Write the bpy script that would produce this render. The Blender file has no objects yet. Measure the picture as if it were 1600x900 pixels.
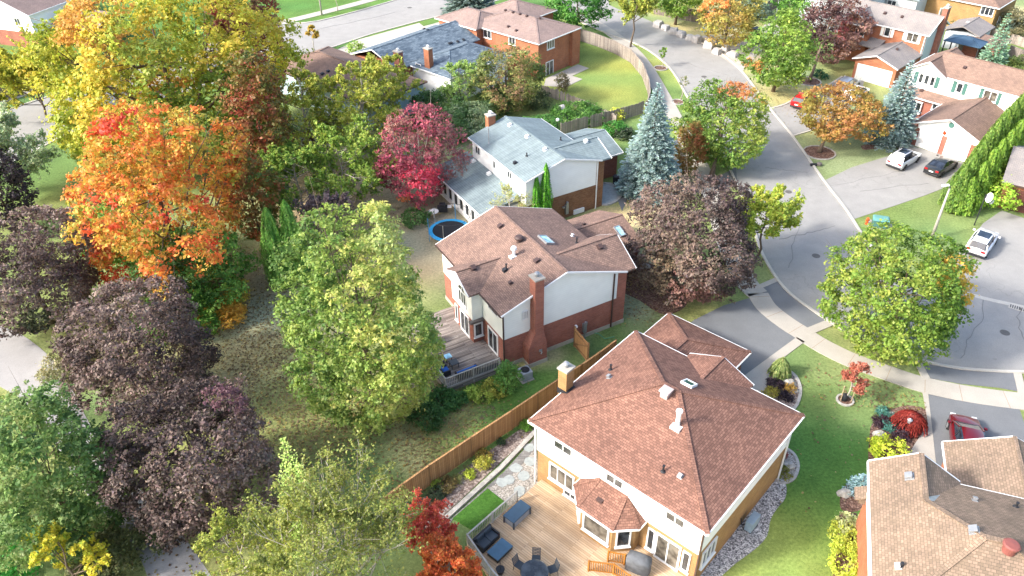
import bpy, math, random
import numpy as np
from mathutils import Vector, Matrix, noise
rad = math.radians
S = bpy.context.scene
COL = S.collection

# ---------------------------------------------------------------- camera
CAM_H = 39.0
PITCH, ROLL, FPX = 0.6316891229, -0.0162102824, 1218.484
fw = np.array([0, math.cos(PITCH), -math.sin(PITCH)]); rt = np.array([1., 0, 0]); up_ = np.cross(rt, fw)
RT = rt*math.cos(ROLL) + up_*math.sin(ROLL)
UP = -rt*math.sin(ROLL) + up_*math.cos(ROLL)
cam = bpy.data.cameras.new("Camera"); camo = bpy.data.objects.new("Camera", cam); COL.objects.link(camo)
cam.sensor_width = 36; cam.lens = 36*FPX/1600; cam.clip_start = 0.5; cam.clip_end = 6000
camo.matrix_world = Matrix(((RT[0], UP[0], -fw[0], 0), (RT[1], UP[1], -fw[1], 0), (RT[2], UP[2], -fw[2], CAM_H), (0, 0, 0, 1)))
S.camera = camo

def G(x, y, z=0.0):
    """ground plan: survey point on the level z seen at (x, y) of the 1600x900 photograph"""
    d = RT*((x-800)/FPX) - UP*((y-450)/FPX) + fw
    t = (z-CAM_H)/d[2]
    return np.array([d[0]*t, d[1]*t, z])
def G2(x, y, z=0.0):
    g = G(x, y, z); return (float(g[0]), float(g[1]))
def pxm(x, y, z):
    g = G(x, y, z); return FPX/float((g-np.array([0, 0, CAM_H])) @ fw)

# ---------------------------------------------------------------- light
SUN_EL, SUN_AZ = 34.0, 200.0            # the sun stands at this azimuth (from +X, anticlockwise)
w = bpy.data.worlds.new("World"); S.world = w; w.use_nodes = True
nt = w.node_tree; nt.nodes.clear()
sky = nt.nodes.new("ShaderNodeTexSky"); sky.sky_type = 'NISHITA'; sky.sun_disc = False
sky.sun_elevation = rad(SUN_EL); sky.sun_rotation = rad(90-SUN_AZ); sky.dust_density = 3.6; sky.air_density = 1.0; sky.ozone_density = 1.0
bg = nt.nodes.new("ShaderNodeBackground"); bg.inputs[1].default_value = 0.15
wo = nt.nodes.new("ShaderNodeOutputWorld")
nt.links.new(sky.outputs[0], bg.inputs[0]); nt.links.new(bg.outputs[0], wo.inputs[0])
sd = bpy.data.lights.new("Sun", 'SUN'); sd.energy = 2.0; sd.angle = rad(7); sd.color = (1.0, 0.97, 0.93)
so = bpy.data.objects.new("Sun", sd); COL.objects.link(so)
sv = Vector((math.cos(rad(SUN_AZ))*math.cos(rad(SUN_EL)), math.sin(rad(SUN_AZ))*math.cos(rad(SUN_EL)), math.sin(rad(SUN_EL))))
so.rotation_euler = sv.to_track_quat('Z', 'Y').to_euler()
S.view_settings.view_transform = 'Standard'; S.view_settings.look = 'None'
S.view_settings.gamma = 1; S.view_settings.use_curve_mapping = False
S.view_settings.exposure = 1.66
S.render.engine = 'CYCLES'
try:
    S.cycles.max_bounces = 6; S.cycles.diffuse_bounces = 3; S.cycles.transmission_bounces = 4; S.cycles.glossy_bounces = 2
    S.cycles.caustics_reflective = False; S.cycles.caustics_refractive = False
except Exception: pass

# ---------------------------------------------------------------- tagging
def tag(o, label=None, cat=None, group=None, kind=None):
    if label: o['label'] = label
    if cat: o['category'] = cat
    if group: o['group'] = group
    if kind: o['kind'] = kind
    return o
def thing(name, label, cat, loc=(0, 0, 0), rz=0.0, group=None):
    o = bpy.data.objects.new(name, None); COL.objects.link(o); o.empty_display_size = .3
    o.location = loc; o.rotation_euler = (0, 0, rz)
    return tag(o, label, cat, group)
def copy_tree(o, parent=None):
    c = o.copy(); COL.objects.link(c); c.parent = parent
    for ch in list(o.children): copy_tree(ch, c)
    return c

# ---------------------------------------------------------------- mesh builder
def auto_uv(me):
    n = len(me.loops)
    if not n: return
    co = np.empty(len(me.vertices)*3, np.float32); me.vertices.foreach_get('co', co); co = co.reshape(-1, 3)
    nr = np.empty(len(me.polygons)*3, np.float32); me.polygons.foreach_get('normal', nr); nr = nr.reshape(-1, 3)
    lt = np.empty(len(me.polygons), np.int32); me.polygons.foreach_get('loop_total', lt)
    li = np.empty(n, np.int32); me.loops.foreach_get('vertex_index', li)
    pn = np.repeat(nr, lt, axis=0); p = co[li]
    t = np.stack([-pn[:, 1], pn[:, 0], np.zeros(n)], 1); L = np.linalg.norm(t, axis=1)
    flat = L < 0.02; t[flat] = (1, 0, 0); L[flat] = 1; t /= L[:, None]
    b = np.cross(pn, t)
    uv = np.stack([(p*t).sum(1), (p*b).sum(1)], 1).astype(np.float32)
    lay = me.uv_layers.new(name="UVMap"); lay.data.foreach_set('uv', uv.ravel())

class MB:
    def __init__(s): s.v = []; s.f = []; s.c = None
    def add(s, vs, fs):
        k = len(s.v); s.v += [tuple(map(float, a)) for a in vs]; s.f += [tuple(k+i for i in f) for f in fs]; return s
    def box(s, x0, y0, z0, x1, y1, z1):
        x0, x1 = min(x0, x1), max(x0, x1); y0, y1 = min(y0, y1), max(y0, y1)
        return s.add([(x0, y0, z0), (x1, y0, z0), (x1, y1, z0), (x0, y1, z0), (x0, y0, z1), (x1, y0, z1), (x1, y1, z1), (x0, y1, z1)],
                     [(3, 2, 1, 0), (4, 5, 6, 7), (0, 1, 5, 4), (1, 2, 6, 5), (2, 3, 7, 6), (3, 0, 4, 7)])
    def obox(s, p, t, L, W, z0, z1):
        """box centred on plan point p, along unit t, full length L, full width W"""
        t = np.array(t, float)[:2]; t = t/np.linalg.norm(t); n = np.array([-t[1], t[0]]); p = np.array(p[:2], float)
        c = [p-t*L/2-n*W/2, p+t*L/2-n*W/2, p+t*L/2+n*W/2, p-t*L/2+n*W/2]
        return s.prism(c, z0, z1)
    def prism(s, pts, z0, z1):
        n = len(pts); a = sum(pts[i][0]*pts[(i+1) % n][1]-pts[(i+1) % n][0]*pts[i][1] for i in range(n))
        if a < 0: pts = pts[::-1]
        vs = [(p[0], p[1], z0) for p in pts]+[(p[0], p[1], z1) for p in pts]
        fs = [tuple(range(n-1, -1, -1)), tuple(range(n, 2*n))]+[(i, (i+1) % n, n+(i+1) % n, n+i) for i in range(n)]
        return s.add(vs, fs)
    def slab(s, pts, th=0.16):
        """roof plane: pts are the top corners (anticlockwise seen from above)"""
        n = len(pts); a = sum(pts[i][0]*pts[(i+1) % n][1]-pts[(i+1) % n][0]*pts[i][1] for i in range(n))
        if a < 0: pts = pts[::-1]
        vs = list(pts)+[(p[0], p[1], p[2]-th) for p in pts]
        return s.add(vs, [tuple(range(n)), tuple(range(2*n-1, n-1, -1))]+[((i+1) % n, i, n+i, n+(i+1) % n) for i in range(n)])
    def poly(s, pts): return s.add(pts, [tuple(range(len(pts)))])
    def tube(s, pts, r, n=6, cap=True):
        pts = [np.array(p, float) for p in pts]; m = len(pts)
        rs = [r]*m if np.isscalar(r) else list(r)
        vs = []; prev = None
        for i, p in enumerate(pts):
            d = pts[min(i+1, m-1)]-pts[max(i-1, 0)]; d = d/(np.linalg.norm(d)+1e-9)
            a = np.cross(d, [0, 0, 1.] if abs(d[2]) < .95 else [1., 0, 0]) if prev is None else prev-d*(prev@d)
            a /= np.linalg.norm(a)+1e-9; b = np.cross(d, a); prev = a
            for k in range(n):
                th = 2*math.pi*k/n; vs.append(p+rs[i]*(a*math.cos(th)+b*math.sin(th)))
        fs = [(i*n+k, i*n+(k+1) % n, (i+1)*n+(k+1) % n, (i+1)*n+k) for i in range(m-1) for k in range(n)]
        if cap: fs += [tuple(range(n-1, -1, -1)), tuple(range((m-1)*n, m*n))]
        return s.add(vs, fs)
    def bar(s, a, b, w, h=None):
        h = h or w; a = np.array(a, float); b = np.array(b, float); d = b-a; L = np.linalg.norm(d); d /= L
        x = np.cross(d, [0, 0, 1.] if abs(d[2]) < .99 else [1., 0, 0]); x /= np.linalg.norm(x); y = np.cross(x, d)
        vs = [q+x*i*w/2+y*j*h/2 for q in (a, b) for i, j in ((-1, -1), (1, -1), (1, 1), (-1, 1))]
        return s.add(vs, [(0, 1, 2, 3), (7, 6, 5, 4), (0, 4, 5, 1), (1, 5, 6, 2), (2, 6, 7, 3), (3, 7, 4, 0)])
    def cyl(s, x, y, z0, z1, r0, r1=None, n=16):
        r1 = r0 if r1 is None else r1
        return s.tube([(x, y, z0), (x, y, z1)], [r0, r1], n)
    def lathe(s, prof, x=0, y=0, n=20):
        vs = [(x+r*math.cos(2*math.pi*k/n), y+r*math.sin(2*math.pi*k/n), z) for r, z in prof for k in range(n)]
        m = len(prof)
        fs = [(i*n+k, i*n+(k+1) % n, (i+1)*n+(k+1) % n, (i+1)*n+k) for i in range(m-1) for k in range(n)]
        return s.add(vs, fs+[tuple(range(n-1, -1, -1)), tuple(range((m-1)*n, m*n))])
    def build(s, name, mat, parent=None, smooth=False, uv=True, bevel=0):
        me = bpy.data.meshes.new(name); me.from_pydata(s.v, [], s.f); me.update()
        if uv: auto_uv(me)
        if mat: me.materials.append(mat)
        if smooth: me.polygons.foreach_set('use_smooth', [True]*len(me.polygons))
        o = bpy.data.objects.new(name, me); COL.objects.link(o)
        if parent is not None: o.parent = parent
        if bevel:
            b = o.modifiers.new("b", 'BEVEL'); b.width = bevel; b.segments = 2; b.limit_method = 'ANGLE'
        return o

def quads_object(name, V, C, mat, parent=None, N=None):
    """V (n,4,3) quads, C (n,3) colours -> one mesh object"""
    n = len(V); me = bpy.data.meshes.new(name)
    me.vertices.add(4*n); me.vertices.foreach_set('co', V.reshape(-1).astype(np.float32))
    me.loops.add(4*n); me.loops.foreach_set('vertex_index', np.arange(4*n, dtype=np.int32))
    me.polygons.add(n); me.polygons.foreach_set('loop_start', np.arange(0, 4*n, 4, dtype=np.int32))
    at = me.color_attributes.new("Col", 'FLOAT_COLOR', 'POINT')
    c = np.ones((4*n, 4), np.float32); c[:, :3] = np.repeat(C, 4, axis=0); at.data.foreach_set('color', c.ravel())
    me.materials.append(mat); me.update(calc_edges=True)
    o = bpy.data.objects.new(name, me); COL.objects.link(o); o.parent = parent
    return o

# ---------------------------------------------------------------- materials
def rgb(h):
    """sRGB hex -> linear"""
    v = [int(h[i:i+2], 16)/255 for i in (0, 2, 4)]
    return tuple((c/12.92 if c <= .04045 else ((c+.055)/1.055)**2.4) for c in v)
class NT:
    def __init__(s, name):
        s.m = bpy.data.materials.new(name); s.m.use_nodes = True; s.t = s.m.node_tree; s.t.nodes.clear()
        s.o = s.n("ShaderNodeOutputMaterial")
    def n(s, typ, **k):
        a = s.t.nodes.new(typ)
        for x, v in k.items(): setattr(a, x, v)
        return a
    def l(s, a, b): s.t.links.new(a, b)
    def noise(s, vec, scale, detail=3, rough=.55):
        a = s.n("ShaderNodeTexNoise"); a.inputs['Scale'].default_value = scale; a.inputs['Detail'].default_value = detail
        a.inputs['Roughness'].default_value = rough; s.l(vec, a.inputs['Vector']); return a.outputs['Fac']
    def ramp(s, fac, stops):
        a = s.n("ShaderNodeValToRGB"); e = a.color_ramp.elements
        while len(e) < len(stops): e.new(0.5)
        for i, (p, c) in enumerate(stops):
            e[i].position = p; e[i].color = (*c, 1) if len(c) == 3 else c
        s.l(fac, a.inputs[0]); return a.outputs[0]
    def mix(s, fac, a, b, mode='MIX'):
        m = s.n("ShaderNodeMix", data_type='RGBA', blend_type=mode)
        for sock, v in ((m.inputs[0], fac), (m.inputs[6], a), (m.inputs[7], b)):
            if hasattr(v, 'links') or hasattr(v, 'is_linked'): s.l(v, sock)
            elif isinstance(v, (int, float)): sock.default_value = v
            else: sock.default_value = (*v, 1)
        return m.outputs[2]
    def math(s, op, a, b=0.0):
        m = s.n("ShaderNodeMath", operation=op)
        for sock, v in ((m.inputs[0], a), (m.inputs[1], b)):
            if isinstance(v, (int, float)): sock.default_value = v
            else: s.l(v, sock)
        return m.outputs[0]
    def bump(s, h, strength=.4, dist=.02):
        b = s.n("ShaderNodeBump"); b.inputs['Strength'].default_value = strength; b.inputs['Distance'].default_value = dist
        s.l(h, b.inputs['Height']); return b.outputs[0]
    def bsdf(s, col, rough=.8, metal=0, normal=None, spec=.3, **kw):
        b = s.n("ShaderNodeBsdfPrincipled")
        if isinstance(col, (tuple, list)): b.inputs['Base Color'].default_value = (*col[:3], 1)
        else: s.l(col, b.inputs['Base Color'])
        if isinstance(rough, (int, float)): b.inputs['Roughness'].default_value = rough
        else: s.l(rough, b.inputs['Roughness'])
        b.inputs['Metallic'].default_value = metal; b.inputs['Specular IOR Level'].default_value = spec
        for k, v in kw.items(): b.inputs[k].default_value = v
        if normal is not None: s.l(normal, b.inputs['Normal'])
        s.l(b.outputs[0], s.o.inputs[0]); return b
def obj_vec(N): return N.n("ShaderNodeTexCoord").outputs['Object']
def uv_vec(N): return N.n("ShaderNodeTexCoord").outputs['UV']
def world_vec(N): return N.n("ShaderNodeNewGeometry").outputs['Position']

def m_plain(name, c, rough=.7, metal=0, var=.12, scale=3.0, spec=.3):
    N = NT(name); v = obj_vec(N); f = N.noise(v, scale, 4)
    a = tuple(x*(1-var) for x in c); b = tuple(min(1, x*(1+var)) for x in c)
    N.bsdf(N.ramp(f, [(.3, a), (.7, b)]), rough, metal, spec=spec); return N.m
def m_shingle(name, c1, c2, cm, row=.17, wid=.34, streak=.25):
    N = NT(name); uv = uv_vec(N)
    br = N.n("ShaderNodeTexBrick"); br.offset = .5; br.inputs['Scale'].default_value = 1
    br.inputs['Brick Width'].default_value = wid; br.inputs['Row Height'].default_value = row
    br.inputs['Mortar Size'].default_value = .014; br.inputs['Mortar Smooth'].default_value = .3; br.inputs['Bias'].default_value = -.1
    br.inputs['Color1'].default_value = (*c1, 1); br.inputs['Color2'].default_value = (*c2, 1); br.inputs['Mortar'].default_value = (*cm, 1)
    N.l(uv, br.inputs['Vector'])
    g = world_vec(N)
    big = N.noise(g, .55, 4); fine = N.noise(g, 22, 2)
    mp = N.n("ShaderNodeMapping"); mp.inputs['Scale'].default_value = (1.6, .18, 1); N.l(uv, mp.inputs['Vector'])
    st = N.noise(mp.outputs[0], 1.5, 3)
    c = N.mix(1, br.outputs['Color'], N.ramp(big, [(.3, (.86, .86, .87)), (.7, (1.12, 1.1, 1.08))]), 'MULTIPLY')
    c = N.mix(streak, c, N.ramp(st, [(.35, (.75, .75, .78)), (.65, (1.15, 1.14, 1.12))]), 'MULTIPLY')
    c = N.mix(.5, c, N.ramp(fine, [(.3, (.75, .75, .75)), (.7, (1.25, 1.25, 1.25))]), 'MULTIPLY')
    N.bsdf(c, .92, normal=N.bump(br.outputs['Fac'], -.5, .02), spec=.15); return N.m
def m_brick(name, c1, c2, cm):
    N = NT(name); uv = uv_vec(N)
    br = N.n("ShaderNodeTexBrick"); br.inputs['Scale'].default_value = 1
    br.inputs['Brick Width'].default_value = .24; br.inputs['Row Height'].default_value = .082; br.inputs['Mortar Size'].default_value = .009
    br.inputs['Color1'].default_value = (*c1, 1); br.inputs['Color2'].default_value = (*c2, 1); br.inputs['Mortar'].default_value = (*cm, 1)
    N.l(uv, br.inputs['Vector']); big = N.noise(world_vec(N), 1.1, 4)
    c = N.mix(1, br.outputs['Color'], N.ramp(big, [(.3, (.84, .84, .85)), (.7, (1.14, 1.12, 1.1))]), 'MULTIPLY')
    N.bsdf(c, .9, normal=N.bump(br.outputs['Fac'], -.5, .01), spec=.15); return N.m
def m_siding(name, c, pitch=.2, var=.05):
    N = NT(name); uv = uv_vec(N); sp = N.n("ShaderNodeSeparateXYZ"); N.l(uv, sp.inputs[0])
    fr = N.math('FRACT', N.math('DIVIDE', sp.outputs[1], pitch))
    line = N.ramp(fr, [(0, (.62, .62, .62)), (.09, (1, 1, 1))])
    big = N.noise(world_vec(N), .8, 4)
    cc = N.mix(1, c, N.ramp(big, [(.3, (1-var,)*3), (.7, (1+var,)*3)]), 'MULTIPLY')
    cc = N.mix(.45, cc, line, 'MULTIPLY')
    N.bsdf(cc, .55, normal=N.bump(fr, .35, .015), spec=.3); return N.m
def m_planks(name, c1, c2, cm, wid=.14, ln=3.2, rough=.85, var=.5):
    N = NT(name); uv = uv_vec(N)
    br = N.n("ShaderNodeTexBrick"); br.inputs['Scale'].default_value = 1; br.offset = .37
    br.inputs['Brick Width'].default_value = ln; br.inputs['Row Height'].default_value = wid; br.inputs['Mortar Size'].default_value = .008
    br.inputs['Color1'].default_value = (*c1, 1); br.inputs['Color2'].default_value = (*c2, 1); br.inputs['Mortar'].default_value = (*cm, 1)
    N.l(uv, br.inputs['Vector'])
    mp = N.n("ShaderNodeMapping"); mp.inputs['Scale'].default_value = (.6, 9, 1); N.l(uv, mp.inputs['Vector'])
    gr = N.noise(mp.outputs[0], 1.3, 4, .65); big = N.noise(world_vec(N), .6, 3)
    c = N.mix(var, br.outputs['Color'], N.ramp(gr, [(.3, (.62, .6, .6)), (.7, (1.3, 1.3, 1.28))]), 'MULTIPLY')
    c = N.mix(.6, c, N.ramp(big, [(.35, (.82, .82, .84)), (.65, (1.15, 1.13, 1.1))]), 'MULTIPLY')
    N.bsdf(c, rough, normal=N.bump(br.outputs['Fac'], -.4, .01), spec=.2); return N.m
def m_asphalt(name, c, crack=True, tint=(1, 1, 1), var=.16):
    N = NT(name); g = world_vec(N)
    big = N.noise(g, .09, 5, .6); mid = N.noise(g, .7, 4, .6); fine = N.noise(g, 18, 3, .7)
    col = N.mix(1, c, N.ramp(big, [(.3, (1-var,)*3), (.7, (1+var,)*3)]), 'MULTIPLY')
    col = N.mix(1, col, N.ramp(mid, [(.3, (.93,)*3), (.7, (1.07,)*3)]), 'MULTIPLY')
    col = N.mix(1, col, N.ramp(fine, [(.25, (.85,)*3), (.75, (1.15,)*3)]), 'MULTIPLY')
    if crack:
        wp = N.n("ShaderNodeVectorMath", operation='ADD'); nz = N.n("ShaderNodeTexNoise"); nz.inputs['Scale'].default_value = .5; nz.inputs['Detail'].default_value = 4
        N.l(g, nz.inputs['Vector']); sc = N.n("ShaderNodeVectorMath", operation='SCALE'); sc.inputs['Scale'].default_value = 5.0
        N.l(nz.outputs['Color'], sc.inputs[0]); N.l(g, wp.inputs[0]); N.l(sc.outputs[0], wp.inputs[1])
        vo = N.n("ShaderNodeTexVoronoi", feature='DISTANCE_TO_EDGE'); vo.inputs['Scale'].default_value = .075; N.l(wp.outputs[0], vo.inputs['Vector'])
        ln = N.ramp(vo.outputs[0], [(0, (.8,)*3), (.006, (1,)*3)])
        col = N.mix(.75, col, ln, 'MULTIPLY')
    N.bsdf(col, .85, normal=N.bump(fine, .25, .01), spec=.25); return N.m
def m_leaf(name, trans=.42, rough=.5, spec=.3):
    N = NT(name); a = N.n("ShaderNodeVertexColor"); a.layer_name = "Col"
    b = N.n("ShaderNodeBsdfPrincipled"); N.l(a.outputs[0], b.inputs['Base Color']); b.inputs['Roughness'].default_value = rough
    b.inputs['Specular IOR Level'].default_value = spec
    t = N.n("ShaderNodeBsdfTranslucent"); N.l(a.outputs[0], t.inputs[0])
    m = N.n("ShaderNodeMixShader"); m.inputs[0].default_value = trans
    N.l(b.outputs[0], m.inputs[1]); N.l(t.outputs[0], m.inputs[2]); N.l(m.outputs[0], N.o.inputs[0]); return N.m
def m_bark(name, c):
    N = NT(name); v = obj_vec(N); mp = N.n("ShaderNodeMapping"); mp.inputs['Scale'].default_value = (7, 7, 1.4); N.l(v, mp.inputs['Vector'])
    f = N.noise(mp.outputs[0], 2, 4, .7)
    N.bsdf(N.ramp(f, [(.3, tuple(x*.6 for x in c)), (.7, tuple(min(1, x*1.4) for x in c))]), .9, normal=N.bump(f, .6, .03), spec=.15); return N.m
def m_pebbles(name, stops, scale, rough=.85):
    N = NT(name); g = world_vec(N)
    vo = N.n("ShaderNodeTexVoronoi"); vo.inputs['Scale'].default_value = scale; N.l(g, vo.inputs['Vector'])
    sp = N.n("ShaderNodeSeparateColor"); N.l(vo.outputs['Color'], sp.inputs[0])
    big = N.noise(g, 1.2, 4)
    c = N.mix(1, N.ramp(sp.outputs[0], stops), N.ramp(big, [(.3, (.85,)*3), (.7, (1.15,)*3)]), 'MULTIPLY')
    ed = N.ramp(vo.outputs['Distance'], [(.35, (1, 1, 1)), (.8, (.3, .3, .3))])
    c = N.mix(.8, c, ed, 'MULTIPLY')
    N.bsdf(c, rough, normal=N.bump(vo.outputs['Distance'], -.6, .04), spec=.2); return N.m

M = {}
M['roof_red'] = m_shingle('reddish_brown_shingle', rgb('8d6a5c'), rgb('6c5046'), rgb('5c443b'), row=.14, wid=.24)
M['roof_brown'] = m_shingle('brown_shingle', rgb('92786c'), rgb('766259'), rgb('5a4e48'), row=.14, wid=.24)
M['roof_tan'] = m_shingle('tan_shingle', rgb('917d6c'), rgb('766859'), rgb('655a4e'), row=.15, wid=.22)
M['roof_pink'] = m_shingle('rose_brown_shingle', rgb('8c7467'), rgb('78655b'), rgb('65564d'))
M['roof_dusty'] = m_shingle('dusty_rose_shingle', rgb('93807a'), rgb('86756d'), rgb('72645c'))
M['roof_slate'] = m_shingle('blue_grey_shingle', rgb('74828c'), rgb('4d5b67'), rgb('414c57'), row=.25, wid=.6)
M['roof_blue'] = m_shingle('pale_blue_grey_shingle', rgb('7d8b8e'), rgb('748284'), rgb('5f6c70'), row=.22, wid=.9, streak=.5)
M['roof_grey'] = m_shingle('warm_grey_shingle', rgb('8f8984'), rgb('868180'), rgb('6d6966'), streak=.15)
M['brick_red'] = m_brick('red_brick', rgb('a06250'), rgb('8d5142'), rgb('927a70'))
M['brick_orange'] = m_brick('orange_brick', rgb('ac6a4a'), rgb('9a5a3c'), rgb('987e6c'))
M['brick_tan'] = m_brick('tan_brick', rgb('a58050'), rgb('957248'), rgb('a08a6c'))
M['brick_buff'] = m_brick('brown_buff_brick', rgb('8a6243'), rgb('73492f'), rgb('8a7868'))
M['white_siding'] = m_siding('white_siding', (.89, .89, .87))
M['cream_siding'] = m_siding('cream_siding', (.87, .88, .82))
M['grey_siding'] = m_siding('pale_grey_siding', (.50, .54, .56))
M['blue_siding'] = m_siding('light_blue_siding', (.46, .60, .68))
M['trim'] = m_plain('white_trim', (.78, .78, .76), .5, var=.04)
M['brown_trim'] = m_plain('brown_trim', rgb('4b3a34'), .5)
M['grey_trim'] = m_plain('grey_trim', rgb('6b6460'), .5)
M['vent'] = m_plain('brown_roof_vent', rgb('4f3f3c'), .5)
M['metal'] = m_plain('galvanised_metal', (.34, .35, .36), .4, .5)
M['dark'] = m_plain('black_plastic', (.025, .026, .03), .5)
M['charcoal'] = m_plain('charcoal_resin', rgb('3a434c'), .6)
M['concrete'] = m_asphalt('pale_concrete', rgb('a9a399'), False, var=.07)
M['kerbc'] = m_asphalt('kerb_concrete', rgb('b5b0a6'), False, var=.08)
M['found'] = m_plain('foundation_concrete', rgb('a8a496'), .9)
M['asphalt'] = m_asphalt('weathered_asphalt', rgb('918f8b'), True, var=.06)
M['asphalt_dark'] = m_asphalt('newer_asphalt', rgb('6f7173'), False, var=.09)
M['deck_grey'] = m_planks('weathered_grey_planks', rgb('a09892'), rgb('6b635e'), rgb('2d2927'), var=.8)
M['deck_tan'] = m_planks('pale_deck_planks', rgb('ccb394'), rgb('b79c7c'), rgb('766250'), var=.45)
M['wood_new'] = m_planks('cedar_stained_boards', rgb('bd9468'), rgb('a47c54'), rgb('664630'), wid=5, ln=.14, var=.4)
M['rail_gold'] = m_plain('honey_stained_wood', rgb('a06a2c'), .6)
M['wood_grey'] = m_planks('silvered_fence_boards', rgb('8a7f77'), rgb('6b625d'), rgb('3b3532'), wid=5, ln=.15, var=.6)
M['wood_pale'] = m_planks('pale_grey_picket_wood', rgb('a39a90'), rgb('857b73'), rgb('4b4540'), wid=5, ln=.15, var=.6)
M['post'] = m_plain('fence_post_wood', rgb('8a6a4a'), .8)
M['rail_white'] = m_plain('greyed_railing_paint', rgb('aaa69f'), .7, var=.15)
M['mulch'] = m_pebbles('bark_mulch', [(0, rgb('5a4339')), (.5, rgb('7a5d50')), (1, rgb('93796b'))], 9)
M['mulch_pale'] = m_pebbles('faded_pinkish_mulch', [(0, rgb('76655d')), (.5, rgb('9a8a80')), (1, rgb('b3a59b'))], 8)
M['gravel'] = m_pebbles('white_grey_river_gravel', [(0, rgb('5d5c5e')), (.45, rgb('a5a4a3')), (1, rgb('e2e0dc'))], 13)
M['gravel_fine'] = m_pebbles('pale_pea_gravel', [(0, rgb('8b857c')), (.5, rgb('aea79c')), (1, rgb('c8c2b8'))], 14)
M['pavers'] = m_planks('grey_pavers', rgb('8e8c88'), rgb('7a7875'), rgb('5c5a57'), wid=.2, ln=.4)
M['stone'] = m_plain('pale_stone', rgb('a9a59d'), .9, var=.25, scale=4)
M['flag'] = m_plain('flagstone', rgb('9fa5a2'), .9, var=.15, scale=4)
M['boulder'] = m_plain('quarried_limestone', rgb('aeaaa6'), .95, var=.25, scale=2.5)
M['leaf'] = m_leaf('leaf'); M['leaf_dark'] = m_leaf('dark_leaf', .28, .6, .3); M['needle'] = m_leaf('needle', .08, .6, .25)
M['bark'] = m_bark('grey_brown_bark', rgb('6b5d50')); M['bark_pale'] = m_bark('pale_bark', rgb('a39c90'))
M['rubber'] = m_plain('tyre_rubber', (.02, .02, .021), .8); M['rim'] = m_plain('alloy_rim', (.45, .45, .46), .35, .7)
M['teal'] = m_plain('green_utility_paint', rgb('4a7068'), .5); M['orange'] = m_plain('orange_plastic', rgb('e0562a'), .5)
M['blue'] = m_plain('bright_blue_vinyl', rgb('2a86b8'), .4); M['cushion'] = m_plain('blue_cushion', rgb('2f62ad'), .9)
M['mat_black'] = m_plain('black_mesh_mat', rgb('1c2025'), .8)
def m_glass(name, c=(.03, .035, .04), rough=.06):
    N = NT(name); f = N.noise(obj_vec(N), 1.7, 2)
    N.bsdf(N.ramp(f, [(.35, tuple(x*.5 for x in c)), (.65, tuple(x*1.8 for x in c))]), rough, spec=.9); return N.m
M['glass'] = m_glass('window_glass'); M['glass_curtain'] = m_glass('curtained_glass', rgb('5c5850'), .15)
M['glass_grey'] = m_glass('grey_glass', rgb('4a4a48'), .12)
M['skylight'] = m_glass('pale_skylight_glass', rgb('8fbfd4'), .1); M['skylight_green'] = m_glass('green_skylight_glass', rgb('3f6b5c'), .1)
M['car_glass'] = m_glass('car_glass', (.015, .02, .03), .03)
def m_paint(name, c, metal=.0):
    N = NT(name); N.bsdf(c, .28, metal, spec=.5, **{'Coat Weight': .6, 'Coat Roughness': .05}); return N.m
M['car_white'] = m_paint('white_car_paint', (.78, .78, .78)); M['car_black'] = m_paint('black_car_paint', (.02, .022, .022))
M['car_red'] = m_paint('dark_red_car_paint', rgb('6a0d1a'), .3); M['car_bright'] = m_paint('bright_red_car_paint', rgb('c4121a')); M['car_silver'] = m_paint('silver_car_paint', (.45, .5, .55), .4)
M['lamp_red'] = m_plain('tail_lamp_red', rgb('9c1218'), .2); M['lamp_clear'] = m_plain('head_lamp_clear', (.6, .6, .6), .1)

# ================================================================ THE GROUND
def vnoise(x, y, s, seed=0):
    """cheap smooth value noise on arrays"""
    r = np.random.default_rng(seed); T = r.random((64, 64)); x = x/s+1000; y = y/s+1000
    xi = np.floor(x).astype(int); yi = np.floor(y).astype(int); fx = x-xi; fy = y-yi; fx = fx*fx*(3-2*fx); fy = fy*fy*(3-2*fy)
    a = T[xi % 64, yi % 64]; b = T[(xi+1) % 64, yi % 64]; c = T[xi % 64, (yi+1) % 64]; d = T[(xi+1) % 64, (yi+1) % 64]
    return (a*(1-fx)+b*fx)*(1-fy)+(c*(1-fx)+d*fx)*fy
GREEN, LUSH, YELLOWG, OLIVE, BROWN, DRY, DIRT = map(rgb, ('627d48', '4b7836', '8c9852', '8a9462', 'a39380', 'bdb490', 'a89d8e'))
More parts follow.
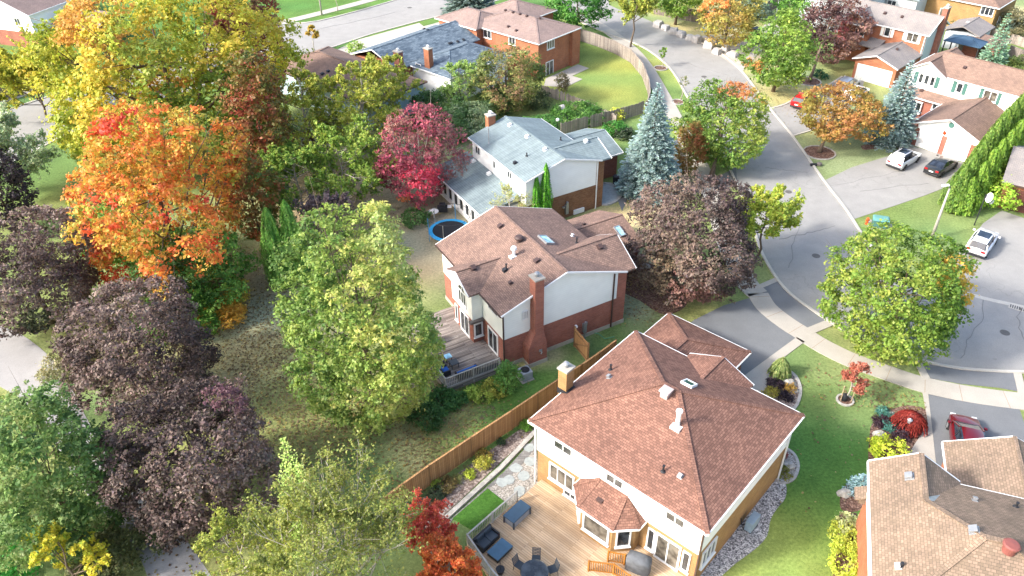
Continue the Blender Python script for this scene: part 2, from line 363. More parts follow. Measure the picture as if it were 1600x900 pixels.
# where the turf is lush, dry or bare: (photo px, radius m, colour, weight)
PATCH = [(1290, 720, 7, LUSH, 1), (1250, 860, 5, YELLOWG, .8), (1300, 800, 5, LUSH, 1.2), (1210, 880, 4, YELLOWG, 1), (1330, 640, 4, OLIVE, .8), (1400, 625, 3, YELLOWG, .7),
         (1270, 570, 2.5, GREEN, 1), (1380, 560, 4, OLIVE, 1.6), (1330, 540, 3, OLIVE, 1), (400, 440, 6, BROWN, 1.0), (380, 560, 4, YELLOWG, .8), (400, 520, 6, DRY, 1.3), (430, 480, 3, BROWN, 1), (360, 560, 4, DRY, 1),
         (450, 600, 5, OLIVE, 1.2), (430, 650, 3.5, OLIVE, 1), (470, 680, 4, OLIVE, .8), (560, 700, 4, OLIVE, .9), (640, 650, 4, BROWN, 1.0), (650, 620, 3, BROWN, .8), (560, 720, 3, GREEN, 1),
         (600, 735, 3, GREEN, 1.3), (480, 600, 4, YELLOWG, .5), (690, 700, 3, GREEN, .7), (690, 680, 2.5, OLIVE, 1), (760, 640, 4, LUSH, 1.5), (500, 640, 4, GREEN, .6), (370, 600, 3, DRY, .8), (400, 490, 4, DRY, 1), (720, 660, 2.5, GREEN, 1), (850, 600, 3, LUSH, 1), (640, 715, 1.2, DRY, 1.4), (860, 560, 2, DRY, 1.6), (880, 540, 1.5, DRY, 1),
         (930, 540, 2.5, GREEN, .8), (1020, 480, 3, OLIVE, 1.2), (980, 460, 2.5, DIRT, 1), (1000, 430, 3, DIRT, 1.6), (980, 340, 3, DRY, 1.2), (1010, 330, 2, DRY, 1),
         (1190, 435, 3, OLIVE, 1), (940, 110, 14, YELLOWG, 1.5), (900, 80, 6, GREEN, .9), (880, 170, 6, GREEN, 1.5), (850, 165, 4, OLIVE, .8), (1040, 140, 4, GREEN, 1.6), (1010, 90, 4, OLIVE, 1),
         (1230, 140, 8, DRY, 1.0), (1250, 150, 6, OLIVE, 1.3), (1200, 110, 4, OLIVE, 1), (1290, 115, 6, OLIVE, 1.1), (1290, 250, 5, OLIVE, 1.3), (1320, 240, 5, DRY, .7), (1370, 240, 3, OLIVE, 1), (1390, 210, 3, GREEN, 1),
         (1430, 330, 6, GREEN, 1), (1470, 330, 4, OLIVE, .9), (1400, 335, 3, GREEN, 1), (1480, 390, 3, OLIVE, .7), (470, 8, 40, LUSH, 1.3), (540, 30, 15, GREEN, 1), (440, 70, 10, GREEN, 1.2), (500, 90, 8, YELLOWG, .6),
         (720, 35, 9, GREEN, 1.4), (70, 280, 10, GREEN, 1.3), (30, 165, 10, GREEN, 1), (60, 330, 5, OLIVE, 1), (80, 560, 4, OLIVE, 1), (310, 850, 4, OLIVE, 1.2), (350, 860, 3, OLIVE, 1), (200, 880, 3, OLIVE, 1.2),
         (1090, 35, 7, DRY, 1.3), (1070, 30, 4, OLIVE, .8), (1150, 80, 5, DIRT, 1.4), (1170, 70, 4, DIRT, 1.2), (1440, 45, 10, GREEN, .8), (1510, 110, 6, OLIVE, 1), (1590, 90, 4, LUSH, 1.2), (1530, 20, 8, DRY, 1.2),
         (560, 150, 12, OLIVE, .8), (560, 280, 10, BROWN, .9), (720, 200, 8, OLIVE, 1), (300, 400, 8, OLIVE, .8), (660, 380, 5, BROWN, 1.2), (700, 330, 4, DIRT, 1.2), (540, 330, 6, BROWN, .8), (950, 240, 3, GREEN, 1.2)]
def turf_colour(X, Y):
    W = np.full(X.shape, .25); C = np.ones(X.shape+(3,))*np.array(OLIVE)*.5*.25+np.ones(X.shape+(3,))*np.array(GREEN)*.5*.25
    wx = X+(vnoise(X, Y, 3.5, 1)-.5)*4+(vnoise(X, Y, 1.1, 2)-.5)*1.5; wy = Y+(vnoise(X, Y, 3.5, 3)-.5)*4+(vnoise(X, Y, 1.1, 4)-.5)*1.5
    for px, py, r, c, k in PATCH:
        gx, gy, _ = G(px, py); d2 = ((wx-gx)**2+(wy-gy)**2)/(r*r); wgt = k*np.exp(-d2*1.3)
        W += wgt; C += wgt[..., None]*np.array(c)
    C /= W[..., None]
    n = vnoise(X, Y, 1.7, 7)*.5+vnoise(X, Y, .7, 8)*.5
    t = (vnoise(X, Y, 5, 9)-.5)*.5
    n2 = vnoise(X, Y, 2.6, 21); C = C*(0.72+.4*n+.16*n2)[..., None]; C[..., 0] *= 1+t; C[..., 1] *= 1+t*.3
    return C
def m_turf():
    N = NT('turf'); a = N.n("ShaderNodeVertexColor"); a.layer_name = "Col"; g = world_vec(N)
    f1 = N.noise(g, 5, 4, .7); f2 = N.noise(g, 26, 3, .7)
    c = N.mix(1, a.outputs[0], N.ramp(f1, [(.28, (.62, .66, .6)), (.72, (1.42, 1.34, 1.3))]), 'MULTIPLY')
    c = N.mix(1, c, N.ramp(f2, [(.25, (.6, .62, .6)), (.75, (1.45, 1.4, 1.4))]), 'MULTIPLY')
    N.bsdf(c, .95, normal=N.bump(f2, .7, .06), spec=.1); return N.m
M['turf'] = m_turf()
def m_lawn(name, c):
    N = NT(name); g = world_vec(N); f1 = N.noise(g, 4, 4, .7); f2 = N.noise(g, 26, 3, .7)
    k = N.mix(1, c, N.ramp(f1, [(.28, (.7, .72, .7)), (.72, (1.35, 1.28, 1.2))]), 'MULTIPLY'); k = N.mix(1, k, N.ramp(f2, [(.25, (.6,)*3), (.75, (1.4,)*3)]), 'MULTIPLY')
    N.bsdf(k, .95, normal=N.bump(f2, .7, .06), spec=.1); return N.m
M['lawn'] = m_lawn('lush_lawn', rgb('47702f'))
M['path'] = m_asphalt('pale_path_asphalt', rgb('9a9896'), False)
def grid_ground():
    xs = np.unique(np.concatenate([np.linspace(-3000, -110, 14), np.arange(-100, 102, .55), np.linspace(110, 3000, 14)]))
    ys = np.unique(np.concatenate([np.linspace(-3000, 0, 12), np.arange(14, 150, .55), np.linspace(160, 3000, 14)]))
    X, Y = np.meshgrid(xs, ys); nx, ny = len(xs), len(ys)
    co = np.zeros((ny*nx, 3), np.float32); co[:, 0] = X.ravel(); co[:, 1] = Y.ravel()
    C = turf_colour(X, Y).reshape(-1, 3)
    me = bpy.data.meshes.new('ground'); me.vertices.add(nx*ny); me.vertices.foreach_set('co', co.ravel())
    i = np.arange(ny-1)[:, None]*nx+np.arange(nx-1)[None]; q = np.stack([i, i+1, i+nx+1, i+nx], -1).reshape(-1, 4).astype(np.int32)
    me.loops.add(q.size); me.loops.foreach_set('vertex_index', q.ravel()); me.polygons.add(len(q)); me.polygons.foreach_set('loop_start', np.arange(0, q.size, 4, dtype=np.int32))
    at = me.color_attributes.new("Col", 'FLOAT_COLOR', 'POINT'); c = np.ones((len(co), 4), np.float32); c[:, :3] = C; at.data.foreach_set('color', c.ravel())
    me.materials.append(M['turf']); me.update(calc_edges=True)
    o = bpy.data.objects.new('ground', me); COL.objects.link(o); tag(o, kind='structure')
grid_ground()

def smooth_px(pts, k=3):
    """Catmull-Rom through photo points, returned on the ground plan"""
    P = [np.array(G2(*p)) for p in pts]; out = []
    for i in range(len(P)-1):
        p0 = P[max(i-1, 0)]; p1 = P[i]; p2 = P[i+1]; p3 = P[min(i+2, len(P)-1)]
        for j in range(k):
            t = j/k; out.append(.5*((2*p1)+(-p0+p2)*t+(2*p0-5*p1+4*p2-p3)*t*t+(-p0+3*p1-3*p2+p3)*t**3))
    out.append(P[-1]); return out
def sheet(name, px, mat, z, world=False, kind='structure', thick=None):
    pts = [tuple(p) for p in px] if world else [G2(*p) for p in px]
    mb = MB()
    if thick: mb.prism(pts, z-thick, z)
    else: mb.prism(pts, z-.05, z)
    return tag(mb.build(name, mat), kind=kind)
def strip(pts, wd, z0, z1, mb=None, side=0):
    """ribbon of width wd along plan points (side: 0 centred, 1 left, -1 right)"""
    mb = mb or MB(); pts = [np.array(p, float)[:2] for p in pts]; n = len(pts); L = []; R = []
    for i, p in enumerate(pts):
        d = pts[min(i+1, n-1)]-pts[max(i-1, 0)]; d /= np.linalg.norm(d)+1e-9; q = np.array([-d[1], d[0]])
        a = wd/2*(1+side) if side else wd/2; b = wd-a if side else wd/2
        L.append(p+q*a); R.append(p-q*b)
    vs = [(*p, z) for z in (z0, z1) for p in L+R]; m = 2*n; fs = []
    for i in range(n-1):
        fs += [(i, i+1, n+i+1, n+i), (m+i+1, m+i, m+n+i, m+n+i+1), (i+1, i, m+i, m+i+1), (n+i, n+i+1, m+n+i+1, m+n+i)]
    fs += [(0, n, m+n, m), (n-1, m+n-1, m+2*n-1, 2*n-1)]
    mb.add(vs, fs); return mb
def bed_outline(px, k=4):
    pts = smooth_px(list(px)+[px[0]], k); return [tuple(p) for p in pts[:-1]]

ROAD_W = [(860, -40), (880, 8), (905, 33), (935, 47), (966, 59), (1000, 72), (1028, 90), (1052, 114), (1076, 156), (1106, 205), (1138, 260), (1162, 315), (1178, 360), (1186, 385), (1196, 407), (1215, 438), (1237, 462), (1264, 482), (1300, 506), (1345, 532), (1390, 551), (1432, 562), (1462, 570), (1504, 577), (1560, 581), (1594, 582), (1700, 584)]
ROAD_E = [(960, -40), (950, 0), (965, 14), (1000, 26), (1050, 48), (1090, 64), (1125, 83), (1160, 113), (1203, 170), (1238, 213), (1285, 280), (1321, 327), (1347, 367), (1375, 402), (1410, 432), (1460, 452), (1500, 456), (1540, 467), (1600, 480), (1720, 505)]
wl = smooth_px(ROAD_W, 4); el = smooth_px(ROAD_E, 4)
sheet('street', [tuple(p) for p in wl]+[tuple(p) for p in el[::-1]], M['asphalt'], .02, world=True)
mbk = strip(wl, .22, -.05, .14); mbk.build('kerb', M['kerbc'])['kind'] = 'structure'
ke = smooth_px(ROAD_E[5:17], 4)
strip(ke, .22, -.05, .14).build('kerb', M['kerbc'])['kind'] = 'structure'
strip(smooth_px(ROAD_E[15:], 4), .45, -.03, .032).build('gutter', M['kerbc'])['kind'] = 'structure'
# court beyond the gutter and the drives that open on it
sheet('court', [(1498, 396), (1520, 370), (1536, 349), (1565, 329), (1600, 341), (1760, 395), (1720, 505), (1600, 480), (1540, 467), (1500, 455), (1470, 452), (1490, 425)], M['asphalt'], .012)
# far street on the left, running behind the houses
FN = [(-260, 268), (0, 176), (200, 112), (330, 70), (420, 41), (478, 36), (520, 28), (620, 0), (760, -45)]
FS = [(-260, 330), (0, 262), (97, 213), (260, 155), (400, 108), (440, 96), (522, 73), (578, 54), (655, 33), (700, 22), (770, 3), (850, -20)]
sheet('far_street', FN+FS[::-1], M['asphalt'], .02)
strip(smooth_px(FN, 2), .25, -.05, .13).build('kerb', M['kerbc'])['kind'] = 'structure'
strip(smooth_px(FS, 2), .25, -.05, .08).build('kerb', M['kerbc'])['kind'] = 'structure'
def walk(px, wd, name='sidewalk', mat=None, z=.06, k=4):
    p = smooth_px(px, k); strip(p, wd, -.05, z).build(name, mat or M['concrete'])['kind'] = 'structure'; return p
walk([(360, 132), (442, 110), (534, 83), (600, 63), (690, 38), (760, 20)], 2.0)
walk([(300, 80), (420, 41), (480, 26), (576, 1), (680, -30)], 1.9)
walk([(-200, 214), (0, 158), (42, 145), (120, 122)], 1.8)
walk([(925, 33), (955, 52), (985, 76), (1004, 97), (1020, 122), (1040, 158), (1060, 195), (1080, 232), (1098, 270), (1120, 330), (1140, 390), (1165, 440), (1184, 460)], 1.9)
SW = [(1184, 459), (1197, 480), (1225, 503), (1253, 521), (1285, 541), (1330, 563), (1380, 581), (1430, 598), (1475, 609), (1530, 619), (1600, 628), (1720, 640)]
walk(SW, 1.75, z=.06)
# expansion joints scored across the pale walk
mj = MB(); sp = smooth_px(SW, 6)
for i in range(2, len(sp)-1, 7):
    d = sp[i+1]-sp[i]; d /= np.linalg.norm(d); mj.obox(sp[i], (-d[1], d[0]), 1.75, .02, .055, .064)
mj.build('sidewalk_joint', M['post'])['kind'] = 'structure'
# aprons and drives
sheet('driveway', [(1188, 449), (1213, 437), (1237, 461), (1264, 481), (1290, 502), (1262, 516), (1225, 494), (1200, 470)], M['asphalt_dark'], .045)
strip(smooth_px([(1186, 449), (1214, 437)]), .5, -.05, .07).build('driveway_edge', M['concrete'])['kind'] = 'structure'
strip(smooth_px([(1262, 519), (1296, 505)]), .75, -.05, .07).build('driveway_edge', M['concrete'])['kind'] = 'structure'
sheet('driveway', [(1172, 466), (1130, 478), (1085, 500), (1060, 520), (1110, 560), (1140, 612), (1159, 591), (1244, 529), (1210, 505)], M['asphalt_dark'], .04)
strip(smooth_px([(1251, 531), (1205, 565), (1166, 594), (1130, 620), (1105, 640)]), .72, -.05, .06).build('driveway_edge', M['concrete'])['kind'] = 'structure'
sheet('front_walk', [(1200, 572), (1175, 588), (1130, 622), (1140, 640), (1175, 640), (1196, 612), (1197, 596)], M['concrete'], .05)
sheet('driveway', [(1436, 566), (1462, 572), (1504, 579), (1586, 583), (1592, 612), (1560, 606), (1501, 600), (1446, 590)], M['asphalt_dark'], .045)
strip(smooth_px([(1432, 563), (1448, 594)]), .55, -.05, .07).build('driveway_edge', M['concrete'])['kind'] = 'structure'
strip(smooth_px([(1589, 582), (1597, 616)]), .55, -.05, .07).build('driveway_edge', M['concrete'])['kind'] = 'structure'
sheet('driveway', [(1449, 616), (1495, 626), (1592, 638), (1625, 735), (1640, 800), (1500, 800), (1463, 733)], M['asphalt_dark'], .04)
sheet('front_walk', [(1441, 612), (1450, 616), (1464, 740), (1480, 790), (1440, 790), (1405, 760), (1412, 722), (1430, 693), (1450, 664), (1446, 640)], M['concrete'], .05)
sheet('driveway', [(1287, 283), (1330, 262), (1385, 245), (1428, 229), (1465, 240), (1500, 253), (1530, 262), (1490, 288), (1447, 305), (1400, 321), (1366, 332), (1333, 343), (1321, 327), (1303, 305)], M['asphalt'], .03)
sheet('front_walk', [(1395, 228), (1412, 219), (1440, 196), (1456, 202), (1430, 228), (1412, 235)], M['concrete'], .05)
sheet('driveway', [(1203, 170), (1245, 154), (1282, 140), (1318, 120), (1350, 127), (1345, 150), (1320, 175), (1285, 195), (1238, 213)], M['asphalt'], .03)
strip(smooth_px([(1203, 170), (1225, 164), (1245, 154), (1282, 140), (1316, 120)]), .25, -.05, .1).build('kerb', M['kerbc'])['kind'] = 'structure'
strip(smooth_px([(1238, 213), (1270, 203), (1300, 190)]), .2, -.05, .1).build('kerb', M['kerbc'])['kind'] = 'structure'
sheet('driveway', [(1120, 84), (1138, 76), (1165, 62), (1200, 35), (1230, 45), (1200, 70), (1178, 92), (1160, 112)], M['concrete'], .03)
sheet('driveway', [(984, 262), (1012, 252), (1040, 262), (1062, 200), (1090, 215), (1078, 262), (1020, 285), (985, 300), (972, 330), (960, 300)], M['asphalt_dark'], .035)
sheet('driveway', [(1122, 276), (1150, 262), (1152, 290), (1112, 300), (1080, 300), (1080, 285)], M['asphalt_dark'], .035)
sheet('driveway', [(522, 80), (560, 62), (655, 36), (668, 46), (640, 66), (600, 86), (560, 102)], M['concrete'], .035)
sheet('driveway', [(736, 36), (800, 12), (820, 22), (800, 40)], M['concrete'], .035)
# patio of the far brick house, and the flagged terrace by the blue-grey roof
sheet('patio', [(853, 123), (903, 101), (920, 107), (894, 119), (910, 124), (883, 137), (850, 134)], M['concrete'], .05)
# park path on the left
PR = [(-90, 480), (0, 509), (46, 531), (96, 579), (150, 680), (215, 760), (283, 833), (345, 925), (380, 1000)]
PL = [(-140, 560), (0, 604), (60, 655), (120, 752), (170, 810), (213, 860), (240, 930), (260, 1000)]
sheet('park_path', [tuple(p) for p in smooth_px(PR)]+[tuple(p) for p in smooth_px(PL)[::-1]], M['path'], .02, world=True)
# planted beds, gravel and stone edging round the nearest house
def bed(name, px, mat, z=.03, edge=None, k=4, em='stone'):
    o = bed_outline(px, k); sheet(name, o, mat, z, world=True)
    if edge: strip(o+[o[0]], edge, -.02, z+.05).build('bed_edging', M[em])['kind'] = 'structure'
bed('gravel_border', [(1216, 742), (1228, 758), (1227, 778), (1214, 795), (1204, 812), (1198, 838), (1180, 858), (1150, 880), (1120, 905), (1085, 915), (1110, 870), (1160, 800), (1196, 758)], M['gravel'], .04)
bed('garden_bed', [(1226, 700), (1240, 710), (1247, 728), (1240, 748), (1222, 755), (1208, 745), (1214, 715)], M['gravel_fine'], .035, .2)
bed('garden_bed', [(1203, 580), (1220, 577), (1240, 585), (1250, 605), (1248, 625), (1238, 640), (1215, 640), (1195, 612)], M['mulch_pale'], .035, .22)
bed('garden_bed', [(1360, 668), (1372, 652), (1392, 640), (1420, 634), (1445, 640), (1452, 662), (1432, 691), (1412, 722), (1360, 735)], M['mulch'], .035)
bed('garden_bed', [(1313, 770), (1322, 758), (1340, 752), (1356, 760), (1350, 790), (1335, 800), (1314, 795)], M['mulch'], .035)
bed('garden_bed', [(1312, 800), (1338, 802), (1336, 910), (1300, 915)], M['mulch'], .03, k=1)
bed('garden_bed', [(645, 790), (800, 680), (880, 622), (884, 640), (838, 672), (800, 706), (700, 800), (650, 850)], M['mulch_pale'], .03, k=1)
strip([G2(660, 842), G2(702, 806), G2(783, 732), G2(836, 676)], .3, -.05, .16).build('bed_edging', M['stone'])['kind'] = 'structure'
sheet('paver_walk', [(668, 850), (706, 810), (787, 738), (836, 684), (845, 692), (800, 742), (762, 764), (707, 812), (680, 855)], M['pavers'], .04)
sheet('gravel_yard', [(762, 764), (800, 732), (838, 690), (842, 772), (795, 790)], M['gravel_fine'], .03)
sheet('turf_square', [(762, 764), (793, 788), (743, 832), (707, 811)], M['lawn'], .06)
for px in [(795, 750), (818, 744), (829, 722), (812, 768), (785, 754), (806, 732), (826, 700)]:
    x, y = G2(*px); r = random.Random(px[0]); mb = MB()
    mb.prism([(x+.42*r.uniform(.8, 1.1)*math.cos(a), y+.42*r.uniform(.8, 1.1)*math.sin(a)) for a in np.linspace(0, 5.5, 8)], 0, .055)
    mb.v = [(a_, b_, c_ if c_ < .02 else .045+.0012*(px[0] % 17)) for a_, b_, c_ in mb.v]; mb.build('flagstone', M['flag'])['kind'] = 'structure'
bed('garden_bed', [(962, 425), (990, 405), (1040, 425), (1075, 470), (1040, 492), (1000, 470), (968, 452)], M['mulch'], .025)
bed('garden_bed', [(1396, 215), (1420, 200), (1415, 170), (1432, 168), (1450, 192), (1425, 208), (1408, 218)], M['mulch'], .03)
bed('garden_bed', [(1345, 228), (1372, 222), (1412, 218), (1408, 226), (1372, 232), (1350, 234)], M['mulch'], .03)
# stone rings at the feet of street trees
for px, r_ in (((1280, 239), 1.7), ((1264, 128), 1.5), ((1320, 626), .55), ((1032, 107), .9), ((1059, 160), .8), ((1166, 290), 0)):
    if not r_: continue
    x, y = G2(*px); ring = [(x+r_*math.cos(a), y+r_*math.sin(a)) for a in np.linspace(0, 2*math.pi, 15)[:-1]]
    sheet('tree_ring', ring, M['mulch'], .03, world=True); strip(ring+[ring[0]], .13, -.02, .12).build('ring_edging', M['stone'])['kind'] = 'structure'

# ---------------------------------------------------------------- fallen leaves
def scatter_leaves():
    r = np.random.default_rng(5); V = []; C = []
    pal = np.array([rgb(h) for h in ('a08c68', '8f7656', 'a89a66', '7a6048', '98866c', 'b09a58')])
    for px, py, R, n in [(400, 450, 9, 2400), (390, 530, 7, 2000), (470, 620, 7, 1300), (600, 680, 7, 1600), (690, 650, 5, 900), (1400, 628, 2, 170), (1350, 615, 2, 130), (1300, 600, 2.5, 60), (440, 590, 5, 1000),
                         (1000, 460, 5, 700), (320, 870, 4, 300), (1240, 160, 7, 300), (560, 300, 9, 900), (760, 620, 5, 250), (480, 680, 5, 900), (1000, 440, 2, 220), (1290, 700, 7, 120)]:
        cx, cy, _ = G(px, py); a = r.random(n)*2*np.pi; q = R*np.sqrt(r.random(n))*(.6+.5*r.random(n))
        c = np.stack([cx+q*np.cos(a), cy+q*np.sin(a), np.full(n, .07)], 1); s = r.uniform(.05, .10, n)[:, None]; th = r.random(n)*6.28
        u = np.stack([np.cos(th), np.sin(th), r.normal(0, .2, n)], 1)*s; v = np.stack([-np.sin(th), np.cos(th), r.normal(0, .2, n)], 1)*s
        V.append(np.stack([c-u, c-v*.8, c+u, c+v*.8], 1)); C.append(pal[r.integers(0, 6, n)]*r.uniform(.6, 1.1, (n, 1)))
    tag(quads_object('fallen_leaves', np.concatenate(V), np.concatenate(C), M['leaf']), kind='stuff', label='dry tan and yellow leaves scattered over the grass', cat='fallen leaves')
scatter_leaves()

# ================================================================ TREES
def unit(a): return a/(np.linalg.norm(a, axis=-1, keepdims=True)+1e-9)
def leaf_quads(r, P, Nn, size, asp=1.25):
    """quads at P facing Nn"""
    n = len(P); rnd = unit(r.normal(size=(n, 3))); t = unit(np.cross(Nn, rnd)); b = np.cross(Nn, t)
    s = (size*r.uniform(.55, 1.5, n))[:, None]*.5
    return np.stack([P-t*s*asp, P-b*s*.8+Nn*s*.25, P+t*s*asp, P+b*s*.8+Nn*s*.25], 1)
def pal_pick(r, pal, t, jit=.12):
    pal = np.array([rgb(h) if isinstance(h, str) else h for h in pal]); k = len(pal)-1
    x = np.clip(t, 0, .9999)*k; i = x.astype(int); f = (x-i)[:, None]
    c = pal[i]*(1-f)+pal[i+1]*f; c = c*.9+c.mean(1, keepdims=True)*.1; c = c*1.45
    return c*(1+r.normal(0, jit, (len(t), 1)))*(1+r.normal(0, .05, (len(t), 3)))
PROFILE = {'round': lambda t: np.sqrt(np.clip(1-(2*t-1)**2, 0, 1))**.9,
           'dome': lambda t: np.where(t < .35, .72+.28*np.sin(t/.35*np.pi/2), np.sqrt(np.clip(1-((t-.35)/.65)**2, 0, 1))),
           'egg': lambda t: np.sin(np.pi*np.clip(t, 0, 1)**.75)**.7,
           'oval': lambda t: np.sqrt(np.clip(1-(2*t-1)**2, 0, 1))**.6,
           'cone': lambda t: np.clip((1-t)*1.25, 0, 1)**.75*np.clip(t*8+.4, 0, 1),
           'column': lambda t: np.clip((1-t)*1.6, 0, 1)**.55*np.clip(t*5+.6, 0, 1)}
def crown_mesh(seed, R, z0, z1, prof='round', leaf=.2, cover=2.3, pal=('4d6b2a', '7d9a3c'), nclump=None, clump=.24, irr=.15, gap=.08, patches=(), sq=.75, updir=.5, hole=0, Ry=None, jit=.11, cscale=.6):
    r = np.random.default_rng(seed); Ry = Ry or R; f = PROFILE[prof]; Hh = z1-z0
    K = nclump or int(min(900, max(40, 58*(Hh/R)*1.6/(clump/.24)**2)))
    # clump centres: rejection on profile, mostly near the shell
    t = r.random(K*6); t = t[r.random(K*6) < f(t)*.9+.1][:K]; K = len(t)
    az = r.random(K)*2*np.pi; d = np.where(r.random(K) < .74, r.uniform(.84, 1.0, K), r.uniform(.25, .8, K))
    ph = r.random(8)*6.28
    lob = 1+irr*(np.sin(3*az+ph[0]+4*t)+.8*np.sin(5*az+ph[1]-7*t)+.7*np.sin(2*az+ph[2])+.6*np.sin(9*t+ph[3]+2*az))
    rr = f(t)*d*lob*(1-clump*.35)
    P = np.stack([R*rr*np.cos(az), Ry*rr*np.sin(az), z0+Hh*(clump*.35+(1-clump*.6)*t)], 1)
    keep = (np.sin(P[:, 0]*1.3+ph[4])+np.sin(P[:, 1]*1.3+ph[5])+np.sin(P[:, 2]*1.5+ph[6])) > -3+gap*6*(r.random(K)*.6+.4)
    P = P[keep]; t = t[keep]; K = len(P)
    cr = clump*R*r.uniform(.7, 1.25, K)*(.65+.35*f(t))
    area = 4*math.pi*((R+Ry)/2)*max(R, Hh/2)*.8
    n = int(cover*area/(leaf*leaf*.8)); n = min(n, 75000)
    w_ = cr**2; ns_ = max(1, n//7); sidx = r.choice(K, ns_, p=w_/w_.sum()); sp = r.integers(0, ns_, n); idx = sidx[sp]
    ctr = np.array([0, 0, z0+Hh*.42]); out = unit((P-ctr)*np.array([1, 1, .6]))
    dd = unit(r.normal(size=(ns_, 3))+out[sidx]*.9+np.array([0, 0, .45]))
    qs = P[sidx]+dd*(cr[sidx]*(.35+.65*r.random(ns_)**.45))[:, None]*np.array([1.12, 1.12, sq]); ssz = r.uniform(.5, 1.5, ns_)
    q = qs[sp]+r.normal(size=(n, 3))*np.array([1, 1, .55])*(leaf*.85*ssz[sp])[:, None]
    nn = unit((dd*.55+r.normal(size=(ns_, 3))*.4)[sp]+np.array([0, 0, updir])+r.normal(size=(n, 3))*.4)
    V = leaf_quads(r, q, nn, leaf)
    cn = .5+.28*np.sin(P[:, 0]*cscale+ph[7])+.22*np.sin(P[:, 1]*cscale*1.3+ph[0])*np.sin(P[:, 2]*cscale+ph[1])+r.normal(0, .16, K)
    C = pal_pick(r, pal, cn[idx]+r.normal(0, .13, ns_)[sp], jit*.7)*(1+r.normal(0, .10, ns_))[sp][:, None]
    for (ox, oy, oz, pr, pp) in patches:      # branches that have turned another colour
        dist = np.linalg.norm((P-np.array([ox*R, oy*Ry, z0+oz*Hh]))/(pr*R), axis=1)+r.normal(0, .12, K)
        m = (dist < 1)[idx]
        C[m] = pal_pick(r, pp, r.random(m.sum()), jit)
    return V, np.clip(C, .003, .9), P
def trunk_mesh(seed, P, z0, z1, r0, lean=(0, 0), limbs=9, mb=None, sub=3):
    """tapered trunk with limbs that reach into the crown"""
    r = np.random.default_rng(seed+99); mb = mb or MB(); zt = z0+(z1-z0)*.78
    pts = [np.array([lean[0]*t+r.normal(0, .05)*(t > 0), lean[1]*t+r.normal(0, .05)*(t > 0), zt*t]) for t in np.linspace(0, 1, 7)]
    rr = [r0*1.45]+[r0*(1-.85*t) for t in np.linspace(0, 1, 7)][1:]
    mb.tube(pts, rr, 8)
    if len(P) == 0: return mb
    for i in range(limbs):
        h = r.uniform(.22, .8); k = min(int(h*6), 5); a = pts[k]*(1-(h*6-k))+pts[k+1]*(h*6-k)
        cand = P[r.integers(0, len(P), 6)]; tgt = cand[np.argmax(cand[:, 2]*.4+np.linalg.norm(cand[:, :2], axis=1))]
        if tgt[2] < a[2]: tgt = tgt*np.array([1, 1, 0])+np.array([0, 0, a[2]+.5])
        mid = (a+tgt)/2+np.array([0, 0, .12*np.linalg.norm(tgt-a)*-1])+r.normal(0, .15, 3); q = rr[k]*.5
        mb.tube([a, mid, tgt], [q, q*.6, q*.15], 5)
        for j in range(sub):
            s = r.uniform(.35, .9); b = mid*(1-s)+tgt*s; e = b+(tgt-mid)*r.uniform(.3, .6)+r.normal(0, .18, 3)*np.linalg.norm(tgt-mid)
            mb.tube([b, e], [q*.35, q*.08], 4)
    return mb
NT_ = [0]
def deciduous(name, label, px, hw, zc, hz, cat='tree', group=None, prof='round', pal=None, leaf=.2, bark='bark', r0=None, base=None, lmat='leaf', limbs=10, hy=None, crownname='crown', **k):
    """px: photo position of the crown centre, hw: half width in photo px, zc: height of crown centre (m), hz: half height of crown (m)"""
    NT_[0] += 1; seed = NT_[0]*17+3
    x, y = G2(px[0], px[1], zc); R = .92*hw/pxm(px[0], px[1], zc)
    bx, by = (x, y) if base is None else G2(*base)
    t = thing(name, label, cat, (bx, by, 0), 0, group)
    ox, oy = x-bx, y-by
    V, C, P = crown_mesh(seed, R, zc-hz, zc+hz, prof, leaf, pal=pal, Ry=(hy*R if hy else None), **k)
    V[..., 0] += ox; V[..., 1] += oy; P = P+np.array([ox, oy, 0])
    quads_object(crownname, V, C, M[lmat], t)
    trunk_mesh(seed, P, zc-hz, zc+hz, r0 or max(.06, R*.05), (ox*.8, oy*.8), limbs).build('trunk', M[bark], t, smooth=True)
    return t
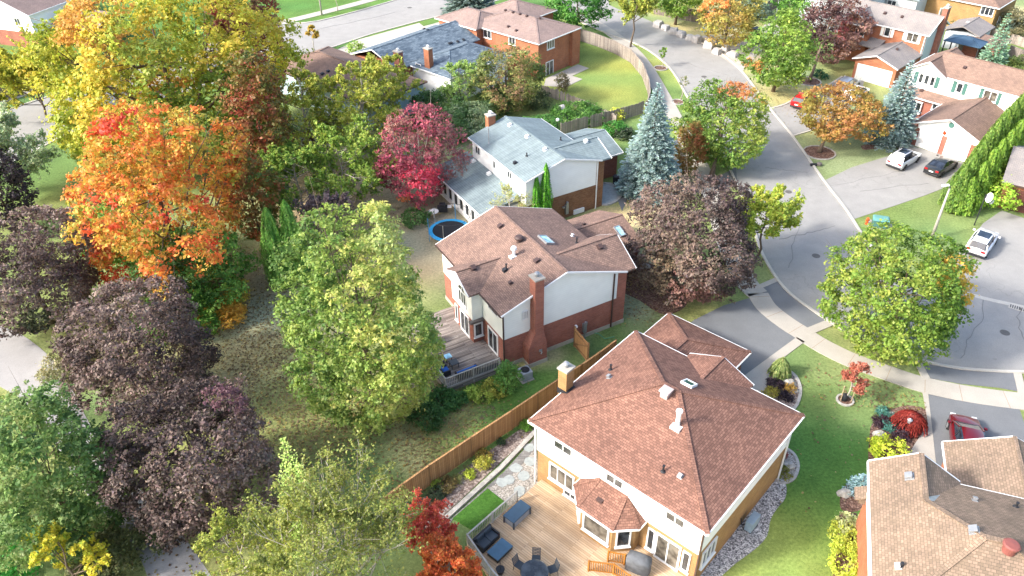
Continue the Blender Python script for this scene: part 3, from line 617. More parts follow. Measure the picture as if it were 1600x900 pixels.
def spruce(name, label, px, hw, H, pal, cat='spruce', seed=1, leaf=.2, dens=1.35, group=None, zb=.25, droop=.22, n_w=None):
    """px: photo position of the foot"""
    x, y = G2(*px); R = hw/pxm(px[0], px[1], 1.0); r = np.random.default_rng(seed)
    t = thing(name, label, cat, (x, y, 0), 0, group); V = []; C = []; mb = MB()
    mb.tube([(0, 0, 0), (0, 0, H*.5), (0, 0, H*.97)], [R*.07+.04, R*.04+.02, .015], 7)
    nw = n_w or int(H/.34)
    for i in range(nw):
        f = (i+.5)/nw; z = zb+(H-zb)*f; rad_ = R*(1-f)**.82*(1+.07*r.normal())+.08
        nb = max(4, int(2*math.pi*rad_/.55*dens))
        a0 = r.random()*6.28
        for b in range(nb):
            a = a0+2*math.pi*b/nb+r.normal(0, .09); L = rad_*r.uniform(.82, 1.12); m = max(3, int(L/.11))
            s = np.linspace(.15, 1, m); dr = droop*L*(s**1.3)-(.10*L*s**3)
            cx = np.cos(a)*L*s; cy = np.sin(a)*L*s; cz = z-dr+r.normal(0, .02)
            wd = (.10+.30*L*.35*(1-s)*s*3).clip(.08, .42)
            per = np.maximum(2, (wd/.06*dens)).astype(int)
            for j in range(m):
                if s[j] < .35 and f < .8: continue
                q = per[j]; lat = r.uniform(-1, 1, q)*wd[j]
                p = np.stack([cx[j]-np.sin(a)*lat, cy[j]+np.cos(a)*lat, np.full(q, cz[j])-np.abs(lat)*.25+r.normal(0, .035, q)], 1)
                d = np.stack([np.cos(a)+(-np.sin(a))*np.sign(lat)*.7+r.normal(0, .15, q), np.sin(a)+np.cos(a)*np.sign(lat)*.7+r.normal(0, .15, q), r.normal(.12, .18, q)], 1); d = unit(d)
                u = unit(np.cross(d, np.array([0, 0, 1.])+r.normal(0, .35, (q, 3)))); hl = leaf*r.uniform(.5, .95, (q, 1)); wl_ = leaf*.30
                V.append(np.stack([p-d*hl*.5-u*wl_*.3, p-d*hl*.1+u*wl_, p+d*hl, p-d*hl*.1-u*wl_], 1))
                C.append(pal_pick(r, pal, np.clip(.25+.6*s[j]+r.normal(0, .15, q), 0, 1), .1))
        if L > .6:
            mb.tube([(0, 0, z), (math.cos(a)*L*.7, math.sin(a)*L*.7, z-.15*L)], [.03, .01], 4)
    quads_object('foliage', np.concatenate(V), np.clip(np.concatenate(C), .003, .9), M['needle'], t)
    mb.build('trunk', M['bark'], t, smooth=True); return t
def cedar(name, label, px, R, H, pal, seed=1, group=None, leaf=.14, cat='cedar', lean=(0, 0), cover=2.6):
    x, y = G2(*px); t = thing(name, label, cat, (x, y, 0), 0, group); r = np.random.default_rng(seed)
    n = int(cover*2*math.pi*R*H*.8/(leaf*leaf*.7)); n = min(n, 30000)
    tt = 1-np.sqrt(1-r.random(n)*.999) if False else r.random(n)**1.15; az = r.random(n)*6.283
    ph = r.random(6)*6.28
    flute = 1+.10*np.sin(7*az+ph[0]+2*tt)+.07*np.sin(11*az+ph[1]-5*tt)+.08*np.sin(14*tt+3*az+ph[2])+.05*np.sin(31*tt+5*az)
    rad_ = R*PROFILE['column'](tt)*flute*(1-.35*r.random(n)**2.2)
    P = np.stack([rad_*np.cos(az)+lean[0]*tt, rad_*np.sin(az)+lean[1]*tt, .1+tt*H+r.normal(0, .05, n)], 1)
    out = np.stack([np.cos(az), np.sin(az), np.full(n, .35)], 1)+r.normal(0, .3, (n, 3)); out = unit(out)
    up = np.array([0, 0, 1.])+r.normal(0, .25, (n, 3)); d = unit(up-out*(up*out).sum(1)[:, None]); u = np.cross(out, d)
    s = leaf*r.uniform(.6, 1.2, (n, 1))
    V = np.stack([P-d*s*.7, P+u*s*.38+out*s*.1, P+d*s, P-u*s*.38+out*s*.1], 1)
    C = pal_pick(r, pal, np.clip(.5+1.9*(flute-1)+r.normal(0, .16, n), 0, 1), .12)
    quads_object('foliage', V, np.clip(C, .003, .9), M['leaf'], t)
    MB().tube([(0, 0, 0), (0, 0, H*.3), (lean[0]*.9, lean[1]*.9, H*.9)], [R*.12+.03, R*.09, .02], 6).build('trunk', M['bark'], t); return t
def branchy(name, label, px, H, R, pal, seed=1, leaf=.13, nl=14, ns=9, ntw=6, lt=7, bark='bark_pale', cat='tree', upright=.5, stems=1, group=None, r0=None, low=.15, spread=.06, twig=1.0, crownname='crown', zb=0.0):
    """open tree whose twigs and branches show between the leaves. px: foot"""
    x, y = G2(*px); r = np.random.default_rng(seed); t = thing(name, label, cat, (x, y, 0), 0, group); mb = MB(); L = []; T = []
    r0 = r0 or H*.014+.02
    for st in range(stems):
        a = r.random()*6.28; off = np.array([math.cos(a), math.sin(a), 0])*(R*.3*(stems > 1))
        base = off*.25; top = off*1.6+np.array([r.normal(0, .04)*H, r.normal(0, .04)*H, H*r.uniform(.85, 1)])
        pts = [base+(top-base)*s+np.array([r.normal(0, .012)*H, r.normal(0, .012)*H, 0])*(s > 0) for s in np.linspace(0, 1, 8)]
        mb.tube(pts, [r0*(1-.9*s)+.008 for s in np.linspace(0, 1, 8)], 6)
        for i in range(nl//stems+1):
            h = low+(1-low)*(i+r.random())/(nl/stems+1); h = min(h, .98); k = min(int(h*7), 6); p = pts[k]+(pts[k+1]-pts[k])*(h*7-k)
            az = r.random()*6.28; ln = R*(math.sin(math.pi*min(1, (h*.92+.08))**.8)**.6+.12)*r.uniform(.75, 1.1)
            d = unit(np.array([math.cos(az), math.sin(az), upright*r.uniform(.6, 1.6)])); e = p+d*ln; m_ = (p+e)/2+np.array([0, 0, -.06*ln])
            q = r0*(1-.8*h)*.5+.01; mb.tube([p, m_, e], [q, q*.7, q*.25], 5)
            for j in range(ns):
                s = r.uniform(.25, 1); b = p+(e-p)*s; d2 = unit(d+r.normal(0, .6, 3)+np.array([0, 0, .25])); l2 = ln*r.uniform(.25, .5)*(1.1-s*.5); e2 = b+d2*l2
                mb.tube([b, e2], [q*.35, .006], 4, cap=False)
                for w__ in range(ntw):
                    s2 = r.uniform(.2, 1); c = b+(e2-b)*s2; d3 = unit(d2+r.normal(0, .7, 3)+np.array([0, 0, .2*upright])); l3 = l2*.5*r.uniform(.5, 1.1)*twig
                    n = lt; ss = r.uniform(.1, 1.1, n)[:, None]; L.append(c+d3*l3*ss+r.normal(0, spread, (n, 3))); T.append(np.full(n, r.random()*.6+.2*h+.1))
    P = np.concatenate(L); tt = np.concatenate(T); P[:, 2] = np.maximum(P[:, 2], .05+zb)
    V = leaf_quads(r, P, unit(r.normal(size=P.shape)*.7+np.array([0, 0, .7])), leaf)
    quads_object(crownname, V, np.clip(pal_pick(r, pal, tt+r.normal(0, .12, len(tt)), .14), .003, .9), M['leaf'], t)
    mb.build('trunk', M[bark], t, smooth=True); return t
def shrub(name, label, px, R, H, pal, seed=1, leaf=.1, cat='shrub', group=None, prof='dome', cover=2.0, lmat='leaf', n=None, stemn=5, **k):
    x, y = G2(*px); t = thing(name, label, cat, (x, y, 0), 0, group)
    V, C, P = crown_mesh(seed*7+5, R, .04, H, prof, leaf, cover, pal, clump=.32, irr=.12, gap=.05, **k)
    quads_object('foliage', V, C, M[lmat], t); mb = MB(); r = random.Random(seed)
    for i in range(stemn):
        q = P[r.randrange(len(P))]; mb.tube([(0, 0, 0), tuple(q*.5), tuple(q)], [.03+.01*R, .015, .006], 4)
    mb.build('stem', M['bark'], t); return t

# ================================================================ HOUSES
class House:
    def __init__(s, name, label, px, z, yaw, cat='house', off=(0, 0)):
        x, y = G2(px[0], px[1], z); s.c, s.s = math.cos(rad(yaw)), math.sin(rad(yaw))
        x += s.c*off[0]-s.s*off[1]; y += s.s*off[0]+s.c*off[1]
        s.o = np.array([x, y]); s.root = thing(name, label, cat, (x, y, 0), rad(yaw)); s.zf = None
    def loc(s, px, z):
        g = np.array(G2(px[0], px[1], z))-s.o; return float(g[0]*s.c+g[1]*s.s), float(-g[0]*s.s+g[1]*s.c)
    def on_wall(s, px, axis, val):
        """photo point on the wall plane u=val or v=val -> (other coordinate, z)"""
        z = 3.0
        lo, hi = -2., 12.
        f = lambda z: s.loc(px, z)[0 if axis == 'u' else 1]-val
        for _ in range(40):
            m = (lo+hi)/2
            if f(lo)*f(m) <= 0: hi = m
            else: lo = m
        z = (lo+hi)/2; q = s.loc(px, z); return (q[1] if axis == 'u' else q[0]), z
    def on_roof(s, px, z=6.):
        for _ in range(30): u, v = s.loc(px, z); z = .5*z+.5*s.zf(u, v)
        return u, v, s.zf(u, v)
    def frame_at(s, u, v):
        e = .05; gx = (s.zf(u+e, v)-s.zf(u-e, v))/(2*e); gy = (s.zf(u, v+e)-s.zf(u, v-e))/(2*e)
        n = np.array([-gx, -gy, 1.]); n /= np.linalg.norm(n)
        up = np.array([gx, gy, gx*gx+gy*gy]); up = up/np.linalg.norm(up) if np.linalg.norm(up) > .02 else np.array([0, 1., 0]); up -= n*(up@n); up /= np.linalg.norm(up)
        return np.cross(up, n), up, n
    def tilted(s, mb, p, fr, w, l, h0, h1, dx=0, dy=0):
        a, b, n = fr; p = np.array(p)+a*dx+b*dy
        vs = [p+a*i*w/2+b*j*l/2+n*h for h in (h0, h1) for i, j in ((-1, -1), (1, -1), (1, 1), (-1, 1))]
        mb.add(vs, [(3, 2, 1, 0), (4, 5, 6, 7), (0, 1, 5, 4), (1, 2, 6, 5), (2, 3, 7, 6), (3, 0, 4, 7)])
    def vent(s, px, roof, mat='vent', size=.38):
        p = s.on_roof(px); fr = s.frame_at(p[0], p[1]); mb = MB()
        s.tilted(mb, p, fr, size*1.25, size*1.25, -.02, .03); s.tilted(mb, p, fr, size*.7, size*.7, .03, .12); s.tilted(mb, p, fr, size, size, .12, .2)
        mb.build('roof_vent', M[mat], roof, bevel=.01)
    def turbine(s, px, roof, mat='vent'):
        x, y, z = s.on_roof(px); mb = MB(); mb.lathe([(.24, z-.1), (.2, z+.1), (.18, z+.16), (.33, z+.22), (.36, z+.36), (.27, z+.46), (.02, z+.5)], x, y, 14); mb.build('roof_vent', M[mat], roof)
    def pipe(s, px, roof, h=.45, r=.06, mat='dark'):
        x, y, z = s.on_roof(px); mb = MB(); mb.cyl(x, y, z-.1, z+h, r, n=8); mb.cyl(x, y, z+.02, z+.08, r*2.6, r*1.3, n=10); mb.cyl(x, y, z+h, z+h+.04, r*1.4, n=8); mb.build('vent_pipe', M[mat], roof)
    def skylight(s, px, roof, w=.7, l=1.15, glass='skylight', frame='trim', z=6.):
        p = s.on_roof(px, z); fr = s.frame_at(p[0], p[1]); mb = MB()
        for i in (-1, 1): s.tilted(mb, p, fr, .08, l, -.02, .16, dx=i*(w/2-.04)); s.tilted(mb, p, fr, w-.16, .08, -.02, .16, dy=i*(l/2-.04))
        f = mb.build('skylight', M[frame], roof); g = MB(); s.tilted(g, p, fr, w-.17, l-.17, .0, .12); g.build('pane', M[glass], f)
    def window(s, p, t, W, z0, z1, n=1, glass='glass', frame='trim', fw_=.09, rows=1, name='window', sill=True, proud=.06, parent=None, label=None):
        """p: centre on the wall line (plan), t: unit tangent; the outside is to the right of t"""
        t = np.array(t, float); t /= np.linalg.norm(t); nrm = np.array([t[1], -t[0]]); p = np.array(p, float); mb = MB(); gb = MB()
        c = p+nrm*proud/2
        for sx in (-1, 1): mb.obox(c+t*sx*(W/2-fw_/2), t, fw_, proud+.02, z0, z1)
        for zz in (z0, z1-fw_): mb.obox(c, t, W-2*fw_, proud+.02, zz, zz+fw_)
        for i in range(1, n): mb.obox(c+t*(-W/2+fw_/2+(W-fw_)*i/n), t, .07, proud, z0+fw_, z1-fw_)
        for i in range(1, rows): zz = z0+(z1-z0)*i/rows; mb.obox(c-nrm*.005, t, W-2*fw_, proud-.01, zz-.025, zz+.025)
        if sill: mb.obox(c+nrm*.04, t, W+.1, proud+.08, z0-.06, z0)
        f = mb.build(name, M[frame], parent or s.root)
        if label: f['label'] = label
        gb.obox(p+nrm*.012, t, W-fw_*1.4, .02, z0+fw_*.6, z1-fw_*.6); gb.build('pane', M[glass], f); return f
    def win_px(s, px, axis, val, W, Hh, **k):
        """window centred on a photo point of the wall plane; axis 'v': wall v=val facing -v; 'u-': facing -u; 'u+': facing +u"""
        a, z = s.on_wall(px, axis[0], val)
        if axis == 'v': return s.window((a, val), (1, 0), W, z-Hh/2, z+Hh/2, **k)
        if axis == 'u-': return s.window((val, a), (0, -1), W, z-Hh/2, z+Hh/2, **k)
        return s.window((val, a), (0, 1), W, z-Hh/2, z+Hh/2, **k)
    def shutter(s, px, val, W=.42, Hh=1.3, mat='teal'):
        a, z = s.on_wall(px, 'v', val); mb = MB(); mb.box(a-W/2, val-.05, z-Hh/2, a+W/2, val+.02, z+Hh/2)
        for k in range(9): zz = z-Hh/2+.08+k*(Hh-.16)/8; mb.box(a-W/2+.05, val-.065, zz-.02, a+W/2-.05, val-.04, zz+.02)
        mb.build('shutter', M[mat], s.root)
    def gutters(s, lines, mat='trim', w_=.1):
        for ln in lines:
            mb = MB()
            for i in range(len(ln)-1): mb.bar(ln[i], ln[i+1], w_, .13)
            mb.build('gutter' if ln[0][2] == ln[-1][2] else 'fascia', M[mat], s.root)
    def spout(s, u, v, z0, z1, mat='trim'):
        mb = MB(); mb.box(u-.045, v-.045, z0, u+.045, v+.045, z1); mb.build('downspout', M[mat], s.root)
def gable(mb, u0, u1, v0, v1, ze, zr, axis='v', th=.15, at=None):
    """ridge along axis"""
    if axis == 'v':
        m = (u0+u1)/2 if at is None else at
        mb.slab([(u0, v0, ze), (m, v0, zr), (m, v1, zr), (u0, v1, ze)], th); mb.slab([(m, v0, zr), (u1, v0, ze), (u1, v1, ze), (m, v1, zr)], th)
        mb.bar((m, v0, zr+.0), (m, v1, zr+.0), .22, .05)
    else:
        m = (v0+v1)/2 if at is None else at
        mb.slab([(u0, v0, ze), (u1, v0, ze), (u1, m, zr), (u0, m, zr)], th); mb.slab([(u0, m, zr), (u1, m, zr), (u1, v1, ze), (u0, v1, ze)], th)
        mb.bar((u0, m, zr), (u1, m, zr), .22, .05)
def cross(mb, uo, ue, sl_, v0, v1, ze, zr, th=.15):
    """gable that dies into a main slope falling to its eave at u=ue"""
    m = (v0+v1)/2; ui = ue-(zr-ze)/sl_
    mb.slab([(ue, v0, ze), (uo, v0, ze), (uo, m, zr), (ui, m, zr)], th); mb.slab([(ui, m, zr), (uo, m, zr), (uo, v1, ze), (ue, v1, ze)], th); mb.bar((ui, m, zr), (uo, m, zr), .22, .05)
def hip(mb, u0, u1, v0, v1, ze, A, B, zr, th=.15):
    """A,B ridge ends (A nearer the u0/v0 side)"""
    a = (*A, zr); b = (*B, zr); c = [(u0, v0, ze), (u1, v0, ze), (u1, v1, ze), (u0, v1, ze)]
    if abs(B[0]-A[0]) >= abs(B[1]-A[1]):
        P = [[c[0], c[1], b, a], [c[1], c[2], b], [c[2], c[3], a, b], [c[3], c[0], a]]; H = [(c[0], a), (c[3], a), (c[1], b), (c[2], b)]
    else:
        P = [[c[0], c[1], a], [c[1], c[2], b, a], [c[2], c[3], b], [c[3], c[0], a, b]]; H = [(c[0], a), (c[1], a), (c[2], b), (c[3], b)]
    for p in P: mb.slab([q for i, q in enumerate(p) if q != p[i-1]], th)
    for h in H+([(a, b)] if a != b else []): mb.bar(h[0], h[1], .26, .05)
def gwall(mb, p0, p1, z0, ze, zr, t=.12, apex=None):
    """gable wall from plan point p0 to p1"""
    p0 = np.array(p0, float); p1 = np.array(p1, float); d = p1-p0; L = np.linalg.norm(d); d /= L; n = np.array([-d[1], d[0]])*t
    am = (p0+p1)/2 if apex is None else p0+d*apex
    f = [(p0, z0), (p1, z0), (p1, ze), (am, zr), (p0, ze)]
    vs = [(*q, z) for q, z in f]+[(*(q+n), z) for q, z in f]
    mb.add(vs, [(0, 1, 2, 3, 4), (9, 8, 7, 6, 5)]+[((i+1) % 5, i, 5+i, 5+(i+1) % 5) for i in range(5)])
def chimney(H, u0, u1, v0, v1, z0, z1, mat, flue='trim', extra=None):
    mb = MB(); mb.box(u0, v0, z0, u1, v1, z1)
    if extra: extra(mb)
    c = mb.build('chimney', M[mat], H.root); k = MB(); k.box(u0-.07, v0-.07, z1, u1+.07, v1+.07, z1+.12); k.build('chimney_cap', M['concrete'], c)
    um, vm = (u0+u1)/2, (v0+v1)/2; f = MB(); f.cyl(um, vm, z1+.12, z1+.34, .13, n=10); f.lathe([(.05, z1+.34), (.2, z1+.38), (.16, z1+.44), (.02, z1+.5)], um, vm, 10); f.build('flue', M[flue], c)

# ---- the nearest house: tan brick below white siding, large red-brown hip roof -------------
A = House('brick_house', 'two-storey house with tan brick, white siding and large reddish hip roof beside a wooden deck', (825.5, 657), 5.5, -42.4)
sl = 2.5/5.53
def zfA(u, v): return 5.5+min(sl*v, sl*(11.06-v), sl*u*1.005, sl*(12-u)*1.005)
A.zf = zfA
mb = MB(); mb.box(.4, .4, 0, 11.6, 10.66, 2.95); mb.build('wall', M['brick_tan'], A.root)
mb = MB(); mb.box(.37, .37, 2.95, 11.63, 10.69, 5.38); mb.build('siding', M['white_siding'], A.root)
mb = MB(); hip(mb, 0, 12, 0, 11.06, 5.5, (5.5, 5.53), (6.5, 5.53), 8.0); roofA = mb.build('roof', M['roof_red'], A.root)
mb = MB(); gable(mb, 4.0, 8.5, 8.6, 11.45, 5.5, 6.5, 'v'); mb.build('gable_roof', M['roof_red'], A.root)
mb = MB(); gwall(mb, (8.3, 11.1), (4.2, 11.1), 2.4, 5.4, 6.33); mb.build('gable_wall', M['white_siding'], A.root)
mb = MB(); hip(mb, -1.15, 5.65, 8, 17.5, 2.62, (2.25, 11.), (2.25, 14.1), 4.1); mb.build('garage_roof', M['roof_red'], A.root)
mb = MB(); mb.box(-.8, 10.7, 0, 5.3, 17.15, 2.5); gar = mb.build('garage_wall', M['brick_buff'], A.root)
mb = MB()
for a in range(4): mb.box(-.2, 17.14, .05+a*.53, 4.7, 17.19, .05+a*.53+.51)
mb.build('garage_door', M['white_siding'], A.root)
A.gutters([[(0, -.02, 5.42), (12, -.02, 5.42)], [(12.02, 0, 5.42), (12.02, 11.06, 5.42)], [(-.02, 0, 5.42), (-.02, 11.06, 5.42)], [(0, 11.08, 5.42), (12, 11.08, 5.42)],
           [(-1.17, 11, 2.54), (-1.17, 17.5, 2.54)], [(-1.15, 17.52, 2.54), (5.65, 17.52, 2.54)], [(5.67, 11.2, 2.54), (5.67, 17.5, 2.54)], [(3.98, 11.47, 5.42), (6.25, 11.47, 6.4), (8.52, 11.47, 5.42)]])
A.spout(.3, .3, 0, 5.3); A.spout(11.7, .3, 0.3, 5.3, 'brown_trim'); A.spout(11.7, 10.5, 0, 5.3)
for cx, W in ((2.38, 1.4), (6.07, 1.2), (10.0, 1.2)): A.window((cx, .37), (1, 0), W, 4.2, 4.95, n=2, sill=False, glass='glass_grey')
A.window((2.33, .4), (1, 0), 1.95, 1.2, 2.65, n=3, glass='glass_curtain', fw_=.12)
A.window((3.05, .4), (1, 0), 1.05, .6, 1.35, n=2)
A.window((8.75, .4), (1, 0), .5, .8, 2.6); A.window((9.85, .4), (1, 0), 1.6, .5, 2.65, n=2, name='sliding_door', fw_=.12, sill=False, glass='glass_curtain'); A.window((11.0, .4), (1, 0), .5, .95, 2.6)
A.window((11.6, 1.7), (0, 1), 1.5, 1.1, 2.5, n=3, proud=.08)
# bay with its own little roof
bw = [(4.0, .4), (4.0, -.1), (4.95, -1.08), (7.1, -1.08), (8.0, -.1), (8.0, .4)]
mb = MB(); mb.prism(bw, 0, 2.82); bay = mb.build('bay', M['brick_tan'], A.root)
E_ = [(3.7, .37), (3.7, -.28), (4.82, -1.36), (7.24, -1.36), (8.32, -.28), (8.32, .37)]; e3 = [(*p, 2.9) for p in E_]; T0, T1 = (5.1, .37, 4.0), (6.9, .37, 4.0)
mb = MB()
for p in ([e3[0], e3[1], T0], [e3[1], e3[2], T0], [e3[2], e3[3], T1, T0], [e3[3], e3[4], T1], [e3[4], e3[5], T1]): mb.slab(p, .12)
for a, b in ((e3[1], T0), (e3[2], T0), (e3[3], T1), (e3[4], T1)): mb.bar(a, b, .2, .05)
br = mb.build('bay_roof', M['roof_red'], bay)
mb = MB()
for i in range(5): mb.bar(e3[i][:2]+(2.84,), e3[i+1][:2]+(2.84,), .09, .13)
mb.build('gutter', M['trim'], bay)
mb = MB(); mb.box(5.55, -.62, 3.3, 5.95, -.25, 3.52); mb.build('roof_vent', M['vent'], bay)
A.window((6.02, -1.08), (1, 0), 1.85, 1.0, 2.65, glass='glass_curtain', fw_=.12, parent=bay)
A.window((7.55, -.59), (.676, .736), .85, 1.0, 2.6, parent=bay); A.window((4.48, -.59), (.696, -.718), .85, 1.0, 2.6, parent=bay)
chimney(A, -.32, .32, 3.15, 3.85, 0, 7.25, 'brick_tan', 'metal')
mb = MB(); mb.box(-.36, 3.1, 5.35, .45, 3.9, 5.75); mb.build('chimney_flashing', M['dark'], A.root)
A.pipe((954, 578), roofA, .4); A.vent((952, 590), roofA, 'metal', .25); A.pipe((1036, 737), roofA); A.vent((1063, 744), roofA, 'metal', .24); A.skylight((1076, 601), roofA, .75, .8, 'skylight_green')
x, y, z = A.on_roof((1040, 617)); mb = MB(); mb.box(x-.24, y-.24, z-.15, x+.24, y+.24, z+.3); mb.box(x-.32, y-.32, z+.3, x+.32, y+.32, z+.42); mb.build('roof_vent', m_plain('pinkish_grey_vent', rgb('b3a09c'), .5), roofA, bevel=.02)
x, y, z = A.on_roof((1058, 666)); mb = MB(); mb.cyl(x, y, z-.1, z+1.1, .13, n=10); mb.cyl(x, y, z+1.1, z+1.22, .19, n=10); mb.box(x-.3, y-.3, z-.12, x+.3, y+.3, z+.05); mb.build('vent_pipe', M['trim'], roofA)

# ---- middle house -------------------------------------------------------------------------
B = House('brick_house', 'two-storey house with red brick and off-white siding, brick side chimney and brown shingle roof', (782.6, 494), 5.3, 29)
def zfB(u, v):
    m = 5.3+1.87*(1-abs(u-5.43)/5.43)
    if v < 5.3 and u > 5.4: m = max(m, 5.3+1.6*(1-abs(v-2.65)/2.65))
    if 3.2 < v < 7.2 and u < 3: m = max(m, 5.3+.98*(1-abs(v-5.2)/2.))
    if u > 11 and v > 5: m = 2.65+1.3*(1-abs(v-8.7)/3.4)
    return m
B.zf = zfB
mb = MB(); mb.box(.35, .35, .35, 10.5, 10.3, 2.72); mb.box(10.3, .36, .35, 11.15, 5.0, 5.25); mb.build('wall', M['brick_red'], B.root)
mb = MB(); mb.box(.3, .3, 0, 10.55, 10.35, .35); mb.box(10.25, .3, 0, 11.2, 5.05, .34); mb.build('foundation', M['found'], B.root)
mb = MB(); mb.box(.32, .32, 2.72, 10.28, 10.33, 5.2); gwall(mb, (.3, .3), (10.28, .3), 5.2, 5.21, 6.93, apex=5.13); gwall(mb, (10.5, 10.35), (.3, 10.35), 5.2, 5.21, 6.93); mb.build('siding', M['cream_siding'], B.root)
mb = MB(); gable(mb, 0, 10.86, 0, 10.7, 5.3, 7.17, 'v'); roofB = mb.build('roof', M['roof_brown'], B.root)
mb = MB(); cross(mb, 11.65, 10.86, 1.87/5.43, 0, 5.3, 5.31, 6.9); mb.build('gable_roof', M['roof_brown'], B.root)
mb = MB(); gable(mb, -.9, 3.0, 3.2, 7.2, 5.32, 6.28, 'u'); mb.build('gable_roof', M['roof_brown'], B.root)
mb = MB(); mb.box(-.55, 3.5, 2.7, .3, 6.9, 5.22); gwall(mb, (-.56, 6.9), (-.56, 3.5), 5.2, 5.21, 6.05); mb.build('bay_siding', M['cream_siding'], B.root)
mb = MB(); mb.box(-.5, 3.55, 0, .35, 6.85, 2.6); mb.build('bay_wall', M['brick_red'], B.root)
mb = MB(); mb.box(-.85, 3.25, 2.55, .3, 3.6, 2.72); mb.build('bay_cornice', M['grey_trim'], B.root)
mb = MB(); gable(mb, 10.6, 16.85, 5.3, 12.1, 2.65, 3.95, 'u'); grB = mb.build('garage_roof', M['roof_brown'], B.root)
mb = MB(); mb.box(10.5, 5.6, 0, 16.4, 11.8, 2.55); gwall(mb, (16.4, 5.6), (16.4, 11.8), 2.5, 2.51, 3.7); mb.build('garage_wall', M['brick_red'], B.root)
# chimney with sloping shoulders
def shoulders(m):
    m.add([(1.95, -.55, .35), (3.5, -.55, .35), (3.5, .4, .35), (1.95, .4, .35), (1.95, -.55, 1.8), (3.5, -.55, 1.8), (3.5, .4, 1.8), (1.95, .4, 1.8), (2.55, -.42, 2.9), (3.28, -.42, 2.9), (3.28, .4, 2.9), (2.55, .4, 2.9)],
          [(3, 2, 1, 0), (0, 1, 5, 4), (1, 2, 6, 5), (2, 3, 7, 6), (3, 0, 4, 7), (4, 5, 9, 8), (5, 6, 10, 9), (6, 7, 11, 10), (7, 4, 8, 11), (8, 9, 10, 11)])
chimney(B, 2.56, 3.27, -.41, .39, 2.85, 7.55, 'brick_red', 'metal', shoulders)
mb = MB(); mb.box(1.9, -.6, 0, 3.55, .3, .35); mb.build('chimney_footing', M['found'], B.root)
mb = MB(); mb.box(2.8, -.62, 1.2, 3.05, -.55, 1.4); mb.tube([(2.92, -.6, 1.3), (2.92, -.8, 1.3), (2.8, -.82, 1.2)], .05); mb.build('wall_lamp', M['metal'], B.root)
B.gutters([[(-.03, 0, 5.22), (-.03, 3.2, 5.22)], [(-.03, 7.2, 5.22), (-.03, 10.7, 5.22)], [(10.88, 5.3, 5.22), (10.88, 10.7, 5.22)], [(16.85, 5.28, 2.58), (10.6, 5.28, 2.58)]], 'brown_trim')
B.gutters([[(0, -.03, 5.22), (5.43, -.03, 7.09), (10.86, -.03, 5.22)], [(-.92, 3.2, 5.24), (-.92, 5.2, 6.2), (-.92, 7.2, 5.24)], [(0, 10.72, 5.22), (5.43, 10.72, 7.09), (10.86, 10.72, 5.22)], [(11.67, 0, 5.23), (11.67, 2.65, 6.82), (11.67, 5.3, 5.23)]], 'trim')
B.spout(.3, .25, .1, 5.2, 'brown_trim'); B.spout(9.9, .25, .1, 5.2, 'brown_trim'); mb = MB(); mb.tube([(.0, .0, 5.15), (.15, .12, 5.0), (.3, .25, 4.9)], .05); mb.build('downspout', M['brown_trim'], B.root)
B.window((.35, 1.95), (0, -1), 1.55, .5, 2.5, n=2, name='sliding_door', sill=False, fw_=.13)
B.window((-.5, 4.9), (0, -1), 1.5, .5, 2.5, n=2, name='sliding_door', sill=False, fw_=.12); B.window((-.5, 6.3), (0, -1), .5, .8, 2.4)
B.window((-.08, 3.55), (1, 0), .75, 1.0, 2.3, fw_=.12); B.window((.3, 1.7), (0, -1), 1.5, 4.35, 4.8, n=1, fw_=.07, sill=False)
# arched window in the rear gable
fa = B.window((-.55, 5.0), (0, -1), 1.25, 3.3, 4.5, n=3, fw_=.08); mb = MB(); gb = MB(); aa = np.linspace(0, math.pi, 9)
mb.tube([(-.6, 5.0-.6*math.cos(a), 4.5+.55*math.sin(a)) for a in aa], .045, 6); mb.bar((-.6, 5., 4.5), (-.6, 5., 5.05), .05); mb.build('arch_frame', M['trim'], fa)
gb.add([(-.575, 5.0-.58*math.cos(a), 4.48+.54*math.sin(a)) for a in aa], [tuple(range(9))]); gb.build('pane', M['glass'], fa)
f = B.window((2.1, .3), (1, 0), .5, 4.0, 4.75, n=4, fw_=.05, sill=False, name='wall_vent', frame='trim')
mb = MB(); mb.box(7.2, .1, .7, 7.5, .33, 1.5); mb.cyl(7.35, .05, 1.5, 1.75, .12, n=8); mb.box(7.3, .1, .0, 7.4, .2, .7); mb.build('electric_meter', M['metal'], B.root)
mb = MB(); mb.box(6.5, .1, 1.45, 6.65, .33, 1.6); mb.build('socket_cover', M['trim'], B.root)
for q in ((787, 354),): B.vent((782, 354), roofB)
B.turbine((811, 377), roofB); B.vent((839, 408), roofB); B.vent((739, 419), roofB); B.vent((798, 443), roofB, size=.25); B.pipe((791, 421), roofB); B.vent((789, 423), roofB, 'dark', .3); B.pipe((901, 380), roofB); B.vent((894, 369), roofB, 'trim', .2); B.vent((937, 386), roofB)
x, y, z = B.on_roof((803, 400)); mb = MB(); mb.cyl(x, y, z-.1, z+.7, .12, n=10); mb.lathe([(.12, z+.5), (.24, z+.62), (.2, z+.8), (.03, z+.86)], x, y, 10); mb.box(x-.35, y-.2, z-.1, x+.2, y+.2, z+.05); mb.build('vent_pipe', M['trim'], roofB)
B.skylight((853, 376), roofB, 1.3, .8, 'skylight', 'metal'); B.skylight((968, 362), grB, .6, 1.15, z=3., frame='metal'); B.vent((913, 352), grB, size=.3)
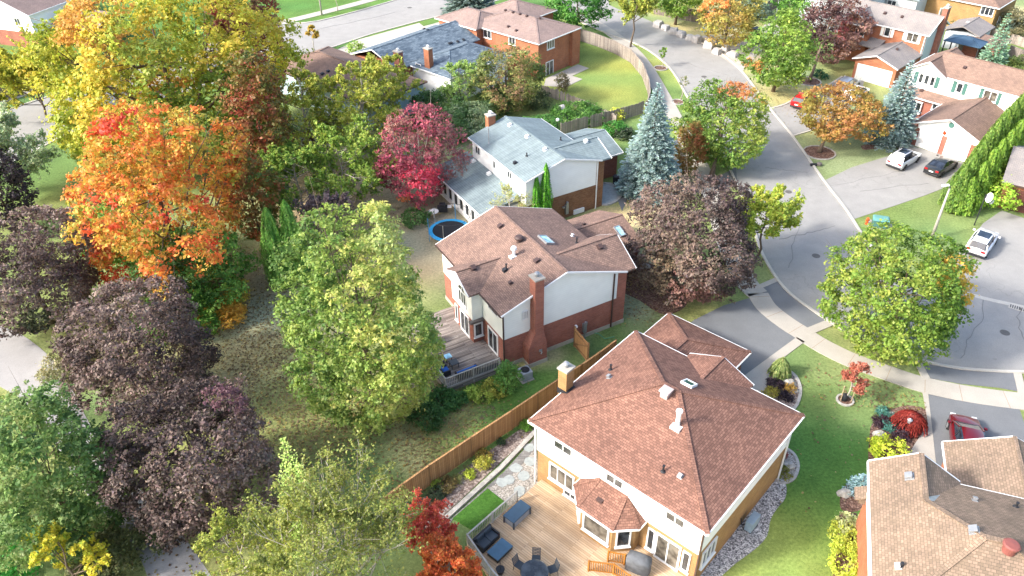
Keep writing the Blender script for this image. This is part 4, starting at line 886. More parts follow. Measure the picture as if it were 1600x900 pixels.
# back deck of the middle house
D = thing('garden_deck', 'weathered grey timber deck with pale baluster railing behind the middle house', 'deck', (*B.o, 0), rad(29))
mb = MB(); mb.prism([(-4.6, .05), (.3, .05), (.3, 8.5), (-3.6, 8.5), (-4.6, 6.5)], .38, .5); mb.build('decking', M['deck_grey'], D)
mb = MB(); mb.prism([(-4.55, .1), (.25, .1), (.25, 8.4), (-3.5, 8.4), (-4.55, 6.5)], 0, .375); mb.build('skirt', M['deck_grey'], D)
def railing(parent, pts, z0, z1, mat, step=.13, bw=.035, cap=.09, posts=True, name='railing', pw=.09):
    mb = MB()
    for i in range(len(pts)-1):
        a = np.array(pts[i], float); b = np.array(pts[i+1], float); L = np.linalg.norm(b-a); n = max(1, int(L/step)); d = (b-a)/L
        mb.bar((*a, z1), (*b, z1), cap, .05); mb.bar((*a, z0+.1), (*b, z0+.1), .05)
        for k in range(1, n): p = a+d*L*k/n; mb.box(p[0]-bw/2, p[1]-bw/2, z0+.1, p[0]+bw/2, p[1]+bw/2, z1-.02)
    r_ = mb.build(name, M[mat], parent)
    for p in (pts if posts else []): q = MB(); q.box(p[0]-pw/2, p[1]-pw/2, z0-.3, p[0]+pw/2, p[1]+pw/2, z1+.06); q.build('post', M[mat], r_)
railing(D, [(-.15, .12), (-2.3, .12), (-4.5, .12)], .42, 1.38, 'rail_white'); railing(D, [(-4.5, .2), (-4.5, 2.4)], .42, 1.38, 'rail_white')

# ---- blue-grey roofed house ----------------------------------------------------------------
Cc = House('brick_house', 'house with pale blue-grey roof and off-white siding over brown brick', (820, 285), 5.3, 29.5)
def zfC(u, v):
    m = 5.3+1.25*(1-abs(u-4.25)/4.25)
    if v < 5 and u > 4.3: m = max(m, 5.3+1.15*(1-abs(v-2.4)/2.5))
    if u < 0: m = 3.2+.2*u
    return m
Cc.zf = zfC
mb = MB(); mb.box(.3, .3, 0, 8.2, 10.7, 2.62); mb.box(8.1, .32, 0, 9.0, 4.7, 5.2); mb.build('wall', M['brick_buff'], Cc.root)
mb = MB(); mb.box(.27, .27, 2.62, 8.08, 10.73, 5.2); gwall(mb, (.26, .25), (8.2, .25), 5.2, 5.21, 6.4); gwall(mb, (8.2, 10.75), (.26, 10.75), 5.2, 5.21, 6.4); mb.build('siding', M['white_siding'], Cc.root)
mb = MB(); gable(mb, 0, 8.5, 0, 11, 5.3, 6.55, 'v'); roofC = mb.build('roof', M['roof_blue'], Cc.root)
mb = MB(); cross(mb, 9.5, 8.5, 1.25/4.25, -.05, 4.9, 5.31, 6.45); mb.build('gable_roof', M['roof_blue'], Cc.root)
mb = MB(); gable(mb, 8.3, 14.4, 4.4, 11.2, 2.7, 3.9, 'u'); mb.build('garage_roof', M['roof_blue'], Cc.root)
mb = MB(); mb.box(8.2, 4.75, 0, 14.0, 10.9, 2.6); gwall(mb, (14.0, 4.75), (14.0, 10.9), 2.55, 2.56, 3.65); mb.build('garage_wall', M['brick_red'], Cc.root)
mb = MB(); mb.slab([(-3.95, 1.2, 2.4), (.35, 1.2, 3.25), (.35, 12, 3.25), (-3.95, 12, 2.4)]); lr = mb.build('lean_to_roof', M['roof_blue'], Cc.root)
mb = MB(); mb.box(-3.6, 1.5, 0, .3, 11.8, 2.3); mb.build('addition_wall', M['white_siding'], Cc.root)
for k in range(8): Cc.window((-3.6, 2.2+k*1.2), (0, -1), .85, .55, 2.1, fw_=.1)
Cc.gutters([[(-.02, 0, 5.22), (-.02, 11, 5.22)], [(0, -.02, 5.22), (4.25, -.02, 6.47), (8.5, -.02, 5.22)], [(8.52, 5, 5.22), (8.52, 11, 5.22)], [(-3.97, 1.2, 2.34), (-3.97, 12, 2.34)], [(9.52, -.1, 5.23), (9.52, 2.4, 6.37), (9.52, 4.9, 5.23)], [(14.42, 4.4, 2.62), (14.42, 7.8, 3.82), (14.42, 11.2, 2.62)], [(9.5, 4.38, 2.62), (14.4, 4.38, 2.62)]])
Cc.spout(8.15, .2, 0, 5.2)
for p, W, n in (((747, 235), 1.0, 2), ((773, 257), .55, 1), ((797, 273), .9, 2)): Cc.win_px(p, 'u-', .27, W, .9, n=n, sill=False)
chimney(Cc, 2.2, 3.0, 10.75, 11.4, 0, 7.0, 'brick_orange')
for p in ((797, 196), (824, 214), (852, 234)): Cc.vent(p, roofC, 'trim', .33)
for p in ((876, 219), (823, 244)): Cc.pipe(p, roofC, .3)
Cc.pipe((764, 224), roofC, 1.6, .05, 'metal'); Cc.vent((805, 255), roofC, 'dark', .3); Cc.vent((740, 252), lr, 'trim'); Cc.vent((764, 272), lr, 'trim'); Cc.vent((915, 221), roofC, 'trim', .33)
mb = MB(); mb.box(4.6, .05, .5, 4.9, .3, 1.5); mb.cyl(4.75, .1, 1.5, 1.8, .13, n=8); mb.box(4.3, .1, 1.2, 4.5, .3, 1.35); mb.build('electric_meter', M['metal'], Cc.root)
mb = MB(); mb.box(5.6, .15, .1, 6.8, .32, .55); mb.build('basement_window', M['trim'], Cc.root)

# ---- white house with teal shutters ---------------------------------------------------------
Dh = House('white_house', 'two-storey cream house with green shutters, rose-brown roof and double garage by the bright hedge', (1479.2, 120.3), 5.3, -48.8)
def zfD(u, v):
    if v < -1: return 2.7+1.5*(1-abs(u-4.65)/3.75)
    m = 5.3+1.65*(1-abs(v-3.3)/3.3)
    if u < 0: m = max(m, 5.3+1.3*(1-abs(u+2.15)/2.15))
    if v < .1 and u < 3: m = 3.1+.4*v
    return m
Dh.zf = zfD
mb = MB(); mb.box(-4.0, .2, 0, 9.5, 6.4, 3.1); mb.box(-3.9, -.85, 0, 3, .2, 2.45); mb.build('wall', M['brick_red'], Dh.root)
mb = MB(); mb.box(-4.05, .15, 3.1, 9.55, 6.45, 5.2); gwall(mb, (-4.05, -.06), (-.1, -.06), 5.2, 5.21, 6.45); gwall(mb, (9.55, .2), (9.55, 6.4), 5.2, 5.21, 6.8); mb.build('siding', M['cream_siding'], Dh.root)
mb = MB(); gable(mb, -2.1, 9.8, 0, 6.6, 5.3, 6.95, 'u'); roofD = mb.build('roof', M['roof_pink'], Dh.root)
mb = MB(); gable(mb, -4.35, .05, -.3, 6.6, 5.31, 6.62, 'v'); mb.build('gable_roof', M['roof_pink'], Dh.root)
mb = MB(); mb.slab([(-4.3, -1.25, 2.6), (3.2, -1.25, 2.6), (3.2, .2, 3.2), (-4.3, .2, 3.2)]); mb.build('porch_roof', M['roof_pink'], Dh.root)
mb = MB(); gable(mb, .9, 8.4, -8.5, .2, 2.7, 4.25, 'v'); mb.build('garage_roof', M['roof_pink'], Dh.root)
mb = MB(); mb.box(1.25, -8.0, 0, 8.1, .2, 2.6); mb.build('garage_wall', M['brick_red'], Dh.root)
mb = MB(); gwall(mb, (1.45, -8.05), (8.0, -8.05), 2.1, 2.65, 4.05, .06); mb.build('garage_gable', M['white_siding'], Dh.root)
for a, b in ((1.75, 4.2), (4.75, 7.2)):
    mb = MB()
    for k in range(4): mb.box(a, -8.09, .04+k*.52, b, -8.0, .04+k*.52+.5)
    mb.build('garage_door', M['trim'], Dh.root)
mb = MB(); mb.add([(4.7+.3*math.cos(t), -8.1, 3.45+.3*math.sin(t)) for t in np.linspace(0, 6.28, 17)[:-1]]+[(4.7+.3*math.cos(t), -8.0, 3.45+.3*math.sin(t)) for t in np.linspace(0, 6.28, 17)[:-1]], [tuple(range(16))]+[(i, (i+1) % 16, 16+(i+1) % 16, 16+i) for i in range(16)]); mb.build('round_vent', M['teal'], Dh.root)
Dh.gutters([[(0, -.02, 5.22), (9.8, -.02, 5.22)], [(-4.37, -.3, 5.23), (-4.37, 6.6, 5.23)], [(-4.35, -.33, 5.23), (-2.15, -.33, 6.54), (.05, -.33, 5.23)], [(-4.3, -1.27, 2.53), (3.2, -1.27, 2.53)], [(.9, -8.53, 2.62), (4.65, -8.53, 4.17), (8.4, -8.53, 2.62)], [(.88, -8.5, 2.62), (.88, -1.2, 2.62)]], 'trim', .13)
c = lambda x, y: (1380+x/7.26, 70+y/7.26)
for p in ((430, 378), (495, 395), (560, 415)): Dh.win_px(c(*p), 'v', .15, .55, 1.15, fw_=.08)
Dh.win_px(c(868, 488), 'v', .15, .7, 1.15, n=1); Dh.win_px(c(1215, 580), 'v', .15, 1.5, 1.15, n=2, glass='glass_curtain')
for p in ((372, 365), (612, 430), (805, 475), (922, 505), (1115, 560), (1305, 612)): Dh.shutter(c(*p), .15)
Dh.win_px(c(350, 690), 'v', -.85, 1.9, 1.35, n=3, proud=.3); Dh.win_px(c(585, 700), 'v', -.85, .6, .8)
Dh.vent(c(925, 262), roofD, size=.3); Dh.pipe(c(1440, 215), roofD, .9, .09, 'trim'); Dh.vent(c(435, 522), roofD, size=.35)
mb = MB(); mb.tube([(4.5, -8.1, 2.5), (4.2, -8.5, 2.9)], .02, 5); mb.add([(4.5, -8.12, 2.5), (4.25, -8.45, 2.85), (4.2, -8.3, 2.35), (4.4, -8.1, 2.2)], [(0, 1, 2, 3)]); mb.build('wall_flag', M['orange'], Dh.root, uv=False)

# ---- orange brick house with grey roof -------------------------------------------------------
E4 = House('brick_house', 'orange brick two-storey house with warm grey roof and red side chimney, behind the blue spruce', (1370.9, 37.7), 5.3, -46.4)
def zfE(u, v):
    if v < -.5: return 2.7+1.1*(1-abs(u-3.65)/3.)
    return 5.3+1.75*(1-abs(v-3.3)/3.3)
E4.zf = zfE
mb = MB(); mb.box(-5.2, .3, 0, 6.5, 6.4, 5.2); mb.box(-4.6, -.75, 0, -.5, .4, 5.2); mb.build('wall', M['brick_orange'], E4.root)
mb = MB(); gable(mb, -5.6, 6.85, 0, 6.6, 5.3, 7.05, 'u'); roofE = mb.build('roof', M['roof_grey'], E4.root)
mb = MB(); gable(mb, -5, -.1, -1.15, 3.5, 5.31, 6.6, 'v'); mb.build('gable_roof', M['roof_grey'], E4.root)
mb = MB(); gwall(mb, (-4.4, -.85), (-.7, -.85), 5.5, 5.52, 6.45); mb.build('gable_wall', M['brick_orange'], E4.root)
mb = MB(); mb.slab([(-5, -1.6, 5.2), (-.1, -1.6, 5.2), (-.1, -.7, 5.5), (-5, -.7, 5.5)], .1); mb.build('gable_skirt', M['roof_grey'], E4.root)
mb = MB(); mb.box(6.5, .35, 0, 6.55, 6.35, 5.2); gwall(mb, (6.52, .35), (6.52, 6.35), 5.2, 5.21, 6.9); mb.build('side_siding', M['grey_siding'], E4.root)
chimney(E4, 6.5, 7.1, 3.3, 4.3, 0, 8.0, 'brick_red')
mb = MB(); gable(mb, .65, 6.7, -7.0, .3, 2.7, 3.75, 'v'); mb.slab([(-1.2, -1.6, 2.75), (1.5, -1.6, 2.75), (1.5, .3, 3.4), (-1.2, .3, 3.4)]); lrE = mb.build('garage_roof', M['roof_grey'], E4.root)
mb = MB(); mb.box(1.0, -6.6, 0, 6.4, .3, 2.6); gwall(mb, (1.0, -6.6), (6.4, -6.6), 2.6, 2.61, 3.6); mb.build('garage_wall', M['brick_orange'], E4.root)
mb = MB(); mb.box(1.4, -6.66, 0, 6.0, -6.58, 2.1); mb.build('garage_door', M['cream_siding'], E4.root)
E4.gutters([[(-.1, -.02, 5.22), (6.85, -.02, 5.22)], [(6.87, 0, 5.22), (6.87, 3.3, 6.97), (6.87, 6.6, 5.22)], [(-4.9, -1.17, 5.25), (-2.55, -1.17, 6.52), (-.2, -1.17, 5.25)], [(-5, -1.62, 5.12), (-.1, -1.62, 5.12)], [(.65, -7.03, 2.62), (3.68, -7.03, 3.67), (6.7, -7.03, 2.62)]], 'trim', .13)
c = lambda x, y: (1320+x/5.696, y/5.696)
for p, W, n, g in ((c(380, 280), .8, 1, 'glass'), (c(605, 330), 1.6, 2, 'glass_curtain')): E4.win_px(p, 'v', .3, W, 1.3, n=n, glass=g)
for p in (c(335, 270), c(425, 290), c(535, 310), c(662, 345)): E4.shutter(p, .3, .38, 1.35, 'cream_siding')
E4.win_px(c(140, 265), 'v', -.75, 1.3, 1.7, n=2); E4.spout(6.4, .2, 2.6, 5.2)
E4.vent(c(358, 120), roofE, size=.35); E4.vent(c(510, 152), roofE, size=.3); E4.skylight(c(520, 82), roofE, 1.0, 1.5); E4.vent(c(465, 440), lrE, size=.3)

# ---- brick hip-roofed house at the top -------------------------------------------------------
F = House('brick_house', 'orange-brown brick house with dusty rose hip roofs and patio inside the curved fence', (841.7, 68.5), 4.9, -42.9)
def zfF(u, v): return 4.9+.33*max(0, min(v, -u, 8.85-v, 99))
F.zf = zfF
mb = MB(); mb.box(-13, .35, 0, -.35, 8.5, 4.8); mb.box(-18, -.75, 0, -10.5, 5, 4.8); mb.box(-15.5, 8, 0, -8, 12.5, 4.8); mb.box(-.36, 6.9, 0, .1, 8.6, 4.8); mb.build('wall', M['brick_orange'], F.root)
mb = MB(); hip(mb, -13.5, .05, 0, 8.85, 4.9, (-9, 4.42), (-4.4, 4.42), 6.35); roofF = mb.build('roof', M['roof_dusty'], F.root)
mb = MB(); hip(mb, -18.4, -10.2, -1.15, 5.6, 4.9, (-15.2, 2.2), (-12.8, 2.2), 6.1); mb.build('roof_wing', M['roof_dusty'], F.root)
mb = MB(); hip(mb, -16.0, -7.5, 4.5, 12.8, 4.9, (-11.9, 8.4), (-11.5, 8.4), 6.45); mb.build('roof_wing', M['roof_dusty'], F.root)
F.gutters([[(-10.2, -.02, 4.82), (.05, -.02, 4.82)], [(.07, 0, 4.82), (.07, 8.85, 4.82)], [(-18.4, -1.17, 4.82), (-10.2, -1.17, 4.82)], [(-7.48, 8.85, 4.82), (-7.48, 12.8, 4.82)]], 'trim', .13)
c = lambda x, y: (660+x/5.696, y/5.696)
F.win_px(c(1140, 395), 'u+', -.35, 1.5, 1.15, n=3, glass='glass_curtain'); F.win_px(c(1130, 610), 'u+', -.35, 1.6, 2.1, n=2, glass='glass_curtain', name='sliding_door', sill=False)
F.win_px(c(580, 300), 'v', .35, 1.5, 1.2, n=2); F.win_px(c(305, 310), 'v', -.75, 1.2, .8, n=2, glass='glass_curtain'); F.win_px(c(800, 360), 'v', .35, 1.2, 1.2, n=2)
for p in ((740, 95), (808, 112), (870, 128), (930, 145), (1045, 165), (765, 240), (835, 275)): F.vent(c(*p), roofF, size=.3)

# ---- tan-roofed house, bottom right ----------------------------------------------------------
g0 = G2(1357.6, 720, 5.3); g1 = G2(1362.7, 900, 5.3); yw = math.degrees(math.atan2(g1[1]-g0[1], g1[0]-g0[0]))
K = House('brick_house', 'house with tan-brown shingle roof and orange brick before the parked dark red car', (1357.6, 720), 5.3, yw)
def zfK(u, v): return min(5.3+.628*v, 5.3+.47*(u-.2) if v > 4.4 else 99, 8.0, 5.3+.628*(10.3-u)+0.0) if not (v < 4.7 and u < 3.3) else 5.3+.628*(2.3-abs(v-2.3))
K.zf = zfK
mb = MB(); mb.box(.3, .45, 0, 10, 9.5, 2.9); mb.box(-4.9, 5.2, 0, .5, 11.5, 2.8); mb.build('wall', M['brick_orange'], K.root)
mb = MB(); mb.box(.28, .42, 2.9, 10.02, 9.52, 5.15); gwall(mb, (.27, 4.3), (.27, .42), 5.1, 5.11, 6.4); mb.build('siding', M['white_siding'], K.root)
mb = MB(); pk = (5.9, 4.3, 8.0); pk2 = (5.9, 5.6, 8.0)
mb.slab([(0, 0, 5.3), (10.2, 0, 5.3), pk, (3.3, 2.3, 6.744), (0, 2.3, 6.744)], .15); mb.slab([(.2, 4.6, 5.3), (3.3, 2.3, 6.744), pk, pk2, (.2, 9.9, 5.3)], .15); mb.slab([(0, 2.3, 6.744), (3.3, 2.3, 6.744), (.2, 4.6, 5.3), (0, 4.6, 5.3)], .15); mb.slab([(10.2, 0, 5.3), pk, pk2, (10.2, 9.9, 5.3)], .15); mb.slab([(10.2, 9.9, 5.3), pk2, (.2, 9.9, 5.3)], .15)
for a, b in (((3.3, 2.3, 6.744), pk), ((0, 2.3, 6.744), (3.3, 2.3, 6.744)), ((10.2, 0, 5.3), pk), (pk, pk2), ((10.2, 9.9, 5.3), pk2)): mb.bar(a, b, .28, .05)
roofK = mb.build('roof', M['roof_tan'], K.root)
mb = MB(); gable(mb, -5.25, .25, 4.85, 11.6, 3.1, 4.7, 'u'); mb.build('garage_roof', M['roof_tan'], K.root)
K.gutters([[(0, -.03, 5.22), (10.2, -.03, 5.22)], [(.17, 4.6, 5.2), (.17, 9.9, 5.2)], [(-5.25, 4.83, 3.03), (0.1, 4.83, 3.03)], [(-.03, 0, 5.23), (-.03, 2.3, 6.66), (-.03, 4.6, 5.23)], [(-5.27, 4.85, 3.02), (-5.27, 8.2, 4.62), (-5.27, 11.6, 3.02)]])
mb = MB(); mb.bar((1.0, 4.55, 5.42), (3.2, 2.45, 6.75), .3, .04); mb.build('valley_flashing', M['metal'], K.root)
for p in ((1421, 745), (1522, 829)): K.vent(p, roofK, 'metal', .38)
K.vent((1523, 782), roofK, 'metal', .22); K.pipe((1587, 792), roofK, .3); K.vent((1404, 886), roofK, 'trim', .25); K.pipe((1408, 885), roofK, .25)
x, y, z = K.on_roof((1577, 858)); mb = MB(); mb.lathe([(.3, z-.15), (.28, z+.2), (.36, z+.24), (.38, z+.34), (.3, z+.4), (.02, z+.43)], x, y, 18); mb.build('roof_vent', m_plain('reddish_vent_metal', rgb('7f4c46'), .5), roofK)
mb = MB(); mb.box(-.2, .1, 2.4, .6, .55, 2.75); mb.slab([(-.25, -.15, 2.75), (.7, -.15, 2.75), (.7, .5, 3.1), (-.25, .5, 3.1)], .08); mb.build('bay_roof', M['roof_tan'], K.root)

# ---- slate-blue roofed bungalow --------------------------------------------------------------
L8 = House('bungalow', 'bungalow with dark slate-blue roof and two brick chimneys near the far street', (547.5, 83.4), 3.6, -42.5)
def zfL(u, v): return 3.6+1.5*max(0, 1-abs(u-4.6)/4.6) if u < 9 else 3.6+.33*min(u-8, 16.5-u, v-2.2)
L8.zf = zfL
mb = MB(); mb.box(.4, .4, 0, 9.2, 14.6, 3.5); mb.build('wall', M['brick_orange'], L8.root)
mb = MB(); mb.box(8.5, 2.6, 0, 16.1, 13, 3.45); mb.build('siding', M['white_siding'], L8.root)
mb = MB(); gable(mb, 0, 9.3, 0, 15, 3.6, 5.2, 'v'); roofL = mb.build('roof', M['roof_slate'], L8.root)
mb = MB(); hip(mb, 8.2, 16.5, 2.2, 13.4, 3.59, (12.3, 6.2), (12.3, 9.4), 5.1); mb.build('roof_wing', M['roof_slate'], L8.root)
L8.gutters([[(0, -.03, 3.52), (4.65, -.03, 5.12), (9.3, -.03, 3.52)], [(9.3, 2.17, 3.51), (16.5, 2.17, 3.51)], [(-.02, 0, 3.52), (-.02, 15, 3.52)], [(16.52, 2.2, 3.51), (16.52, 13.4, 3.51)]], 'trim', .12)
u_, v_ = L8.loc((625, 114), 3.2); chimney(L8, u_-.5, u_+.5, v_-.35, v_+.35, 0, 5.9, 'brick_red')
u_, v_ = L8.loc((671, 108), 3.5); chimney(L8, u_-.45, u_+.45, v_-.35, v_+.35, 0, 6.1, 'brick_orange')
L8.win_px((654, 104), 'v', 2.6, 1.0, .8)
for p in ((663, 46), (668, 48), (705, 68), (715, 66), (724, 63), (702, 69)): L8.vent(p, roofL, 'dark', .35)

# ---- rose-roofed house behind the birches -----------------------------------------------------
N9 = House('bungalow', 'bungalow with rose-brown roof and pale blue siding mostly hidden behind the birches', (667.5, 127), 3.5, -42.5)
N9.zf = lambda u, v: 3.5+.33*max(0, min(-v, v+9.5, -u))
mb = MB(); mb.box(-19, -9.1, 0, -.4, -.4, 3.4); mb.build('wall', M['blue_siding'], N9.root)
mb = MB(); hip(mb, -19.5, 0, -9.5, 0, 3.5, (-15, -4.75), (-4.6, -4.75), 5.1); rN = mb.build('roof', M['roof_pink'], N9.root)
N9.gutters([[(-19.5, .02, 3.42), (0, .02, 3.42)], [(.02, -9.5, 3.42), (.02, 0, 3.42)], [(-19.5, -9.52, 3.42), (0, -9.52, 3.42)]], 'brown_trim')
N9.window((-.4, -2.0), (0, 1), 1.0, 1.2, 2.2)
N9.window((-8, -9.1), (1, 0), 1.8, 1.0, 2.3, n=2)
for p in ((504, 116), (513, 112)): N9.vent(p, rN, 'dark', .35)

# ---- white-gabled house at the top left --------------------------------------------------------
O_ = House('white_house', 'white gabled house with pinkish roof beyond the grey fence at the top left corner', (44, 24), 5.2, -20)
O_.zf = lambda u, v: 5.2+.4*max(0, min(v, 8-v))
mb = MB(); mb.box(-9, .4, 0, -.4, 8, 2.4); mb.box(-.4, 4, 0, 7.5, 10, 2.7); mb.build('wall', M['brick_red'], O_.root)
mb = MB(); mb.box(-9.03, .37, 2.4, -.37, 8.03, 5.1); gwall(mb, (-9.03, .35), (-.37, .35), 5.1, 5.11, 6.8); mb.build('siding', M['white_siding'], O_.root)
mb = MB(); gable(mb, -9.5, 0, 0, 8.5, 5.2, 7.0, 'v'); mb.build('roof', M['roof_dusty'], O_.root)
mb = MB(); gable(mb, -.4, 8, 3.4, 10.5, 2.8, 4.4, 'u'); mb.build('garage_roof', M['roof_dusty'], O_.root)
O_.gutters([[(-9.5, -.03, 5.12), (-4.75, -.03, 6.92), (0, -.03, 5.12)], [(.02, 0, 5.12), (.02, 8.5, 5.12)], [(-.4, 3.38, 2.72), (8, 3.38, 2.72)], [(8.02, 3.4, 2.72), (8.02, 6.95, 4.32), (8.02, 10.5, 2.72)]], 'trim', .13)
O_.window((-3, .37), (1, 0), 1.1, 3.3, 4.5, n=2); O_.window((3.4, 4.0), (1, 0), 1.2, 1.0, 2.1, n=2)
O2 = House('brick_house', 'dark roofed brick house in the top left corner behind the white gabled house', (38, 2), 3.6, -20)
mb = MB(); mb.box(-14, .4, 0, 5, 8, 3.5); mb.build('wall', M['brick_red'], O2.root); mb = MB(); hip(mb, -14.5, 5.5, 0, 8.5, 3.6, (-10, 4.2), (1, 4.2), 5.2); mb.build('roof', M['roof_slate'], O2.root)
O2.window((2, .4), (1, 0), 1.2, 1.2, 2.3)

# ---- houses at the top right --------------------------------------------------------------------
Q = House('brick_house', 'tan brick house with rose roof and tall windows at the top right corner', (1562, 13), 4.6, -46)
mb = MB(); mb.box(-13, .4, 0, -.4, 9, 4.5); mb.build('wall', M['brick_tan'], Q.root); mb = MB(); hip(mb, -13.5, 0, 0, 9.4, 4.6, (-9, 4.7), (-4.6, 4.7), 6.2); mb.build('roof', M['roof_pink'], Q.root)
Q.gutters([[(-13.5, -.02, 4.52), (0, -.02, 4.52)], [(.02, 0, 4.52), (.02, 9.4, 4.52)]], 'trim', .13)
Q.win_px((1543, 16), 'v', .4, 1.8, 1.5, n=3); Q.window((-.4, 3.6), (0, 1), 1.8, .5, 2.8, n=2, name='glass_door'); Q.window((-7.2, .4), (1, 0), 1.4, .3, 3.0, n=1, glass='glass_curtain')
R_ = House('garage', 'garage with grey shingle roof and brown door at the right edge above the white car', (1565.5, 284), 2.8, -33)
R_.zf = lambda u, v: 3
mb = MB(); mb.box(.3, .35, 0, 9, 9.5, 2.7); mb.build('wall', M['brick_orange'], R_.root); mb = MB(); gable(mb, 0, 9.5, 0, 9.9, 2.8, 4.4, 'u'); mb.build('roof', M['roof_grey'], R_.root)
R_.gutters([[(0, -.03, 2.7), (9.5, -.03, 2.7)]], 'brown_trim', .14)
mb = MB()
for k in range(4): mb.box(1.0, .26, .03+k*.55, 6.0, .36, .03+k*.55+.53)
mb.build('garage_door', m_plain('brown_garage_door', rgb('5c3a33'), .5), R_.root)
U_ = House('grey_house', 'blue-grey sided house with pale roof at the top edge left of the grey-roofed brick house', (1352, 8), 4.8, -46)
mb = MB(); mb.box(-10, .4, 0, -.4, 8, 4.7); mb.build('wall', M['grey_siding'], U_.root); mb = MB(); gable(mb, -10.4, 0, 0, 8.4, 4.8, 6.4, 'u'); mb.build('roof', M['roof_grey'], U_.root); U_.window((-5, .4), (1, 0), 1.4, 2.8, 4.0, n=2)
W_ = House('grey_house', 'house with pale blue-grey roof at the top edge behind the grey-roofed brick house', (1437, 1), 4.6, -46)
mb = MB(); mb.box(-13, .4, 0, -.4, 8, 4.5); mb.build('wall', M['grey_siding'], W_.root); mb = MB(); gable(mb, -13.4, 0, 0, 8.4, 4.6, 6.0, 'u'); mb.build('roof', M['roof_blue'], W_.root); W_.window((-4, .4), (1, 0), 1.4, 2.4, 3.8, n=2)
X_ = House('outbuilding', 'small grey-roofed outbuilding with pale siding behind the blue gazebo', (1531, 57.5), 2.6, -46)
mb = MB(); mb.box(-4.6, .3, 0, -.3, 5.5, 2.5); mb.build('wall', M['grey_siding'], X_.root); mb = MB(); gable(mb, -5, 0, 0, 5.9, 2.6, 3.5, 'v'); rx = mb.build('roof', M['roof_grey'], X_.root)
X_.window((-.3, 3), (0, 1), 1.3, 1.1, 1.9); mb = MB(); mb.box(-3.0, 2.5, 3.2, -2.5, 3.0, 3.45); mb.build('roof_vent', M['trim'], rx)
Y_ = House('garden_shed', 'red brick garden shed with flat brownish roof behind the small green spruce', (1567, 74), 2.3, -46)
mb = MB(); mb.box(-5.0, .25, 0, -.25, 3, 2.2); mb.build('wall', M['brick_red'], Y_.root); mb = MB(); mb.slab([(-5.3, 0, 2.3), (0, 0, 2.3), (0, 3.3, 2.5), (-5.3, 3.3, 2.5)]); mb.build('roof', M['roof_pink'], Y_.root)
mb = MB(); mb.box(-2.9, .2, .05, -2.0, .28, 1.95); mb.build('door', M['brown_trim'], Y_.root)
gz = thing('gazebo', 'garden gazebo with blue metal hip roof on dark posts', 'gazebo', (*G2(1511, 61, 2.6), 0), rad(-46))
mb = MB(); hip(mb, -2.4, 2.4, -1.7, 1.7, 2.3, (-.6, 0), (.6, 0), 3.0, .06); mb.build('canopy', m_plain('blue_metal_roof', rgb('4c6478'), .35, .3), gz)
for sx in (-2.2, 2.2):
    for sy in (-1.5, 1.5): mb = MB(); mb.box(sx-.07, sy-.07, 0, sx+.07, sy+.07, 2.25); mb.build('post', M['dark'], gz)

# ================================================================ FENCES
def fence(name, label, px, h, mat, cat='fence', step=2.4, th=.03, cap=True, board=.145, z0=.04, world=False, gaps=0, jag=0.0, group=None):
    """board fence along photo points of its foot"""
    pts = [np.array(p if world else G2(*p), float) for p in px]; x0, y0 = pts[0]; t = thing(name, label, cat, (x0, y0, 0), 0, group)
    r = random.Random(int(abs(x0*10))); mb = MB(); rl = MB()
    for i in range(len(pts)-1):
        a = pts[i]-pts[0]; b = pts[i+1]-pts[0]; L = np.linalg.norm(b-a)
        if L < .05: continue
        d = (b-a)/L; n = max(1, int(L/board)); w_ = L/n
        for k in range(n):
            if gaps and r.random() < gaps: continue
            p = a+d*w_*(k+.5); hh = h+r.uniform(-1, 1)*jag; off = np.array([-d[1], d[0]])*r.uniform(-.008, .008)
            mb.obox(p+off, d, w_-(.006 if not gaps else .025), th, z0, hh)
        for zz in (h*.25, h*.8): rl.bar((*(a+np.array([-d[1], d[0]])*.04), zz), (*(b+np.array([-d[1], d[0]])*.04), zz), .04, .09)
        if cap: rl.bar((*a, h+.03), (*b, h+.03), .12, .04)
        m = max(1, int(round(L/step)))
        for k in range(m+(i == len(pts)-2)):
            p = a+d*L*k/m; q = MB(); q.box(p[0]-.05, p[1]-.05, 0, p[0]+.05, p[1]+.05, h+.08); q.build('post', M['post'] if mat == 'wood_new' else M[mat], t)
    mb.build('boards', M[mat], t); rl.build('rails', M[mat], t); return t
fence('wood_fence', 'new orange-stained board fence between the two nearest brick houses', [(600, 812), (633, 787), (673, 758), (737, 714), (800, 671.7), (840, 644), (881, 616), (906, 600)], 1.8, 'wood_new')
fence('wood_fence', 'short stretch of orange-stained board fence behind the tan chimney, ending at the garage', [(908, 598), (935, 579), (960, 560)], 1.75, 'wood_new')
# open double gate beside the middle house
g = thing('wooden_gate', 'tan cross-braced timber side gate standing open by the red brick wall', 'gate', (*G2(897, 541), 0), 0)
a = np.array([0., 0]); b = np.array(G2(918, 567))-np.array(G2(897, 541))
mb = MB(); d = b/np.linalg.norm(b); L = np.linalg.norm(b)
for k in range(int(L/.14)): p = d*.14*(k+.5); mb.obox(p, d, .13, .03, .08, 1.85)
mb.build('boards', M['wood_new'], g); mb = MB()
for z in (.3, 1.6): mb.bar((*(d*.05+np.array([d[1], -d[0]])*.04), z), (*(d*(L-.05)+np.array([d[1], -d[0]])*.04), z), .04, .1)
mb.bar((*(d*.05+np.array([d[1], -d[0]])*.04), .3), (*(d*(L-.05)+np.array([d[1], -d[0]])*.04), 1.6), .04, .1); mb.build('brace', M['post'], g)
for p in (0*d, d*L): q = MB(); q.box(p[0]-.06, p[1]-.06, 0, p[0]+.06, p[1]+.06, 1.95); q.build('post', M['post'], g)
